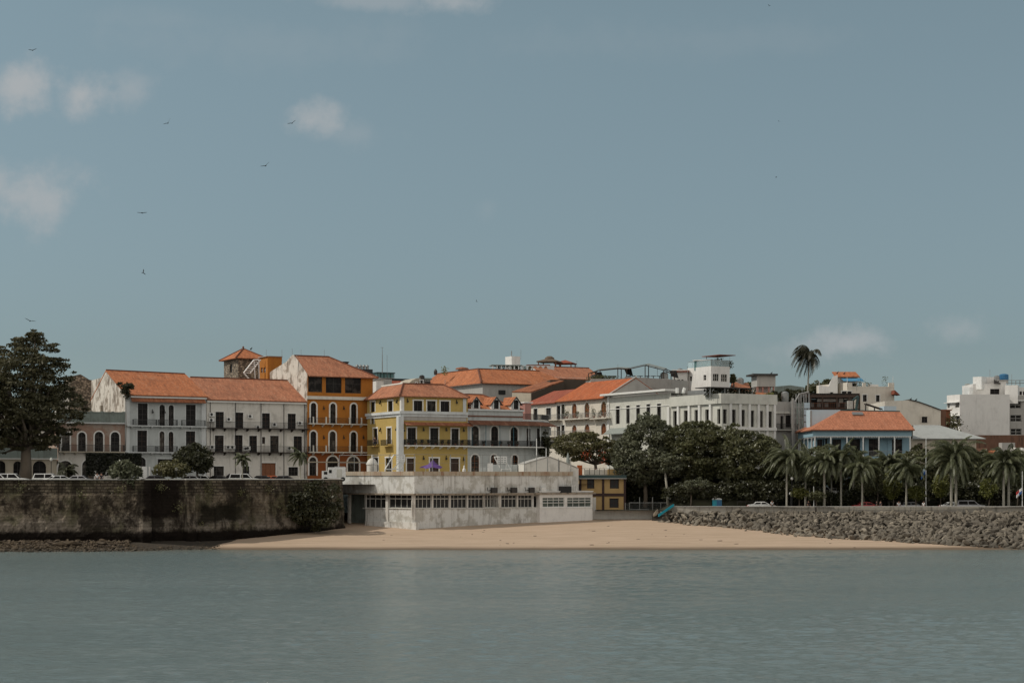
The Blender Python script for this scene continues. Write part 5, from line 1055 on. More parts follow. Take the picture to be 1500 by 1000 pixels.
rail_mb(g,g.s(1190),g.s(1257),zm_,1.0,-.1,ends=False,sp=.35,r=.02).build('railing',K['woodred'],b)
tag(MB().fb(Fr(1242,304.3,0),0,Fr(1242,304.3,0).s(1249.5),g.z(599,1245),g.z(587,1245),-3,0).build('stair_door',K['framew'],b))
m=MB(); m.tube([P(1254,600,303),P(1257,580,303)],.25,6); m.tube([P(1249,586,303),P(1257,580,303)],.22,6); m.build('column',K['greenmetal'],b)
t_=thing('scaffold','tall grey scaffold tower beside the dark steel frame building','scaffold'); g=Fr(1163,298,0); m=MB(); s1=g.s(1185); zt_=g.z(583,1163)
for a in (0,s1*.33,s1*.66,s1): 
    for dd in (0,-3): m.fb(g,a-.09,a+.09,8,zt_+(1.2 if a>0 else 0)-.3,dd-.09,dd+.09)
for k in range(6):
    zz=zt_-1.5-k*2.0; m.fb(g,0,s1,zz-.06,zz+.06,-.06,.06); m.fb(g,0,s1,zz-.06,zz+.06,-3.06,-2.94)
    if k<5: m.bar(g.pt(0,zz,0),g.pt(s1*.33,zz-2,0),.05); m.bar(g.pt(s1*.66,zz-2,0),g.pt(s1*.33,zz,0),.05)
m.tube([g.pt(.2,zt_-.6,.1),g.pt(s1*.35,zt_+.7,.1),g.pt(s1,zt_+1.1,.1)],.15,6); m.build('frame',K['steel'],t_); MB().fb(g,-.35,.0,8,zt_,-.3,.0).build('post',K['grey'],t_)
for k in range(4): MB().fb(g,s1*.67,s1*.67+1.0,zt_-1.75-k*1.15,zt_-.8-k*1.15,.12,.18).build('panel',K['bluelite'],t_)
MB().fb(g,s1*.66,s1*.66+1.3,8,zt_-5,-.2,-.1).build('screen',K['black'],t_)
# white terrace house
g=Fr(1241,340,28-28+6); gl=Fr(1241,340,-70); b=thing('white_roof_house','white terraced house with blue awning, small tiled roof and potted roof plants','building')
z1=g.z(567.5,1250); e=g.s(1310); zb=16
orr=ops(g,R2,[(415,365,487,400),(570,390,598,440),(666,393,692,440)]); m=MB(); panel(m,g,0,e,zb,z1,orr,.2); panel(m,gl,-12,0,zb,g.z(560,1241)); m.poly([g.pt(0,z1-.5,0),g.pt(e,z1-.5,0),g.pt(e,z1-.5,-12),g.pt(0,z1-.5,-12)]); m.poly([g.pt(e,zb,0),g.pt(e,zb,-12),g.pt(e,z1,-12),g.pt(e,z1,0)]); m.build('wall',K['offwhite2'],b); windows(b,g,orr,K['frame'],K['pane2'],K['trim'],2,2)
m=MB()
for a,c_ in ((460,492),(570,592),(760,800)): m.fb(g,g.s(cx(R2,a)),g.s(cx(R2,c_)),z1+.003,zc(g,R2,a,302),-.5,-.003)
m.fb(g,0,e,z1-.003,z1+.25,-.4,.03); m.build('parapet',K['offwhite2'],b)
m=MB(); m.fb(g,g.s(1278),g.s(1286),z1,zc(g,R2,650,308),-3,-2.5); m.fb(g,g.s(1288),g.s(1296),z1,zc(g,R2,650,306),-5,-4); m.build('roof_wall',K['white'],b)
w2=Fr(1227,345,0); s1=w2.s(1256); zt_=w2.z(551,1230); m=MB(); m.fb(w2,0,s1,20,zt_,-5,0); b2=m.build('upper_room',K['white'],b); m=MB(); roofpoly(m,[w2.pt(-.6,zt_-.1,.6),w2.pt(s1+.4,zt_-.1,.6),w2.pt(s1+.2,zt_+1.1,-3),w2.pt(-.6,zt_+1.1,-3)]); m.build('roof',K['tile'],b2)
m=MB(); roofpoly(m,[w2.pt(.6,zt_-1.1,3.2),w2.pt(s1+.7,zt_-1.1,3.2),w2.pt(s1+.7,zt_-.35,.1),w2.pt(.6,zt_-.35,.1)],.06); m.build('awning',K['canvasblue'],b2); MB().fb(w2,1.6,s1-.3,zt_-3.4,zt_-1.5,.003,.1).build('door',K['pane'],b2)
# curved white shoulder
w3=Fr(1200,342,-8); m=MB(); p=w3.pt; pts=[p(0,15),p(w3.s(1227),15)]+[p(w3.s(x_),w3.z(y_,x_)) for x_,y_ in ((1227,549),(1221,551),(1217,558),(1214.5,565),(1213,566),(1200,564))]; m.prism(pts,-w3.n*4); m.build('shoulder_wall',K['white'],b); windows(b,w3.off(.22),ops(w3,R2,[(330,372,350,398)]),K['frame'],K['pane'],K['trim'],1,1,depth=.18)
m=MB(); q_=P(1310,577,338); m.prism([q_,q_+Vector((1.2,0,-.2)),q_+Vector((.1,0,.8))],(0,3,0)); m.build('side_canopy',K['tile4'],b)
for x_,h_,lf in ((1265,1.6,'leaf_dark'),(1258,1.2,'leaf_dark'),(1274,1.0,'leaf_mid'),(1299,2.2,'leaf_mid')):
    v=g.pt(g.s(x_),z1,-1.2); plant_pot(v.x,v.y,v.z-.3,'potted shrub on the roof terrace of the white terraced house','potted shrubs on the white terraced house',h_,lf,.75)
for x_,y0_,lb in ((1308,551,'white antenna pole at the right corner of the white terraced house'),(1200,557,'short white antenna pole at the left of the curved white shoulder'),(1241,552,'white pole by the blue awning')):
    t_=tag(MB().tube([P(x_,y0_+12,338),P(x_,y0_,338)],.05,5).build('antenna_pole',K['wpaint'],None),lb,'antenna')
# stair and light box near 1260-1310
b=thing('roof_stairs','dark metal roof stair descending behind the coral roof','stair'); m=MB(); a0,a1=P(1268,591,300),P(1295,600,300); m.bar(a0,a1,.12); m.bar(a0+Vector((0,1.2,0)),a1+Vector((0,1.2,0)),.1); m.bar(a0,P(1268,601,300),.12); m.bar(P(1281,595.5,300),P(1281,601,300),.1); m.build('frame',K['frame'],b)
simple_box('pale_blue_box','pale blue white roof box at the right end of the coral ridge','roof block',1295,1313,594.5,602,299,3,K['bluelite'],4,zb=14)
# gabled pale hall
g=Fr(1296,310,0); b=thing('gabled_house','large pale plaster gable wall with one square window above the zinc roof','building'); m=MB(); p=g.pt; pl=[(1296,587.5),(1332,586),(1345,589),(1362,595),(1378,601)]
o1=ops(g,R3,[(248,450,290,493)]); m.prism([p(0,8),p(g.s(1378),8)]+[p(g.s(x_),g.z(y_,x_)) for x_,y_ in pl[::-1]],-g.n*14); m.build('wall',K['offwhite2'],b); windows(b,g.off(.22),o1,K['frame'],K['pane2'],K['offwhite2'],2,2,depth=.15)
m=MB()
for (xa,ya),(xb,yb) in zip(pl[1:],pl[2:]): A=p(g.s(xa),g.z(ya,xa)+.03,.25); B=p(g.s(xb),g.z(yb,xb)+.03,.25); m.hexa([A,B,B-g.n*14.4,A-g.n*14.4]+[v+Vector((0,0,.16)) for v in (A,B,B-g.n*14.4,A-g.n*14.4)])
m.build('roof',K['frame'],b)
m=MB(); m.fb(g,g.s(1378)+.01,g.s(1388),8,g.z(601,1380),-6,-1); m.build('side_wing',K['rustwall'],b)
# zinc roof house
g=Fr(1334.8,292,0); b=thing('zinc_roof_house','low cream house with broad pale zinc hip roof between the blue house and the apartments','building'); e=g.s(1430); ze=g.z(642,1380); o1=ops(g,R3,[(220,643,258,705),(430,650,470,700),(560,660,600,705)]); m=MB(); panel(m,g,0,e,8,ze,o1); back_walls(m,g,0,e,8,ze,12); m.build('wall',K['cream'],b); windows(b,g,o1,K['woodred'],K['pane2'],None,2,2)
m=MB(); p=g.pt; c0,c1=p(.1,ze,.5),p(g.s(1443),ze,.5); r0_,r1_=P(1338,622,299),P(1376,622.5,299); roofpoly(m,[c0,c1,r1_,r0_],.1); roofpoly(m,[c1,p(g.s(1443),ze,-13),r1_],.1); roofpoly(m,[p(g.s(1443),ze,-13),p(.1,ze,-13),r0_,r1_],.1); m.build('roof',K['metalroof'],b)
# apartments
g=Fr(1406,330,0); gl=Fr(1406,330,-68); b=thing('white_apartments','big white apartment block with blank grey side wall and bright left face','building'); z1=g.z(577.5,1440); zb=10; e=g.s(1479)
ol=ops(gl,R3,[(440,348,456,388),(495,342,526,385),(440,450,456,490),(498,442,528,490)]); tl=gl.s(1387); m=MB(); panel(m,gl,tl,0,zb,z1,ol); panel(m,g,0,e,zb,z1); m.poly([g.pt(0,z1,0),g.pt(e,z1,0),g.pt(e,z1,-14),gl.pt(tl,z1,0)]); m.poly([g.pt(e,zb,0),g.pt(e,zb,-14),g.pt(e,z1,-14),g.pt(e,z1,0)]); m.build('wall',K['white'],b); windows(b,gl,ol,K['framew'],K['pane2'],None,2,2)
for yy in (350,448): MB().fb(gl,tl-.3,-.1,zc(gl,R3,480,yy)+.0,zc(gl,R3,480,yy)+.12,.005,.5).build('balcony_slab',K['wpaint'],b)
b2,g2,s1,z0_,z1_=simple_box('grey_apartments','grey apartment wing with rows of gridded windows at the right edge','building',1479.3,1530,579,640,333,10,K['grey'],0,zb=10,op=(R3,[(897,338,980,390),(900,438,982,487),(902,537,982,583)]),fm=K['framew'])
MB().fb(g2,-.1,s1,g2.z(586.5,1490)-.1,g2.z(586.5,1490)+.15,.004,.4).build('ledge',K['trim'],b2)
# roofscape on apartments
g=Fr(1419,340,0)
simple_box('setback_storey','grey white setback storey on top of the apartment block','building',1425,1470,562,579,338,8,K['white'],0,zb=24,op=(R3,[(752,247,820,287)]))
simple_box('stair_tower','tall white stair head on the apartment roof','roof block',1438,1456,552,563,339,5,K['white'],0,zb=24)
tag(MB().lathe(P(1435,563,338.5),[(1.35,-1),(1.35,1.5)],4).build('chimney_block',K['wpaint'],None),'bright white square chimney at the left of the stair head','chimney')
simple_box('lit_box','bright white low block at the left end of the setback storey','roof block',1420,1425,567,579,337,4,K['wpaint'],0,zb=24)
simple_box('small_vent_room','tiny dark roof hut on the far left of the apartment roof','roof block',1417,1420.5,562,568,337,2,K['cream'],0,zb=28)
simple_box('right_roof_block','white roof block with slanting side right of the blue tank','roof block',1472,1491,564,580,333,5,K['white'],-20,zb=24)
simple_box('roof_deck_room','white room under the blue tank on the apartment roof','roof block',1464,1474,557.5,566,341,5,K['white'],0,zb=24,cap=K['grey'])
simple_box('far_right_room','white roof room with dark windows at the right picture edge','roof block',1491,1530,567,580,338,6,K['white'],0,zb=24,op=(R3,[(960,265,985,292),(992,265,1010,292)]))
b=thing('roof_tank','round blue water tank on the apartment roof','tank'); c0=P(1470.5,556.5,343); MB().lathe(c0,[(.85,0),(.92,.2),(.92,.7),(.88,.75),(.92,.8),(.9,1.05),(.6,1.2),(.25,1.25)],16).build('tank',K['bluetank'],b); MB().lathe(c0-Vector((0,0,.6)),[(.9,0),(.9,.59)],8).build('stand',K['grey'],b)
b=thing('roof_railing','grey pipe railing on the apartment roof right of the blue tank','railing'); m=MB()
for x_ in (1476,1482,1488,1494,1502): m.bar(P(x_,565,336),P(x_,557,336),.07)
for yy in (557,561): m.bar(P(1474,yy,336),P(1504,yy,336),.06)
m.build('frame',K['steel'],b)
b=thing('side_pergola','dark slatted canopy beside the stair head on the apartment roof','canopy'); m=MB(); m.hexa([P(1456,562,336),P(1466,562.5,336),P(1466,562.5,340),P(1456,562,340),P(1456,556,336),P(1466,561,336),P(1466,561,340),P(1456,556,340)]); m.build('roof',K['frame'],b)
t_=thing('roof_dish','white satellite dish on the left corner of the apartment block','satellite dish'); MB().lathe(P(1404,623,327),[(.05,-.1),(.8,.1),(1.1,.4),(1.05,.42),(.1,.05)],14).build('dish',K['wpaint'],t_)
# dark brown house between gable and apartments
simple_box('brown_back_house','narrow brown timber house in the gap left of the apartment block','building',1376,1392,601,640,318,6,K['tile5'],0,zb=8,cap=K['tile'])
t_=thing('wall_bush','green bush growing in front of the white apartment block left face','plant'); m=MB()
for _ in range(500): leafq(m,P(1394,622,318)+Vector((rnd.gauss(0,1.0),rnd.gauss(0,.8),rnd.gauss(0,.9))),.25,rnd)
m.build('foliage',K['leaf_olive'],t_)
# rusty wall and red roofs right
b=thing('rusty_wall','tall rust stained corrugated wall below the apartment block','wall'); g=Fr(1428,312,0); MB().fb(g,0,g.s(1540),8,g.z(637,1460),-.5,0).build('wall',K['rustwall'],b)
b=thing('red_roof_cottages','low cottages with patched red tile roofs at the right edge behind the palms','building'); m=MB(); 
roofpoly(m,[P(1446,668,292),P(1468,664,292),P(1483,655,297),P(1448,660,297)]); roofpoly(m,[P(1445,690,288),P(1470,684,288),P(1468,662,296),P(1446,668,296)]); roofpoly(m,[P(1484,682,288),P(1545,682,288),P(1545,664,296),P(1486,666,296)]); m.build('roof',K['tile'],b); MB().box(px_x(1446,298),298.0,8,px_x(1545,298),306,14.8).build('wall',K['rustwall'],b)
MB().fb(Fr(1468,290,0),0,2.2,11,P(0,648,290).z,-2,0).build('grey_hatch',K['grey'],b)
for x_ in (1486,1495): tag(MB().lathe(P(x_,664,290),[(.75,-1),(.78,.6),(.5,.95),(.2,1.0)],12).build('water_drum',K['white2'],None),'pale round water drum on the red cottage roof','tank','pale water drums at the right edge')
# ------------------------------------------------------------------ beach restaurant
fl=Fr.__new__(Fr); A=Vector((px_x(497,266),266,0)); B=Vector((px_x(607,255),255,0)); fl.u=(B-A).normalized(); fl.n=Vector((fl.u.y,-fl.u.x,0)); fl.A=A; fl.deg=0; Ll=(B-A).length
fr_=Fr.__new__(Fr); Cc=Vector((px_x(868,273),273,0)); fr_.u=(Cc-B).normalized(); fr_.n=Vector((fr_.u.y,-fr_.u.x,0)); fr_.A=B; fr_.deg=0; Lr=(Cc-B).length
b=thing('beach_restaurant','long stained white two level pier restaurant with rows of windows standing on the beach','building')
ztp=px_z(690,255); zdk=px_z(722.5,255); u_=-.0; lwx=lambda fr,px: fr.s(px)
s_in=fl.s(533); e_up=fr_.s(838); e_lo=fr_.s(792)
fl2=fl.off(-.35); fr2=fr_.off(-.35)
ol=ops(fl2,R4,[(333,528,528,648),(563,528,768,648)]); orr=ops(fr2,R4,[(803,528,943,645),(973,528,1105,645),(1130,528,1265,645),(1290,528,1418,645),(1445,528,1540,645)])+ops(fr2,R5,[(72,530,180,640),(222,530,348,640),(372,530,492,640),(518,535,560,640)])
ol=[(a-.1,c_+.1,z0_,z1_,r_) for a,c_,z0_,z1_,r_ in ol]; orr=[(a-.14,c_+.14,z0_-.05,z1_,r_) for a,c_,z0_,z1_,r_ in orr]
m=MB(); zc0=zdk+.004; m.fb(fl,0,Ll+.0,zc0,ztp-.62,-.3,0); m.fb(fr_,.003,e_up,zc0,ztp-.62,-.3,-.003); m.build('terrace_wall',K['pier'],b)
m=MB(); m.fb(fl,-.1,Ll+.12,ztp-.617,ztp,-.42,.14); m.fb(fr_,.004,e_up+.1,ztp-.617,ztp-.002,-.42,.138); m.build('coping',K['piercap'],b)
m=MB(); m.fb(fl,-.3,Ll+.3,zdk-.22,zdk,-.6,.45); m.fb(fr_,.1,Lr+.2,zdk-.22,zdk-.002,-.6,.7); m.build('deck_edge',K['ruin2'],b)
m=MB(); panel(m,fl2,s_in,Ll-.1,-.5,zdk-.225,ol,.3); panel(m,fr2,-.22,e_lo,-.5,zdk-.225,orr,.3); m.poly([fl2.pt(s_in,-.5,0),fl2.pt(s_in,-.5,-3),fl2.pt(s_in,zdk-.225,-3),fl2.pt(s_in,zdk-.225,0)]); m.build('wall',K['pier'],b)
windows(b,fl2,ol,K['framew'],K['black'],None,4,1,depth=.2,bw=.07); windows(b,fr2,orr[:-1],K['framew'],K['black'],None,4,1,depth=.2,bw=.07); windows(b,fr2,orr[-1:],K['framew'],K['pane'],None,1,1)
m=MB()
for fr0,oo in ((fl2,ol),(fr2,orr[:-1])):
    for a,c_,z0_,z1_,_ in oo: zt_=z1_-(z1_-z0_)*.3; m.fb(fr0,a+.1,c_-.1,zt_-.05,zt_+.07,-.23,-.12); m.fb(fr0,a-.1,c_+.1,z0_-.12,z0_-.003,.002,.12)
m.build('transom',K['framew'],b)
MB().fb(fl2,Ll-.75,Ll-.1,-.5,zdk-.226,.003,.25).build('pilaster',K['white2'],b)
for x_ in (545,): q_=fl2.s(cx(R4,x_)-.0) if False else fl2.s(567.5); MB().fb(fl2,q_-.28,q_+.28,1.2,zdk-.226,.003,.12).build('pilaster',K['white2'],b)
for x_ in (958,1118,1278,1432): q_=fr2.s(cx(R4,x_)); MB().fb(fr2,q_-.14,q_+.14,4.9,zdk-.226,.003,.09).build('pilaster',K['white2'],b)
for x_ in (55,200,360): q_=fr2.s(cx(R5,x_)); MB().fb(fr2,q_-.14,q_+.14,4.9,zdk-.226,.003,.09).build('pilaster',K['white2'],b)
m=MB(); m.fb(fl.off(-2.4),0,s_in+.5,.5,zdk-.23,-.3,0); m.build('recessed_wall',K['greenish'],b); m=MB(); q_=fl.s(505); m.fb(fl,q_-.2,q_+.2,.5,zdk-.225,-1.2,-.8); m.build('column',K['white2'],b)
m=MB(); m.fb(fl2,s_in,Ll-.1,.8,2.6,.28,.75) if False else m.fb(fl2,s_in+.5,Ll+.6,.8,px_z(764,257),.004,.6); m.build('plinth',K['pier'],b)
# roof deck (plaza level behind the parapet)
m=MB(); pa=[fl.pt(0,ztp-1.15,-.31),fl.pt(Ll,ztp-1.15,-.31),fr_.pt(e_up,ztp-1.15,-.31),Vector((fr_.pt(e_up,0,0).x+2,300,ztp-1.15)),Vector((-27,300,ztp-1.15))]
m.poly(pa); m.build('plaza_deck',K['conc'],b)
# right lower wing
m=MB(); g=fr_.off(.4); s0_=g.s(790.5); s1_=g.s(868); o1=ops(g,R5,[(592,550,795,640),(818,550,1040,640)]); zt_=zdk+.15; panel(m,g,s0_,s1_,0,zt_,o1,.3); m.poly([g.pt(s0_,0,0),g.pt(s0_,0,-2),g.pt(s0_,zt_,-2),g.pt(s0_,zt_,0)]); m.poly([g.pt(s1_,0,0),g.pt(s1_,0,-6),g.pt(s1_,zt_,-6),g.pt(s1_,zt_,0)]); m.poly([g.pt(s0_,zt_,0),g.pt(s1_,zt_,0),g.pt(s1_,zt_,-6),g.pt(s0_,zt_,-6)]); m.build('wing_wall',K['white'],b); windows(b,g,o1,K['wpaint'],glass('grey_green_glass',(.07,.085,.075),.15,(.14,.16,.14)),None,4,1,depth=.15,bw=.1)
m=MB(); 
for zz in (.9,1.7): m.fb(g,s0_,s1_,g.z(752,830)+zz,g.z(752,830)+zz+.08,.003,.08)
m.fb(g,s0_-.1,s1_+.1,zt_+.003,zt_+.12,-6,.15)
for a,c_,z0_,z1_,_ in o1: m.fb(g,a+.1,c_-.1,z1_-.45,z1_-.36,-.18,-.08)
m.build('trim',K['trim'],b)
# things on the ledge
gd=fr_.off(.35)
for x_,y_,w_,lb in ((724,720,1.0,'leftmost dark air conditioner on the restaurant ledge'),(753,721,1.0,'second dark air conditioner from the left on the restaurant ledge'),(779,721,.9,'third dark air conditioner from the left on the restaurant ledge'),(796,720,.8,'white louvred unit right of the three dark ones on the ledge')):
    q_=gd.s(x_); t_=thing('condenser_unit',lb,'air conditioner'); dk=w_>.85; MB().fb(gd,q_-w_/2,q_+w_/2,zdk+.06,zdk+.85,-.28,.18).build('casing',K['frame'] if dk else K['wpaint'],t_); MB().fb(gd,q_-w_/2+.1,q_+w_/2-.1,zdk+.003,zdk+.057,-.2,.1).build('foot',K['steel'],t_)
    if dk: MB().tube([gd.pt(q_-.4,zdk+.5,.0),gd.pt(q_-1.2,zdk+.35,.05),gd.pt(q_-1.3,zdk+.9,.05)],.07,5).build('pipe',K['iron'],t_)
tag(MB().fb(gd,gd.s(820),gd.s(836),zdk+.004,zdk+1.0,-.29,.22).build('storage_box',K['black'],None),'long black box at the right end of the restaurant ledge','box')
t_=thing('ledge_rail','small white frame rail beside the long black box','railing'); m=MB(); 
for x_ in (838,841,844): q_=gd.s(x_); m.fb(gd,q_-.04,q_+.04,zdk+.004,zdk+1.1,0,.08)
m.fb(gd,gd.s(838),gd.s(844),zdk+1.1,zdk+1.17,0,.08); m.build('frame',K['wpaint'],t_)
# ball court fence on the plaza
t_=thing('court_fence','thin pole fence with top wires around the plaza court above the restaurant','fence'); m=MB(); zt_=px_z(665.5,258); zb_=ztp-1.1
fi=fl.off(-.6); fj=fr_.off(-.6)
for x_ in (497,519,547,570,607): q_=fi.s(x_); m.bar(fi.pt(q_,zb_,0),fi.pt(q_,zt_,0),.045)
for x_ in (633,660,681,707,733,751,768,786,802,818,836): q_=fj.s(x_); m.bar(fj.pt(q_,zb_,0),fj.pt(q_,zt_-(0 if x_<790 else .4),0),.05)
m.build('pole',K['steel'],t_); m=MB()
for zz in (zt_,(zt_+ztp)/2): m.bar(fi.pt(fi.s(497),zz,0),fi.pt(fi.s(607),zz,0),.03 if zz==zt_ else .014); m.bar(fj.pt(fj.s(607),zz,0),fj.pt(fj.s(790),zz,0),.028 if zz==zt_ else .012)
m.build('wire',K['steel'],t_)
for x_,y0_,lb in ((786,642,'tall pale lamp pole rising in front of the rounded corner of the dormer house'),(800,656,'shorter pale pole right of the tall lamp pole')):
    tag(MB().tube([P(x_,692,276),P(x_,y0_,276)],[.1,.07],6).build('pole',K['wpaint'],None),lb,'pole')
# dome
t_=thing('dome_kiosk','small white plaster dome with finial on the plaza','dome'); c0=P(545,690,272); MB().lathe(c0-Vector((0,0,.6)),[(.85,0),(.85,1.6),(.95,1.65),(.95,1.8),(.85,2.0),(.6,2.4),(.3,2.65),(.12,2.7),(.12,3.2),(.02,3.3)],20).build('dome',K['white2'],t_); MB().box(c0.x+.0,c0.y-.95,c0.z-.5,c0.x+.35,c0.y-.83,c0.z+.8).build('door',K['grey'],t_)
# white slanted frames (bleacher / hoop supports)
def hoop_frame(label,x0,x1,x2,x3,ytop,ybot,Y):
    t_=thing('hoop_stand',label,'hoop stand'); m=MB(); 
    for dy in (0,1.6):
        m.bar(P(x0,ybot,Y+dy),P(x1,ytop,Y+dy),.09); m.bar(P(x0,ybot,Y+dy),P(x2,ybot,Y+dy),.08); m.bar(P(x1,ytop,Y+dy),P(x3,ytop,Y+dy),.08); m.bar(P(x3,ytop,Y+dy),P(x3+.2,ytop+8,Y+dy),.09); m.bar(P(x3,ytop+8,Y+dy),P(x2,ybot,Y+dy),.09); m.bar(P(x2,ybot,Y+dy),P(x2,690,Y+dy),.08); m.bar(P(x0,ybot,Y+dy),P(x0,690,Y+dy),.08); m.bar(P((x0+x2)/2,ybot,Y+dy),P(x3,ytop+2,Y+dy),.07)
    for k in range(4): a=P(x0+(x1-x0)*k/3,ybot+(ytop-ybot)*k/3,Y); m.bar(a,a+Vector((0,1.6,0)),.07)
    m.build('frame',K['wpaint'],t_); c0=P((x1+x3)/2,ytop,Y-.2); c1=P(x3,ytop+9,Y-.2); m=MB(); w_=.06
    for k in range(4): zz=c0.z+(c1.z-c0.z)*k/3; m.box(c0.x-.4,Y-.3,zz-w_,c1.x+.1,Y-.24,zz+w_)
    for k in range(4): xx=c0.x-.4+(c1.x-c0.x+.4)*k/3; m.box(xx-w_,Y-.32,c1.z,xx+w_,Y-.305,c0.z)
    m.build('backboard',K['wpaint'],t_)
hoop_frame('slanted white tube basketball stand left of the purple parasol',564,577,588,592.5,666,687,264)
hoop_frame('white lattice basketball stand in front of the pale dormer house',734,724,748,742,669,687,268)
# parasol
t_=thing('parasol','open purple parasol behind the restaurant parapet','parasol'); c0=P(634,685,266); m=MB(); n_=8; pk=c0+Vector((0,0,1.25)); rim=[c0+Vector((1.55*math.cos(2*math.pi*k/n_),1.3*math.sin(2*math.pi*k/n_),-.12 if k%2 else .1)) for k in range(n_)]; md_=[pk.lerp(r_,.45)-Vector((0,0,.0)) for r_ in rim]
md_=[q_-Vector((0,0,.16)) for q_ in md_]
for k in range(n_): k2=(k+1)%n_; m.poly([pk,md_[k],md_[k2]]); m.poly([md_[k],rim[k],rim[k2],md_[k2]])
m.build('canopy',K['purple'],t_); MB().tube([c0-Vector((0,0,1.6)),pk+Vector((0,0,.2))],.04,6).build('pole',K['wpaint'],t_)
t_=thing('folded_canopy','collapsed purple canopy sagging left of the purple parasol','canopy'); m=MB(); a=P(614,685,267); m.hexa([a,a+Vector((1.9,0,.1)),a+Vector((1.9,1,.1)),a+Vector((0,1,0)),a+Vector((.3,.1,.22)),a+Vector((1.9,.1,.7)),a+Vector((1.9,.9,.7)),a+Vector((.3,.9,.22))]); m.build('canvas',K['purple'],t_); MB().bar(a+Vector((1,.5,-1.2)),a+Vector((1,.5,0)),.04).build('pole',K['wpaint'],t_)
tag(MB().lathe(P(680,690,262)-Vector((0,0,.2)),[(.3,0),(.28,.5),(.12,.7),(.15,.9),(.02,1.15)],10).build('finial',K['white'],None),'small white finial standing on the restaurant parapet','finial')
tag(MB().box(px_x(714,274),274,px_z(692,274),px_x(722,274),275,px_z(678,274)).build('white_box',K['wpaint'],None),'white upright box left of the lattice basketball stand','box')
for x0_,x1_,y_,lb in ((703,712,684,'low white block near the ground door of the dormer house'),(722,758,680,'low grey wall behind the lattice basketball stand')): simple_box('low_wall',lb,'wall',x0_,x1_,y_,692,278,.6,K['paleblue'],5,zb=9)
# white gable shed
g=Fr(768,274,12); b=thing('gable_shed','whitewashed gable shed with seam lines and peeling paint above the restaurant','shed'); p=g.pt; pl=[(768,680),(776,677),(801,669.5),(806,669.5),(826,677),(842,683.5),(847,686)]; pts=[p(0,9.0),p(g.s(847),px_z(722,276))]; 
pts=[p(0,9.2),p(g.s(838)-.1,9.2),p(g.s(838)-.1,px_z(724,275)),p(g.s(847.5),px_z(724,275))]+[p(g.s(x_),g.z(y_,x_)) for x_,y_ in pl[::-1]]
m=MB(); q2=[p(0,9.2),p(g.s(838),9.2)]+[p(g.s(x_),g.z(y_,x_)) for x_,y_ in [(838,682)]+pl[::-1][2:]]; m.prism(q2,-g.n*5); m.prism([p(g.s(838)+.004,px_z(724,275)),p(g.s(847.5),px_z(724,275)),p(g.s(847.5),g.z(686,847)),p(g.s(838)+.004,g.z(682.2,838))],-g.n*5); m.build('wall',K['white2'],b)
for x_ in (802,819): q_=g.s(x_); MB().fb(g,q_-.05,q_+.05,9.3,g.z(672 if x_<810 else 675,x_),.004,.04).build('seam',K['frame'],b)
m=MB()
for (xa,ya),(xb,yb) in zip(pl,pl[1:]): A=p(g.s(xa),g.z(ya,xa)+.02,.15); B=p(g.s(xb),g.z(yb,xb)+.02,.15); m.hexa([A,B,B-g.n*5.3,A-g.n*5.3]+[v+Vector((0,0,.1)) for v in (A,B,B-g.n*5.3,A-g.n*5.3)])
m.build('roof',K['grey'],b)
# guard house
g=Fr(849,279,0); b=thing('guard_house','ochre two storey guard house with maroon framing beside the restaurant','building'); e=g.s(914.5); z0_=3.2; z1_=g.z(700,880); C5b=R5
o1=ops(g,R5,[(1003,383,1063,470),(1212,383,1288,470),(1208,562,1285,645)]); m=MB(); panel(m,g,0,e,z0_,z1_,o1); back_walls(m,g,0,e,z0_,z1_,7); m.build('wall',K['ochre'],b); windows(b,g,o1,K['maroon'],K['black'],K['maroon'],2,2,tw=.05,depth=.15)
m=MB(); 
for x_ in (938,1147,1345): q_=sc_(g,R5,x_); m.fb(g,q_-.18,q_+.18,z0_,z1_,.004,.1)
m.fb(g,.0,e,zc(g,R5,1200,540),zc(g,R5,1200,514),.004,.12); m.build('timber_frame',K['maroon'],b)
MB().fb(g,-.4,e+.3,z1_+.004,z1_+.5,-7.3,.7).build('roof_slab',K['greenmetal'],b); MB().fb(g,-.1,e+.35,z1_-.12,z1_+.003,.13,.75).build('fascia',K['grey'],b)
zt_=z1_+.504; m=MB(); m.fb(g,1,e-.2,zt_,zt_+.9,-3,-2.8); m.build('roof_wall',K['offwhite2'],b); rail_mb(g,0,e,zt_,1.1,.2,ends=False,sp=.8,r=.04).build('railing',K['frame'],b)
MB().fb(g,e-2.6,e-.3,zt_,zt_+1.0,-2.7,-2).build('kiosk',K['ochre'],b)
# doorway strip + low wall + person-like white post
simple_box('beach_wall','low pale wall between the guard house and the sand','wall',868,985,747.5,757,274,.4,K['capw'],0,zb=2.2)
m=MB(); tag(MB().fb(Fr(868.5,275.5,0),0,.5,3,px_z(728,275),-.3,0).build('gate_post',K['white2'],None),'white gate post at the right corner of the restaurant','post')
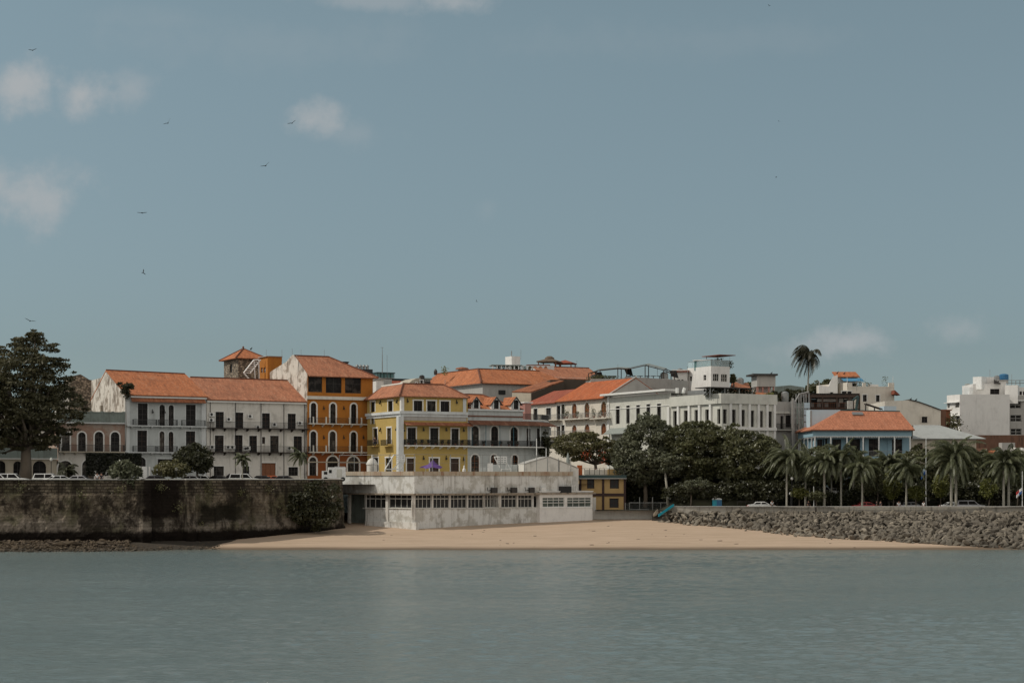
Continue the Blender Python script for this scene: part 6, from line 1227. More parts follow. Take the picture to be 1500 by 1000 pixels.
# fences right of guard house
t_=thing('pipe_fence','grey pipe and mesh fence between the guard house and the slide','fence'); m=MB(); g=Fr(915,276,0); zt_=px_z(736,276); zb_=3.6
for x_ in (916,922,937,956,968,980): q_=g.s(x_); m.bar(g.pt(q_,zb_,0),g.pt(q_,zt_+(.9 if x_ in (937,956) else 0),0),.06)
m.bar(g.pt(g.s(922),zt_,0),g.pt(g.s(982),zt_,0),.05); m.bar(g.pt(g.s(922),zt_-1.1,0),g.pt(g.s(950),zt_-1.1,0),.06); m.build('pipe_frame',K['steel'],t_); m=MB()
for k in range(40): q_=g.s(916)+k*.18; m.bar(g.pt(q_,zb_,0),g.pt(q_,zt_-.05,0),.008)
for k in range(8): m.bar(g.pt(g.s(916),zb_+k*.25,0),g.pt(g.s(982),zb_+k*.25,0),.006)
m.build('mesh',K['steel'],t_)
# slide
t_=thing('water_slide','turquoise plastic slide sloping down to the sand','slide'); a0,a1=P(987.5,741,269.5),P(965,756.5,267); d=(a1-a0); m=MB(); sd_=Vector((0,1,0)); up_=Vector((0,0,1))
m.hexa([a0,a1,a1+sd_*1.3,a0+sd_*1.3]+[v+up_*.08 for v in (a0,a1,a1+sd_*1.3,a0+sd_*1.3)]); 
for y_ in (0,1.2): m.hexa([a0+sd_*y_+up_*.081,a1+sd_*y_+up_*.081,a1+sd_*(y_+.1)+up_*.081,a0+sd_*(y_+.1)+up_*.081]+[v+up_*.35 for v in (a0+sd_*y_,a1+sd_*y_,a1+sd_*(y_+.1),a0+sd_*(y_+.1))])
m.build('chute',K['cyan'],t_); m=MB(); m.bar(a0+up_*-1.6,a0+up_*.3,.05); m.bar(a0+sd_*1.3+up_*-1.6,a0+sd_*1.3+up_*.3,.05); m.build('support',K['steel'],t_)
# portable toilet
t_=thing('portable_toilet','bright blue portable toilet with white domed roof behind the promenade wall','toilet'); c0=P(1050.5,742,272.2); c0.z=4.35; zt_=px_z(731.5,272); m=MB(); m.box(c0.x-.75,c0.y,c0.z,c0.x+.75,c0.y+1.1,zt_); m.build('cabin',K['cyan'],t_); m=MB(); m.box(c0.x-.05,c0.y-.05,c0.z,c0.x+.72,c0.y-.003,zt_-.05); m.build('door',K['bluetank'],t_)
m=MB(); m.prism([Vector((c0.x-.8,c0.y-.06,zt_+.003)),Vector((c0.x+.8,c0.y-.06,zt_+.003)),Vector((c0.x+.7,c0.y-.06,zt_+.18)),Vector((c0.x+.2,c0.y-.06,zt_+.28)),Vector((c0.x-.7,c0.y-.06,zt_+.2))],(0,1.25,0)); m.build('roof',K['wpaint'],t_)
# ------------------------------------------------------------------ vegetation
def inpoly(x, z, pl):
    c = False; j = len(pl)-1
    for i in range(len(pl)):
        if (pl[i][1] > z) != (pl[j][1] > z) and x < (pl[j][0]-pl[i][0])*(z-pl[i][1])/(pl[j][1]-pl[i][1])+pl[i][0]: c = not c
        j = i
    return c
def edist(x, z, pl):
    d = 1e9
    for i in range(len(pl)):
        a, b = pl[i-1], pl[i]; vx, vz = b[0]-a[0], b[1]-a[1]; l2 = vx*vx+vz*vz or 1e-9
        t_ = max(0, min(1, ((x-a[0])*vx+(z-a[1])*vz)/l2)); d = min(d, math.hypot(x-a[0]-t_*vx, z-a[1]-t_*vz))
    return d
def crown(outline, Y, leafmat, parent, nclump, nleaf, leaf=.32, rad=(.7,1.5), flat=.55, seed=1, maxd=6, name='crown', up=.6, bias=None):
    r = random.Random(seed); pl = [(px_x(x, Y), px_z(y, Y)) for x, y in outline]
    x0, x1 = min(p_[0] for p_ in pl), max(p_[0] for p_ in pl); z0, z1 = min(p_[1] for p_ in pl), max(p_[1] for p_ in pl)
    m = MB(); cs = []; tries = 0
    while len(cs) < nclump and tries < nclump*60:
        tries += 1; x, z = r.uniform(x0, x1), r.uniform(z0, z1)
        if not inpoly(x, z, pl): continue
        e_ = edist(x, z, pl); R_ = r.uniform(*rad); R_ = min(R_, max(.45, e_*1.1+.3))
        dmax = min(maxd, 1.5*e_+.4); y = Y+dmax*r.choice((-1, -1, 1))*(r.random()**.5)
        cs.append((x, y, z, R_))
    for (x, y, z, R_) in cs:
        n_ = int(nleaf*(R_/rad[1])**1.6)+8
        for _ in range(n_):
            v = Vector((r.gauss(0,1), r.gauss(0,1), r.gauss(0,1))).normalized()*(r.random()**.33)
            if v.z < -.2 and r.random() < .5: v.z = -v.z
            c_ = Vector((x+v.x*R_*1.15, y+v.y*R_*1.15, z+v.z*R_*flat)); leafq(m, c_, leaf*r.uniform(.7, 1.3), r, up)
    m.build(name, leafmat, parent); return cs
def tree(name, label, outline, Y, base, mat, nclump, nleaf, trunk_r=.35, bark='bark', limbs=12, fork=None, group=None, cat='tree', **kw):
    t_ = thing(name, label, cat, group); cs = crown(outline, Y, K[mat], t_, nclump, nleaf, **kw)
    bx_, bz = px_x(base[0], Y), base[1]; fk = P(fork[0], fork[1], Y) if fork else Vector((bx_, Y, bz+3))
    m = MB(); b0 = Vector((bx_, Y, bz)); m.tube([b0, b0.lerp(fk, .5)+Vector((.1,0,0)), fk], [trunk_r*1.25, trunk_r, trunk_r*.8], 9)
    r = random.Random(len(cs)); 
    for c_ in r.sample(cs, min(limbs, len(cs))):
        e_ = Vector(c_[:3]); md = fk.lerp(e_, .5)+Vector((r.uniform(-.4,.4), r.uniform(-.4,.4), r.uniform(-.2,.5))); m.tube([fk, md, e_], [trunk_r*.5, trunk_r*.28, trunk_r*.08], 5)
    m.build('trunk', K[bark], t_, smooth=True); return t_
BIG=[(-60,520),(-25,500),(5,507),(25,492),(45,485),(60,481),(66,488),(62,500),(76,500),(88,507),(84,520),(98,524),(103,534),(94,540),(108,545),(104,555),(98,562),(112,568),(122,588),(128,600),(118,612),(124,626),(108,634),(90,640),(82,655),(60,662),(50,652),(30,664),(12,655),(6,668),(-10,660),(-60,665)]
tree('rain_tree','huge dark spreading tree rising above the left street',BIG,258,(36,8.5),'leaf_rain',460,190,trunk_r=.85,limbs=60,fork=(38,655),leaf=.23,rad=(.7,1.9),flat=.34,seed=3,maxd=8,up=.9)
tree('broad_tree','dark leafy tree cut off by the left picture edge',[(-60,560),(-20,540),(0,560),(14,600),(10,640),(0,670),(-60,670)],252,(-14,8.5),'leaf_rain',60,170,leaf=.3,flat=.45,seed=5,maxd=4)
# clipped hedge block
t_=thing('clipped_hedge','dark box shaped clipped hedge in front of the pink brick house','hedge'); m=MB(); g=Fr(126,252,14); e=g.s(207); zt_=px_z(664.5,252); r=random.Random(8)
m.fb(g,.25,e-.25,10.6,zt_-.25,-2.75,-.25); 
m2=MB()
for _ in range(7000):
    s_=r.uniform(0,e); w_=r.random(); zz=r.uniform(9.9,zt_)+.12*noise.noise(Vector((s_,0,0)))
    if w_<.6: q_=g.pt(s_,zz,r.uniform(-.35,.05))
    elif w_<.85: q_=g.pt(s_,zt_+r.uniform(-.2,.12),r.uniform(-3,0))
    else: q_=g.pt(r.choice((r.uniform(0,.3),r.uniform(e-.3,e))),zz,r.uniform(-3,0))
    leafq(m2,q_,.15,r,.3)
m.build('core',K['hedge'],t_); m2.build('foliage',K['hedge'],t_)
for x_ in (131,143,206): MB().tube([P(x_,703,253),P(x_,684,253)],.22,6).build('stem',K['bark'],t_)
# plumeria, shrubs
tree('plumeria','rounded grey leafed bush overhanging the sea wall',[(163,692),(166,684),(172,678),(180,675),(190,676),(199,680),(206,688),(207,700),(200,710),(190,714),(183,708),(175,704),(165,698)],233.0,(188,8.0),'leaf_grey',46,60,trunk_r=.12,fork=(187,700),leaf=.27,rad=(.4,.8),flat=.8,seed=11,maxd=1.6,cat='bush')
tree('feathery_shrub','feathery olive shrub left of the dark round tree',[(226,690),(230,680),(240,675),(255,674),(268,678),(278,686),(281,697),(228,698)],243,(252,8.5),'leaf_olive',46,90,trunk_r=.1,fork=(252,692),leaf=.2,rad=(.4,.9),flat=.6,seed=12,maxd=2,cat='bush')
tree('round_tree','dark round street tree in front of the pale blue and white houses',[(258,668),(264,658),(275,653),(288,650),(300,655),(306,662),(311,674),(309,686),(298,694),(284,690),(272,692),(262,684)],248,(288,8.5),'leaf_dark',80,100,trunk_r=.16,fork=(288,685),leaf=.24,rad=(.5,1.1),flat=.7,seed=13,maxd=2.6)
tree('wall_shrub','green shrub growing out of the sea wall beside the restaurant',[(416,748),(424,736),(430,724),(444,716),(452,706),(468,703),(482,708),(494,712),(499,726),(500,745),(494,762),(482,774),(462,776),(446,768),(432,764),(420,756)],248.5,(465,3.5),'leaf_dark',100,80,trunk_r=.08,fork=(465,755),leaf=.24,rad=(.5,1.1),flat=.8,seed=14,maxd=1.8,cat='bush')
tree('vine','leafy vine climbing the stained gable of the pale blue house',[(165,553),(170,555),(176,563),(184,562),(193,563),(196,568),(188,572),(187,580),(184,588),(180,582),(180,572),(172,563)],279.2,(184,14),'leaf_dark',20,60,trunk_r=.05,fork=(184,585),leaf=.2,rad=(.35,.7),flat=.8,seed=15,maxd=.6,cat='plant',limbs=6)
tree('corner_shrub','dark leafy shrub spilling from the rounded corner of the dormer house',[(792,632),(800,634),(804,645),(806,662),(800,668),(792,664),(790,650)],300,(798,9),'leaf_dark',26,80,trunk_r=.08,fork=(798,660),leaf=.22,rad=(.5,.9),flat=.8,seed=16,maxd=1,cat='bush')
# flamboyant
fx=tree('flame_tree','olive spreading tree with a few orange blossoms below the warm white house',[(806,650),(815,640),(830,634),(848,632),(866,634),(884,638),(900,646),(912,656),(915,672),(908,684),(895,682),(884,676),(868,672),(852,674),(838,676),(824,668),(812,664)],288,(878,6),'leaf_olive',160,120,trunk_r=.3,fork=(872,680),leaf=.22,rad=(.6,1.3),flat=.5,seed=17,maxd=4.5,limbs=22)
m=MB(); r=random.Random(3)
for x_,y_,n_ in ((857,663,26),(860,668,22),(881,661,10),(883,672,18),(886,678,14)):
    for _ in range(n_): leafq(m,P(x_,y_,285)+Vector((r.gauss(0,.4),r.gauss(0,.4),r.gauss(0,.35))),.14,r)
m.build('blossom',K['flower'],fx)
tag(MB().box(px_x(846,284),284,8.5,px_x(853,284),286,px_z(681,284)).build('stall',K['orangep'],None),'small orange stall below the flame tree','stall')
b_=thing('street_parasol','closed grey parasol and dark stand among the plaza tables','parasol'); MB().lathe(P(832,680,282),[(.08,-1),(.35,0),(.25,1.2),(.03,2.0)],8).build('canopy',K['canvasg'],b_); MB().tube([P(832,692,282),P(832,680,282)],.04,5).build('pole',K['steel'],b_)
# park tree mass
PT=[('leftmost dense park tree beside the guard house',[(898,665),(902,650),(912,640),(918,630),(925,618),(935,610),(948,605),(960,608),(970,616),(978,622),(985,635),(988,655),(985,680),(975,700),(955,708),(935,712),(918,706),(905,698),(898,682)],282,945,61,150,130,'leaf_grey'),
 ('middle dense park tree with the densest crown',[(972,640),(978,630),(988,626),(1000,620),(1010,616),(1022,618),(1034,616),(1044,620),(1054,626),(1062,636),(1066,655),(1062,680),(1050,700),(1030,708),(1005,706),(985,700),(972,680)],280,1025,63,150,130,'leaf_mid'),
 ('park tree with dark crown just left of the first palm',[(1052,636),(1062,626),(1075,620),(1090,628),(1105,634),(1118,638),(1128,642),(1140,650),(1146,665),(1145,690),(1135,708),(1110,716),(1085,714),(1062,706),(1050,690)],277,1095,64,150,130,'leaf_mid'),
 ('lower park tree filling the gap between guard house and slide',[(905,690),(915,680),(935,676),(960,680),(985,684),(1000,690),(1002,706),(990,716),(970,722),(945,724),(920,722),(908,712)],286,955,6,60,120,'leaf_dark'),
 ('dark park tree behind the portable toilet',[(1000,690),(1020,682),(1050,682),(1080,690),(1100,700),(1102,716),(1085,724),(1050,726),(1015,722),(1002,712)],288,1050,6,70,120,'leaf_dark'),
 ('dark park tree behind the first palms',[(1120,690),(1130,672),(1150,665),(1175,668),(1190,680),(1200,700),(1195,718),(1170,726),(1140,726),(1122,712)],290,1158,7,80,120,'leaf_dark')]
for i,(lb,ol_,Y_,bx_,_,nc,nl,mt) in enumerate(PT):
    tree('park_tree',lb,ol_,Y_,(bx_,4.6),mt,int(nc*1.5),nl,trunk_r=.35,fork=(bx_,ol_[0][1]+45 if i<3 else 712),leaf=.26,rad=(.6,1.35),flat=.62,seed=30+i,maxd=5,limbs=20,group='park trees above the rock bank')
tree('pale_trunk_tree','slender tree with a pale leaning trunk right of the guard house',[(960,672),(975,664),(990,668),(1000,680),(996,692),(980,694),(965,690)],276,(979,4.4),'leaf_grey',40,90,trunk_r=.2,fork=(974,690),leaf=.24,rad=(.5,1.0),flat=.6,seed=41,maxd=2.5,bark='palmbark')
tree('small_tree','small light leafed tree in front of the park tree mass',[(1000,712),(1008,703),(1020,700),(1032,702),(1040,710),(1036,718),(1020,720),(1006,720)],272,(1011,4.35),'leaf_grey',34,80,trunk_r=.12,fork=(1012,718),leaf=.22,rad=(.4,.8),flat=.55,seed=42,maxd=1.8)
# background trees on the right behind palms
BG=[((1200,690),44,'dark leafy tree behind the second group of palms'),((1238,706),38,'dark leafy tree in front of the left part of the blue house'),((1285,712),38,'dark tree in front of the blue house ground floor'),((1345,694),42,'dark tree left of the tallest palm'),((1372,700),40,'dark tree right behind the flagpole'),((1430,700),46,'dark tree in the gap right of the tallest palm'),((1460,705),40,'dark low tree under the right palms'),((1500,700),50,'dark tree at the right picture edge')]
for i,((cx_,cy_),w_,lb) in enumerate(BG):
    r=random.Random(60+i); ol_=[(cx_+w_*.62*math.cos(a)*r.uniform(.8,1.15),cy_-7+31*math.sin(a)*r.uniform(.75,1.15)) for a in [2*math.pi*k/12 for k in range(12)]]
    tree('shade_tree',lb,ol_,276+(i%3)*2,(cx_,5),('leaf_mid','leaf_olive','leaf_mid')[i%3],90,110,trunk_r=.2,fork=(cx_,718),leaf=.26,rad=(.5,1.2),flat=.6,seed=70+i,maxd=3.5,group='shade trees behind the palms')
for i,(cx_,cy_,w_,h_,Y_,lb) in enumerate(((1308,705,12,26,262,'tall yellow green shrub left of the short palm'),(1341,722,13,10,260,'round yellow green shrub between two palm trunks'),(1285,697,9,24,266,'pointed dark green cypress shaped shrub before the blue house'),(1377,712,9,18,262,'yellow green shrub just left of the twin palms'),(1448,716,10,14,264,'yellow green shrub right of the twin palms'),(1490,690,10,26,266,'upright green shrub at the far right edge'),(1170,722,12,6,266,'low yellow green hedge bush near the first palm'),(1195,726,14,5,262,'low green hedge bush below the white pickups'),(1265,714,12,12,266,'broad leaf banana like shrub behind the trunk'),(1440,672,8,14,280,'dark green upright tree by the red cottages'))):
    r=random.Random(90+i); ol_=[(cx_+w_*math.cos(a)*r.uniform(.8,1.15),cy_+h_*math.sin(a)*r.uniform(.85,1.1)) for a in [2*math.pi*k/10 for k in range(10)]]
    tree('shrub',lb,ol_,Y_,(cx_,4.4),'leaf_yel' if i in (0,1,3,4,6) else 'leaf_mid',30 if w_*h_<160 else 45,70,trunk_r=.07,fork=(cx_,cy_+h_*.4),leaf=.18,rad=(.35,.75),flat=.8,seed=110+i,maxd=1.2,cat='bush',limbs=5)
for i in range(17):
    cx_=925+i*35.5; r=random.Random(400+i); w_=26; cy_=722+r.uniform(-4,3)
    if 1195<cx_<1250: cy_+=9
    ol_=[(cx_+w_*math.cos(a)*r.uniform(.85,1.15),cy_+15*math.sin(a)*r.uniform(.8,1.15)) for a in [2*math.pi*k/10 for k in range(10)]]
    ord_=('leftmost','second','third','fourth','fifth','sixth','seventh','eighth','ninth','tenth','eleventh','twelfth','thirteenth','fourteenth','fifteenth','sixteenth','seventeenth')[i]
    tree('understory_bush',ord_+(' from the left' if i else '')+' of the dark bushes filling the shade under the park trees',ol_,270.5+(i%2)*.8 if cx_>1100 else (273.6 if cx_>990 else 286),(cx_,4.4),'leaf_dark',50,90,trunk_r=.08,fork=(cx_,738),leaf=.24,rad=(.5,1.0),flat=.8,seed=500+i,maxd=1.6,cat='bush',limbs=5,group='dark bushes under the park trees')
# hillside trees on skyline
for i,(ol_,Y_,lb,mt) in enumerate((([(1178,580),(1180,568),(1190,560),(1200,556),(1212,556),(1224,556),(1226,575),(1215,580)],395,'green tree crown on the skyline right of the windblown palm','leaf_mid'),([(1140,588),(1142,578),(1150,572),(1160,572),(1165,580),(1162,588)],330,'dark round tree crown below the pale hall','leaf_dark'),([(1157,588),(1160,575),(1170,571),(1180,578),(1180,588)],335,'second dark round tree crown below the pale hall','leaf_dark'),([(1070,560),(1074,548),(1076,560)],352,'thin green tree right of the white tower','leaf_mid'),([(1090,565),(1095,560),(1101,562),(1102,570),(1090,570)],365,'small green tree top behind the red tiled roof','leaf_mid'),([(1120,582),(1124,577),(1130,578),(1132,584)],318,'small yellow green bush beside the grey water tower','leaf_yel'),([(1128,580),(1134,572),(1138,580)],322,'small dark bush under the grey water tower','leaf_dark'))):
    tree('skyline_tree',lb,ol_,Y_,(sum(a[0] for a in ol_)/len(ol_),14),mt,46 if i<3 else 14,90,trunk_r=.2,leaf=.3,rad=(.6,1.4) if i<3 else (.4,.8),flat=.7,seed=130+i,maxd=3,fork=(ol_[0][0]+5,ol_[0][1]+2),limbs=6)
# ------------------------------------------------------------------ palms
def palm_mesh(seed, nf=22, L=4.0, droop=1.0, wind=(0,0), leafl=.75, old=True, up0=75, lo=-15):
    r=random.Random(seed); m=MB()
    for k in range(nf):
        az=2*math.pi*k/nf+r.uniform(-.2,.2); el=R(r.uniform(lo,up0)) if k%3 else R(r.uniform(30,up0+5)); ll=L*r.uniform(.7,1.12); dr_=droop*r.uniform(.6,1.35); n_=14; pts=[Vector((0,0,0))]; d=Vector((math.cos(az)*math.cos(el),math.sin(az)*math.cos(el),math.sin(el)))
        for i in range(n_):
            d=(d+Vector((wind[0]*.14,wind[1]*.14,-.115*dr_*(1+i*.05)))).normalized(); pts.append(pts[-1]+d*ll/n_)
        m.tube(pts,[.05*(1-i/(n_+2)) for i in range(n_+1)],4,cap=False)
        for i in range(1,n_+1):
            f=i/n_; a=pts[i]; t_=(pts[i]-pts[i-1]).normalized(); s_=t_.cross(Vector((0,0,1)))
            if s_.length<.1: s_=Vector((-math.sin(az),math.cos(az),0))
            s_.normalize(); le=leafl*(math.sin(math.pi*min(1,f*.85+.12))**.6)
            for sg in (-1,1):
                for sub in (0,.5):
                    o_=a-t_*(ll/n_)*sub; dd=(s_*sg*.8+t_*.45+Vector((wind[0]*.35,wind[1]*.35,-.55-.3*r.random()))).normalized(); w_=t_*.055
                    mid=o_+dd*le*.55; tip=o_+(dd+Vector((0,0,-.35))).normalized()*le*r.uniform(.85,1.1); b=len(m.v); m.v+=[tuple(o_-w_),tuple(o_+w_),tuple(mid+w_),tuple(tip),tuple(mid-w_)]; m.f.append((b,b+1,b+2,b+3,b+4))
    return m
def palm_trunk(h,r0=.2,lean=(0,0),seed=0,ring=True):
    r=random.Random(seed); m=MB(); n_=14; m.tube([Vector((lean[0]*(i/n_)**1.6,lean[1]*(i/n_)**1.6,h*i/n_)) for i in range(n_+1)],[r0*(1.35 if i==0 else 1.05-.35*i/n_)*(1+.05*(i%2)) for i in range(n_+1)],9); return m
protos={}
for sd_ in range(3): protos[sd_]=None
def palm(label,px,ycrown,Y,zb,L,seed,group='palms along the promenade',mat='palm',lean=(0,0),wind=(-.25,0),name='palm_tree',r0=.19,**kw):
    if px > 985 and Y < 300: Y = max(Y, rwY(px)+1.6)
    zt_=px_z(ycrown,Y); h=zt_-zb; x_=px_x(px,Y)-lean[0]; t_=thing(name,label,'palm',group,(x_,Y,zb)); tr=palm_trunk(h,r0,lean,seed).build('trunk',K['palmbark'],t_,smooth=True)
    c_=palm_mesh(seed,L=L,wind=wind,**kw).build('crown',K[mat],t_); c_.location=(lean[0],lean[1],h)
    m=MB(); m.tube([Vector((lean[0],lean[1],h-.9)),Vector((lean[0],lean[1],h+.15))],[r0*.95,r0*.55],8); m.build('crownshaft',K['leaf_olive'],t_); return t_
for i,(px,yc,Y,L,lb,wl) in enumerate(((1152.5,672,261,4.2,'first palm on the left of the promenade with slim pale trunk',-.3),(1180,680,268,3.6,'dark trunked palm just right of the first palm',-.2),(1207.5,676,260,3.9,'palm with thick pale trunk in front of the white pickups',-.25),(1232,672,264,3.8,'palm in front of the left side of the blue house',-.1),(1263,686,259,3.5,'palm with upright ragged crown before the blue house',.25),(1327.5,688,257,3.5,'palm with pale trunk right of the tall yellow green shrub',-.2),(1393.5,674,255,4.6,'left trunk of the tallest twin palms',-.15),(1400.5,668,256.5,4.8,'right trunk of the tallest twin palms',.1),(1470,680,254,4.2,'left trunk of the twin palms at the right edge',-.15),(1477.5,678,255.5,4.0,'right trunk of the twin palms at the right edge',.1),(1302,680,272,3.2,'small dark palm behind the short shrubs',0),(1250,676,272,3.6,'palm crown hidden behind the blue house palms',-.1),(1218,684,270,3.4,'dark palm behind the thick trunked palm',0))):
    palm(lb,px,yc,Y,4.35,L*1.12,200+i,nf=46,droop=1.2,wind=(wl-.1,0),leafl=.85,r0=.2 if i in (2,6,7,8,9) else .16)
palm('tall windblown coconut palm on the skyline with fronds swept to the left',1186,520,360,20,5.6,301,group=None,mat='palmdry',wind=(-.8,0),name='coconut_palm',nf=34,droop=2.3,leafl=1.5,lo=-55,r0=.2,lean=(.6,0),up0=88)
palm('young palm before the white tenement left of its brown door',355,672,246,8.6,1.9,310,group='young palms on the street',nf=18,droop=1.2,leafl=.5,r0=.1,wind=(-.1,0))
palm('young palm before the right end of the white tenement',440,667,251,8.6,2.1,311,group='young palms on the street',nf=18,droop=1.2,leafl=.5,r0=.1,wind=(-.25,0))
palm('low dark palm under the pink brick house arches',97,689,246,8.6,2.1,312,group='young palms on the street',mat='leaf_dark',nf=26,droop=1.1,leafl=.6,r0=.16,wind=(.1,0))
# ------------------------------------------------------------------ vehicles
def car(label,x,y,z,rz,paint,kind='sedan',cat='car',name='parked_car',group=None):
    t_=thing(name,label,cat,group,(x,y,z)); t_.rotation_euler=(0,0,rz); L_=4.5; W=.86
    prof={'sedan':[(-2.2,.35),(-2.25,.7),(-2.1,.95),(-1.4,1.02),(1.0,.98),(2.05,.82),(2.22,.6),(2.2,.32)],'suv':[(-2.2,.4),(-2.3,.8),(-2.2,1.08),(1.1,1.08),(2.1,.95),(2.25,.6),(2.2,.38)]}[kind]
    cab={'sedan':[(-1.55,1.0),(-.95,1.42),(.35,1.44),(1.15,.99)],'suv':[(-2.15,1.07),(-1.95,1.7),(.45,1.72),(1.2,1.07)]}[kind]
    def loft(pr,w0,w1,zz0,zz1):
        m=MB(); n_=len(pr); wid=lambda z_: w0+(w1-w0)*(z_-zz0)/(zz1-zz0)
        A=[(x_,-wid(z_),z_) for x_,z_ in pr]; B=[(x_,wid(z_),z_) for x_,z_ in pr]; m.v=A+B; m.f=[tuple(range(n_)),tuple(range(2*n_-1,n_-1,-1))]+[(i,n_+i,n_+(i+1)%n_,(i+1)%n_) for i in range(n_)]; return m
    zmx=cab[1][1]; loft(prof,W,W*.94,.35,1.05).build('body',K[paint],t_); m=loft(cab,W*.9,W*.72,1.0,zmx); m.build('cabin',K[paint],t_)
    m=MB(); zl,zh=1.08 if kind=='suv' else 1.04,zmx-.1
    def atx(z_,side): a,b_=(cab[0],cab[1]) if side<0 else (cab[3],cab[2]); return a[0]+(b_[0]-a[0])*(z_-a[1])/(b_[1]-a[1])
    wd=lambda z_: W*.9+(W*.72-W*.9)*(z_-1.0)/(zmx-1.0)
    for sg in (-1,1):
        xa,xb,xc,xd=atx(zl,-1)+.15,atx(zl,1)-.15,atx(zh,1)-.12,atx(zh,-1)+.12; xm=(xa+xb)/2
        for q0,q1,q2,q3 in ((xa,xm-.06,xm-.06,xd),(xm+.06,xb,xc,xm+.06)): m.poly([(q0,sg*(wd(zl)+.006),zl),(q1,sg*(wd(zl)+.006),zl),(q2,sg*(wd(zh)+.006),zh),(q3,sg*(wd(zh)+.006),zh)])
    for sd2 in (-1,1):
        o_=.008*sd2; m.poly([(atx(zl,sd2)+o_,-wd(zl)+.1,zl),(atx(zl,sd2)+o_,wd(zl)-.1,zl),(atx(zh,sd2)+o_,wd(zh)-.1,zh),(atx(zh,sd2)+o_,-wd(zh)+.1,zh)])
    m.build('window',K['pane'],t_)
    for xx in (-1.4,1.4):
        for sg in (-1,1):
            m=MB(); m.tube([(xx,sg*.66,.33),(xx,sg*.88,.33)],.33,16); wh=m.build('wheel',K['rubber'],t_); m=MB(); m.tube([(xx,sg*.87,.33),(xx,sg*.895,.33)],.19,10); m.build('rim',K['steel'],wh)
    for sg in (-1,1):
        MB().box(2.16,sg*.62-.15,.62,2.25,sg*.62+.15,.76).build('headlight',K['lamp'],t_)
        MB().box(-2.27,sg*.62-.13,.72,-2.2,sg*.62+.13,.88).build('tail_light',K['redp'],t_)
    return t_
K['silver']=plain('silver_paint',(.35,.35,.36),.3,.5); K['greyp']=plain('dark_grey_paint',(.05,.05,.055),.3); K['blackp']=plain('black_car_paint',(.012,.012,.014),.25); K['orangec']=plain('orange_car_paint',(.45,.09,.02),.3)
G='cars parked along the sea wall'
for px,Y,rz,pt_,kd,lb in ((-4,241,0,'wpaint','suv','white car tail at the left picture edge'),(18,242,0,'wpaint','suv','white suv left of the big tree trunk'),(72,243,0,'wpaint','suv','white suv right of the big tree trunk'),(88,239,.6,'wpaint','sedan','white car with sloping windscreen left of the low palm'),(118,244,0,'silver','sedan','silver white car left of the hedge posts'),(277,246,0,'silver','sedan','silver car under the dark round tree'),(293,250,0,'wpaint','sedan','white car right of the dark round tree'),(322,249,0,'blackp','sedan','black car left of the young palm'),(341,254,0,'greyp','suv','dark grey suv behind the young palm'),(358,250,0,'wpaint','suv','white suv beside the young palm'),(386,253,0,'blackp','sedan','black car before the brown door'),(400,257,0,'orangec','sedan','orange car beside the black car'),(418,256,0,'greyp','sedan','dark car right of the orange one'),(230,243,0,'greyp','sedan','dark car half hidden by the feathery shrub')):
    car(lb,px_x(px,Y),Y,8.45,rz+(math.pi if px%2 else 0),pt_,kd,group=G)
G='cars parked in the park street'
for px,Y,rz,pt_,kd,lb in ((1421,263,0,'silver','suv','white suv behind the promenade wall right of the twin palms'),(1398,264,0,'wpaint','sedan','white car hidden behind the twin palm trunks'),(1335,264,0,'silver','sedan','silver car behind the round yellow green shrub'),(1270,264,0,'redp','sedan','red car under the trees right of the blue house palms'),(1116,269,0,'wpaint','sedan','white car left of the first palm'),(1205,276,.2,'wpaint','suv','white suv behind the thick trunked palm'),(1226,277,0,'wpaint','sedan','white car below the blue house'),(1252,277,0,'silver','suv','pale suv right of the white car below the blue house')):
    zz=park_z(px_x(px,Y),Y)+.02; car(lb,px_x(px,Y),Y,zz,rz,pt_,kd,group=G)
# box truck on the plaza
t_=thing('box_truck','white box truck parked at the left end of the plaza','truck',None,(px_x(493,262),262,9.0)); t_.rotation_euler=(0,0,.15); t_.scale=(.85,.85,.85)
m=MB(); m.box(-1.5,-1,.5,1.6,1,2.55); m.build('box',K['wpaint'],t_); MB().box(-1.4,-1.02,1.5,-.9,-1.003,2.1).build('window',K['pane'],t_); MB().box(.0,-1.03,.7,.95,-1.003,2.2).build('door',K['offwhite'],t_); MB().box(-2.6,-.9,.5,-1.503,.9,1.9).build('cab',K['wpaint'],t_); MB().box(-2.3,-.92,1.25,-1.7,-.905,1.75).build('cab_window',K['pane'],t_)
for xx in (-2,1.1):
    for yy in (-.9,.9): MB().tube([(xx,yy-.12,.4),(xx,yy+.12,.4)],.4,14).build('wheel',K['rubber'],t_)
MB().box(-.3,-.8,2.553,1.5,.8,2.7).build('roof_unit',K['steel'],t_)
# gate pillars near px 205-220
t_=thing('white_gate','white panel gate between two pale posts right of the plumeria','gate'); g=Fr(205.5,246,0); MB().fb(g,0,g.s(215),8.56,g.z(683,210),-.3,-.05).build('panel',K['wpaint'],t_); m=MB(); m.fb(g,g.s(218),g.s(220),8.56,g.z(683,219),-.25,0); m.fb(g,-.15,-.004,8.56,g.z(683,205),-.3,0); m.build('post',K['white'],t_)
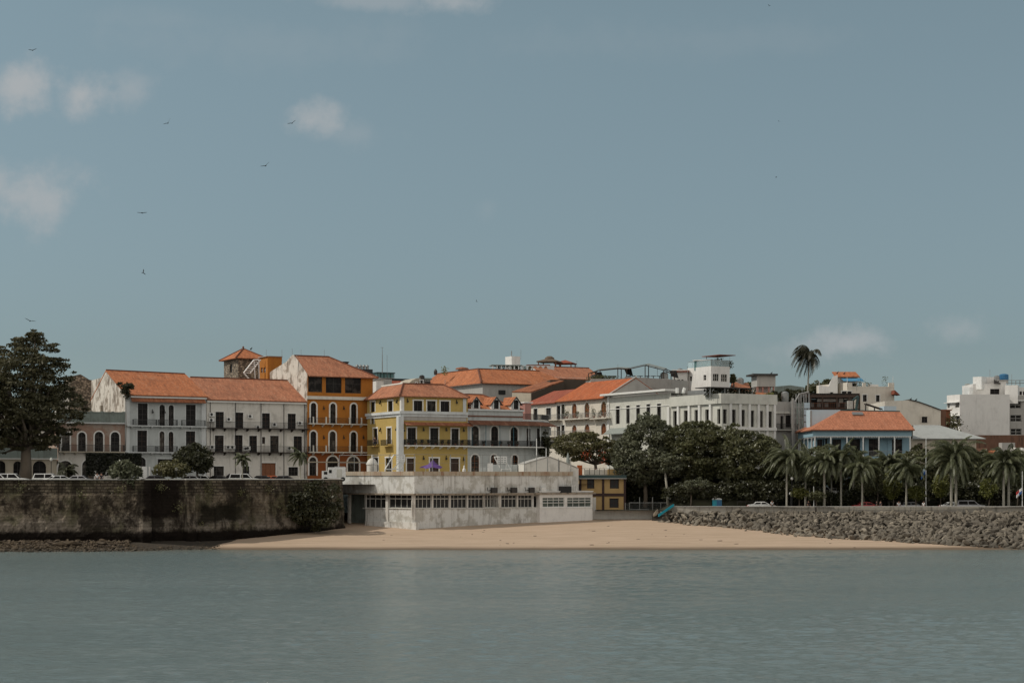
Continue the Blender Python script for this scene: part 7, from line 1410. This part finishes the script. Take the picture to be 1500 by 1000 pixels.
# ------------------------------------------------------------------ people
def person(label,px,Y,z,shirt='shirtd',trouser='jeans',facing=0,arm=0.15,h=1.72,group=None):
    if px > 985: Y = max(Y, rwY(px)+1.3)
    t_=thing('person',label,'person',group,(px_x(px,Y),Y,z)); t_.rotation_euler=(0,0,facing); s=h/1.72
    def skin(name,vs,es,rad,mat,root=0,parent=t_):
        me=bpy.data.meshes.new(name); me.from_pydata([tuple(Vector(v)*s) for v in vs],es,[]); me.materials.append(mat); o=bpy.data.objects.new(name,me); C.objects.link(o); o.parent=parent
        md=o.modifiers.new('skin','SKIN'); 
        for i,r_ in enumerate(rad): me.skin_vertices[0].data[i].radius=(r_[0]*s,r_[1]*s) if hasattr(r_,'__len__') else (r_*s,r_*s)
        me.skin_vertices[0].data[root].use_root=True; md.use_smooth_shade=True; sb=o.modifiers.new('sub','SUBSURF'); sb.levels=1; sb.render_levels=1; return o
    st=.12
    vs=[(0,0,.95),(0,0,1.15),(0,0,1.38),(0,0,1.5),(0,-.01,1.56),(0,0,1.66),(.1,0,.88),(.11,-st,.5),(.11,-st*.6,.08),(.11,-st*.6-.16,.03),(-.1,0,.88),(-.11,st*.6,.5),(-.11,st,.08),(-.11,st-.15,.03),(.2,0,1.4),(.26,-.02,1.12),(.27,-arm,.88),(.27,-arm-.03,.78),(-.2,0,1.4),(-.26,-.02,1.12),(-.27,-arm,.88),(-.27,-arm-.03,.78)]
    es=[(0,1),(1,2),(2,3),(3,4),(4,5),(0,6),(6,7),(7,8),(8,9),(0,10),(10,11),(11,12),(12,13),(2,14),(14,15),(15,16),(16,17),(2,18),(18,19),(19,20),(20,21)]
    rd=[(.14,.1),(.13,.09),(.15,.1),.055,.085,.085,.085,.06,.042,.04,.085,.06,.042,.04,.055,.043,.033,.035,.055,.043,.033,.035]
    me0=skin('body',vs,es,rd,K['skin'])
    skin('shirt',[(0,0,.93),(0,0,1.15),(0,0,1.4),(.2,0,1.4),(.25,-.02,1.17),(-.2,0,1.4),(-.25,-.02,1.17)],[(0,1),(1,2),(2,3),(3,4),(2,5),(5,6)],[(.165,.12),(.15,.11),(.165,.115),.075,.062,.075,.062],K[shirt],1)
    skin('trousers',[(0,0,.96),(.1,0,.88),(.11,-st,.5),(.11,-st*.6,.12),(-.1,0,.88),(-.11,st*.6,.5),(-.11,st,.12)],[(0,1),(1,2),(2,3),(0,4),(4,5),(5,6)],[(.155,.115),.1,.075,.06,.1,.075,.06],K[trouser])
    MB().lathe(Vector((0,.015,1.62*s)),[(.092*s,-.02),(.1*s,.04),(.085*s,.1),(.03*s,.135)],10).build('hair',K['hair'],t_); return t_
person('person in a white shirt standing behind the sea wall by the hedge',142.5,238.5,8.56,'shirtw','shirtd',0)
person('person in dark clothes behind the sea wall right of the white shirted one',148.5,241,8.56,'shirtd','shirtd',.5)
person('person in dark clothes leaning on the balcony rail of the yellow house left wing',549,290,px_z(654,290),'shirtd','shirtd',.3)
zpl=ztp-1.15
for px,Y,sh,lb in ((765,284,'shirtd','dark dressed person left of the red one on the plaza'),(770,285,'shirtd','dark dressed person nearest the red shirted one'),(778,284,'shirtr','person in a red top on the plaza below the rounded corner'),(786.5,286,'shirtd','dark dressed person beside the tall lamp pole'),(821,283,'shirtd','dark dressed person right behind the gable shed'),(873,284,'shirtw','person in white under the flame tree')):
    person(lb,px,Y,zpl+.6 if px<800 else 9.6,sh,'shirtd',rnd.uniform(-1,1))
for px,Y,sh,tr,lb in ((1184.5,256,'shirtd','shirtd','person in dark clothes walking behind the promenade wall left of the thick trunked palm'),(1316.5,255,'shirtw','jeans','person in white behind the promenade wall left of the short palm'),(1284,259,'shirtd','shirtd','dark dressed person under the trees near the red car'),(1290,259,'shirtd','jeans','dark dressed person rightmost of the pair near the red car'),(1131,262,'shirtw','shirtd','person in white left of the first palm'),(1353,254,'shirtw','shirtd','pale dressed person beside the round yellow green shrub')):
    person(lb,px,Y,4.37,sh,tr,rnd.uniform(-1.5,1.5))
# ------------------------------------------------------------------ flags, lamps
def flag(label,px,ytop,ybot,Y,w_,h_,fy,colors,pole_h=True,r_=.06):
    t_=thing('flagpole',label,'flag'); MB().tube([P(px,ybot,Y),P(px,ytop,Y)],[r_,r_*.6],7).build('pole',K['wpaint'],t_); a=P(px,fy,Y); q=[]
    for i in range(2):
        for j in range(2):
            m=MB(); n_=5
            for k in range(n_):
                u0=(i+k/n_)/2; u1=(i+(k+1)/n_)/2; f=lambda u,v: (a.x-u*w_*.75, a.y-.12*math.sin(u*9)*u, a.z-v*h_-u*h_*.9)
                m.poly([f(u0,j/2),f(u1,j/2),f(u1,(j+1)/2),f(u0,(j+1)/2)])
            m.build('flag_quarter',K[colors[i*2+j]],t_)
    return t_
K['flagblue']=plain('flag_blue',(.04,.13,.38),.9); K['flagred']=plain('flag_red',(.5,.05,.05),.9)
flag('tall white flagpole with a hanging blue and white flag before the zinc roof house',1356.5,641,742,262,1.0,1.1,682,('bluelite','flagblue','bluelite','flagblue'),r_=.08)
flag('flag with white, red and blue quarters at the right edge',1497.5,690,742,250,1.2,.85,713,('wpaint','flagblue','flagred','wpaint'))
flag('small red, white and blue flag in front of the white suv in the park',1192,712,742,262,.9,.6,721,('wpaint','flagblue','flagred','wpaint'))
for px,yt,Y,lb in ((75,672,243,'black street lamp beside the pink brick house'),(1160,700,264,'street lamp with white globe right of the first palm'),(1158,722,266,'low lamp with white globe behind the first palm'),(258,686,241,'small lamp behind the wall at the feathery shrub')):
    zb=8.56 if px<700 else 4.4; t_=thing('street_lamp',lb,'street lamp'); top=P(px,yt,Y); MB().tube([Vector((top.x,Y,zb)),Vector((top.x,Y,zb+.6)),Vector((top.x,Y,top.z-.3))],[.1,.06,.045],7).build('post',K['iron'],t_); MB().lathe(top-Vector((0,0,.3)),[(.06,0),(.2,.12),(.22,.28),(.14,.42),(.02,.5)],10).build('globe',K['wpaint'] if px>700 else K['lamp'],t_)
t_=thing('park_fence','long dark low railing along the park path behind the promenade','fence'); m=MB(); 
for x_ in range(1080,1500,6): m.bar(P(x_,742,270),P(x_,734.5,270),.03)
m.bar(P(1080,734.5,270),P(1500,734.5,270),.05); m.build('rail',K['frame'],t_)
for a,c_,lb in ((1080,1105,'long low grey park wall left of the white car'),(1128,1152,'low grey park wall left of the first palm trunk'),(1190,1300,'low grey park wall below the pickups')):
    simple_box('park_wall',lb,'wall',a,c_,733,742,273,.4,K['ruin2'],0,zb=3.5)
t_=thing('garden_gateway','pale gateway posts of the park building behind the white suv','gate'); m=MB()
for x_ in (1423,1431): m.box(px_x(x_,276),276,5,px_x(x_+5,276),276.4,px_z(716,276))
m.build('post',K['cream'],t_)
# ------------------------------------------------------------------ birds
def bird(label,px,py,Y,span,bank,head,flap=.12):
    t_=thing('bird',label,'bird',None,P(px,py,Y)); t_.rotation_euler=(0,bank,head); s=span/1.5
    MB().tube([Vector((0,-.33,.0))*s,Vector((0,-.25,.01))*s,Vector((0,-.1,0))*s,Vector((0,.12,0))*s,Vector((0,.3,0))*s],[.02*s,.05*s,.085*s,.07*s,.02*s],8).build('body',K['feather'],t_,smooth=True)
    for sg in (-1,1):
        m=MB(); up=[(0.04,-.1,.02),(.3,-.17,.02+flap),(.55,-.12,.03+flap*1.5),(.76,.0,.02+flap*2.1),(.74,.08,.02+flap*2.1),(.5,.12,.02+flap*1.3),(.25,.14,.01+flap*.8),(.04,.12,.01)]
        top=[Vector((a*sg,b_,c_+.008))*s for a,b_,c_ in up]; bot=[Vector((a*sg,b_,c_-.012))*s for a,b_,c_ in up]
        for q in ((0,1,6,7),(1,2,5,6),(2,3,4,5)): m.poly([top[i] for i in q]); m.poly([bot[i] for i in q[::-1]])
        for i in range(8): j=(i+1)%8; m.poly([top[i],bot[i],bot[j],top[j]])
        m.build('wing',K['feather'],t_)
    m=MB(); m.poly([Vector((-.05,.2,0))*s,Vector((.05,.2,0))*s,Vector((.11,.42,.0))*s,Vector((-.11,.42,0))*s]); m.poly([Vector((-.05,.2,-.015))*s,Vector((-.11,.42,-.015))*s,Vector((.11,.42,-.015))*s,Vector((.05,.2,-.015))*s]); m.build('tail',K['feather'],t_)
for px,py,Y,sp,bk,hd,fl_,lb in ((48,74,500,1.5,-.2,.3,.1,'dark soaring bird at the top left above the clouds'),(246,180.5,420,1.4,-.7,.4,.15,'dark banking bird right of the three small clouds'),(428,180.5,420,1.4,-.45,.2,.1,'dark bird in front of the small middle cloud'),(389,243,400,1.5,-.5,.5,.12,'dark bird below the small middle cloud'),(208,312,430,1.6,.0,.0,.03,'dark bird gliding level on the left'),(209.5,399.5,450,1.0,1.1,1.0,.3,'dark bird banking steeply, lower left sky'),(44,470,300,1.2,.25,.4,.08,'dark bird just above the big left tree'),(698,441.5,600,1.0,.9,.9,.3,'tiny bird in the middle of the sky'),(1127,9,600,1.2,.2,.5,.2,'tiny bird at the top right of the sky'),(1141,178,700,1.1,.3,.3,.2,'tiny faint bird in the right sky'),(1137,260,650,1.2,-.3,1.0,.2,'tiny faint bird below the other one in the right sky')):
    bird(lb,px,py,Y,sp*(1.6 if Y<600 else 1.0),bk,hd,fl_)
for px,py,Y,lb in ((1130,547,331,'black bird perched on the grey water tower'),(1334,585,311,'black bird perched on the pale gable ridge'),(1342,586,311,'second black bird perched on the pale gable, right of the first'),(1227,546,344,'black bird on the small tiled roof'),(1237,547,344,'second black bird on the small tiled roof'),(368,511,312,'black bird perched on the stone tower eave')):
    t_=thing('perched_bird',lb,'bird',None,P(px,py,Y)); MB().tube([(-.25,0,-.15),(-.1,0,0),(.08,0,.12),(.14,0,.28),(.22,0,.3)],[.04,.12,.1,.05,.02],7).build('body',K['feather'],t_,smooth=True); MB().bar((0,0,-.35),(0,0,-.05),.02).build('leg',K['feather'],t_)

for px_,y0_,y1_,Y_,lb in ((905,533,545,345,'thin antenna over the left part of the pergola'),(963,536,548,345,'thin antenna over the right part of the pergola'),(1007,536,548,350,'thin antenna at the left edge of the white tower'),(1069,523,537,350,'thin antenna at the right edge of the white tower'),(1103,545,552,331,'short antenna on the left end of the water tower slab'),(1450,541,554,341,'thin antenna on the stair head of the apartment block'),(1482,548,562,338,'thin antenna by the pipe railing on the apartment roof'),(1255,556,570,338,'thin antenna beside the blue awning'),(652,556,566,330,'short antenna above the yellow house roof'),(845,528,538,414,'thin antenna right of the tiled pavilion'),(763,512,524,402,'thin antenna on the white roof cube'),(1175,566,580,303,'thin antenna on top of the scaffold tower')):
    tag(MB().tube([P(px_,y1_+2,Y_),P(px_,y0_,Y_)],.035,4).build('whip_antenna',K['steel'],None),lb,'antenna')
for px_,py_,Y_,r_,lb in ((872,553,346,.9,'dark water drum at the left end of the pergola deck'),(973,549,346,.8,'grey water drum under the right end of the pergola'),(996,543,356,.7,'small grey drum on the white roof house'),(1084,557,356,.8,'grey drum beside the red tiled roof'),(1460,553,342,.6,'small grey drum left of the blue roof tank'),(1150,577,322,.7,'dark drum on the grey rear house roof'),(541,549,332,.8,'dark drum between the plant block and the white roof room'),(618,552,320,.5,'small drum on the curved gable house roof')):
    c_=P(px_,py_,Y_); tag(MB().lathe(c_-Vector((0,0,r_)),[(r_*.9,-.8),(r_,0),(r_,r_*1.3),(r_*.5,r_*1.7),(.1,r_*1.75)],12).build('roof_drum',K['steel' if 'grey' in lb else 'frame'],None),lb,'tank')
for i in range(46):
    q=rnd.uniform(520,1330); Y=rnd.uniform(229,262); x=px_x(q,Y)
    if Y>lerp_tab([(500,250),(607,250),(868,266),(985,262),(1100,250),(1330,232)],q)-3: continue
    o=bpy.data.objects.new('driftwood' if i%3 else 'pebble',base_me[i%8]); C.objects.link(o); r_=rnd.uniform(.06,.16); o.location=(x,Y,sand_z(x,Y)+r_*.3); o.scale=(r_*(3 if i%3 else 1.4),r_,r_*.7); o.rotation_euler=(0,0,rnd.uniform(-.6,.6))
    tag(o,'small dark piece of driftwood lying on the sand' if i%3 else 'small dark stone lying on the sand','driftwood' if i%3 else 'stone','driftwood scattered on the sand' if i%3 else 'stones scattered on the sand')

for i,(q,y_) in enumerate(((30,712),(118,722),(176,716),(236,712),(262,742),(305,716),(352,720),(392,714),(410,740),(290,768))):
    Y=swY(q)-(1.6 if q<207 else .9); t_=thing('wall_plant','small green tuft of weeds rooted in the sea wall masonry','plant','weeds on the sea wall'); m=MB(); c_=P(q,y_,Y)
    for _ in range(70): leafq(m,c_+Vector((rnd.gauss(0,.45),rnd.gauss(0,.15),rnd.gauss(0,.35)-.1)),.15,rnd)
    m.build('foliage',K['leaf_olive'],t_)
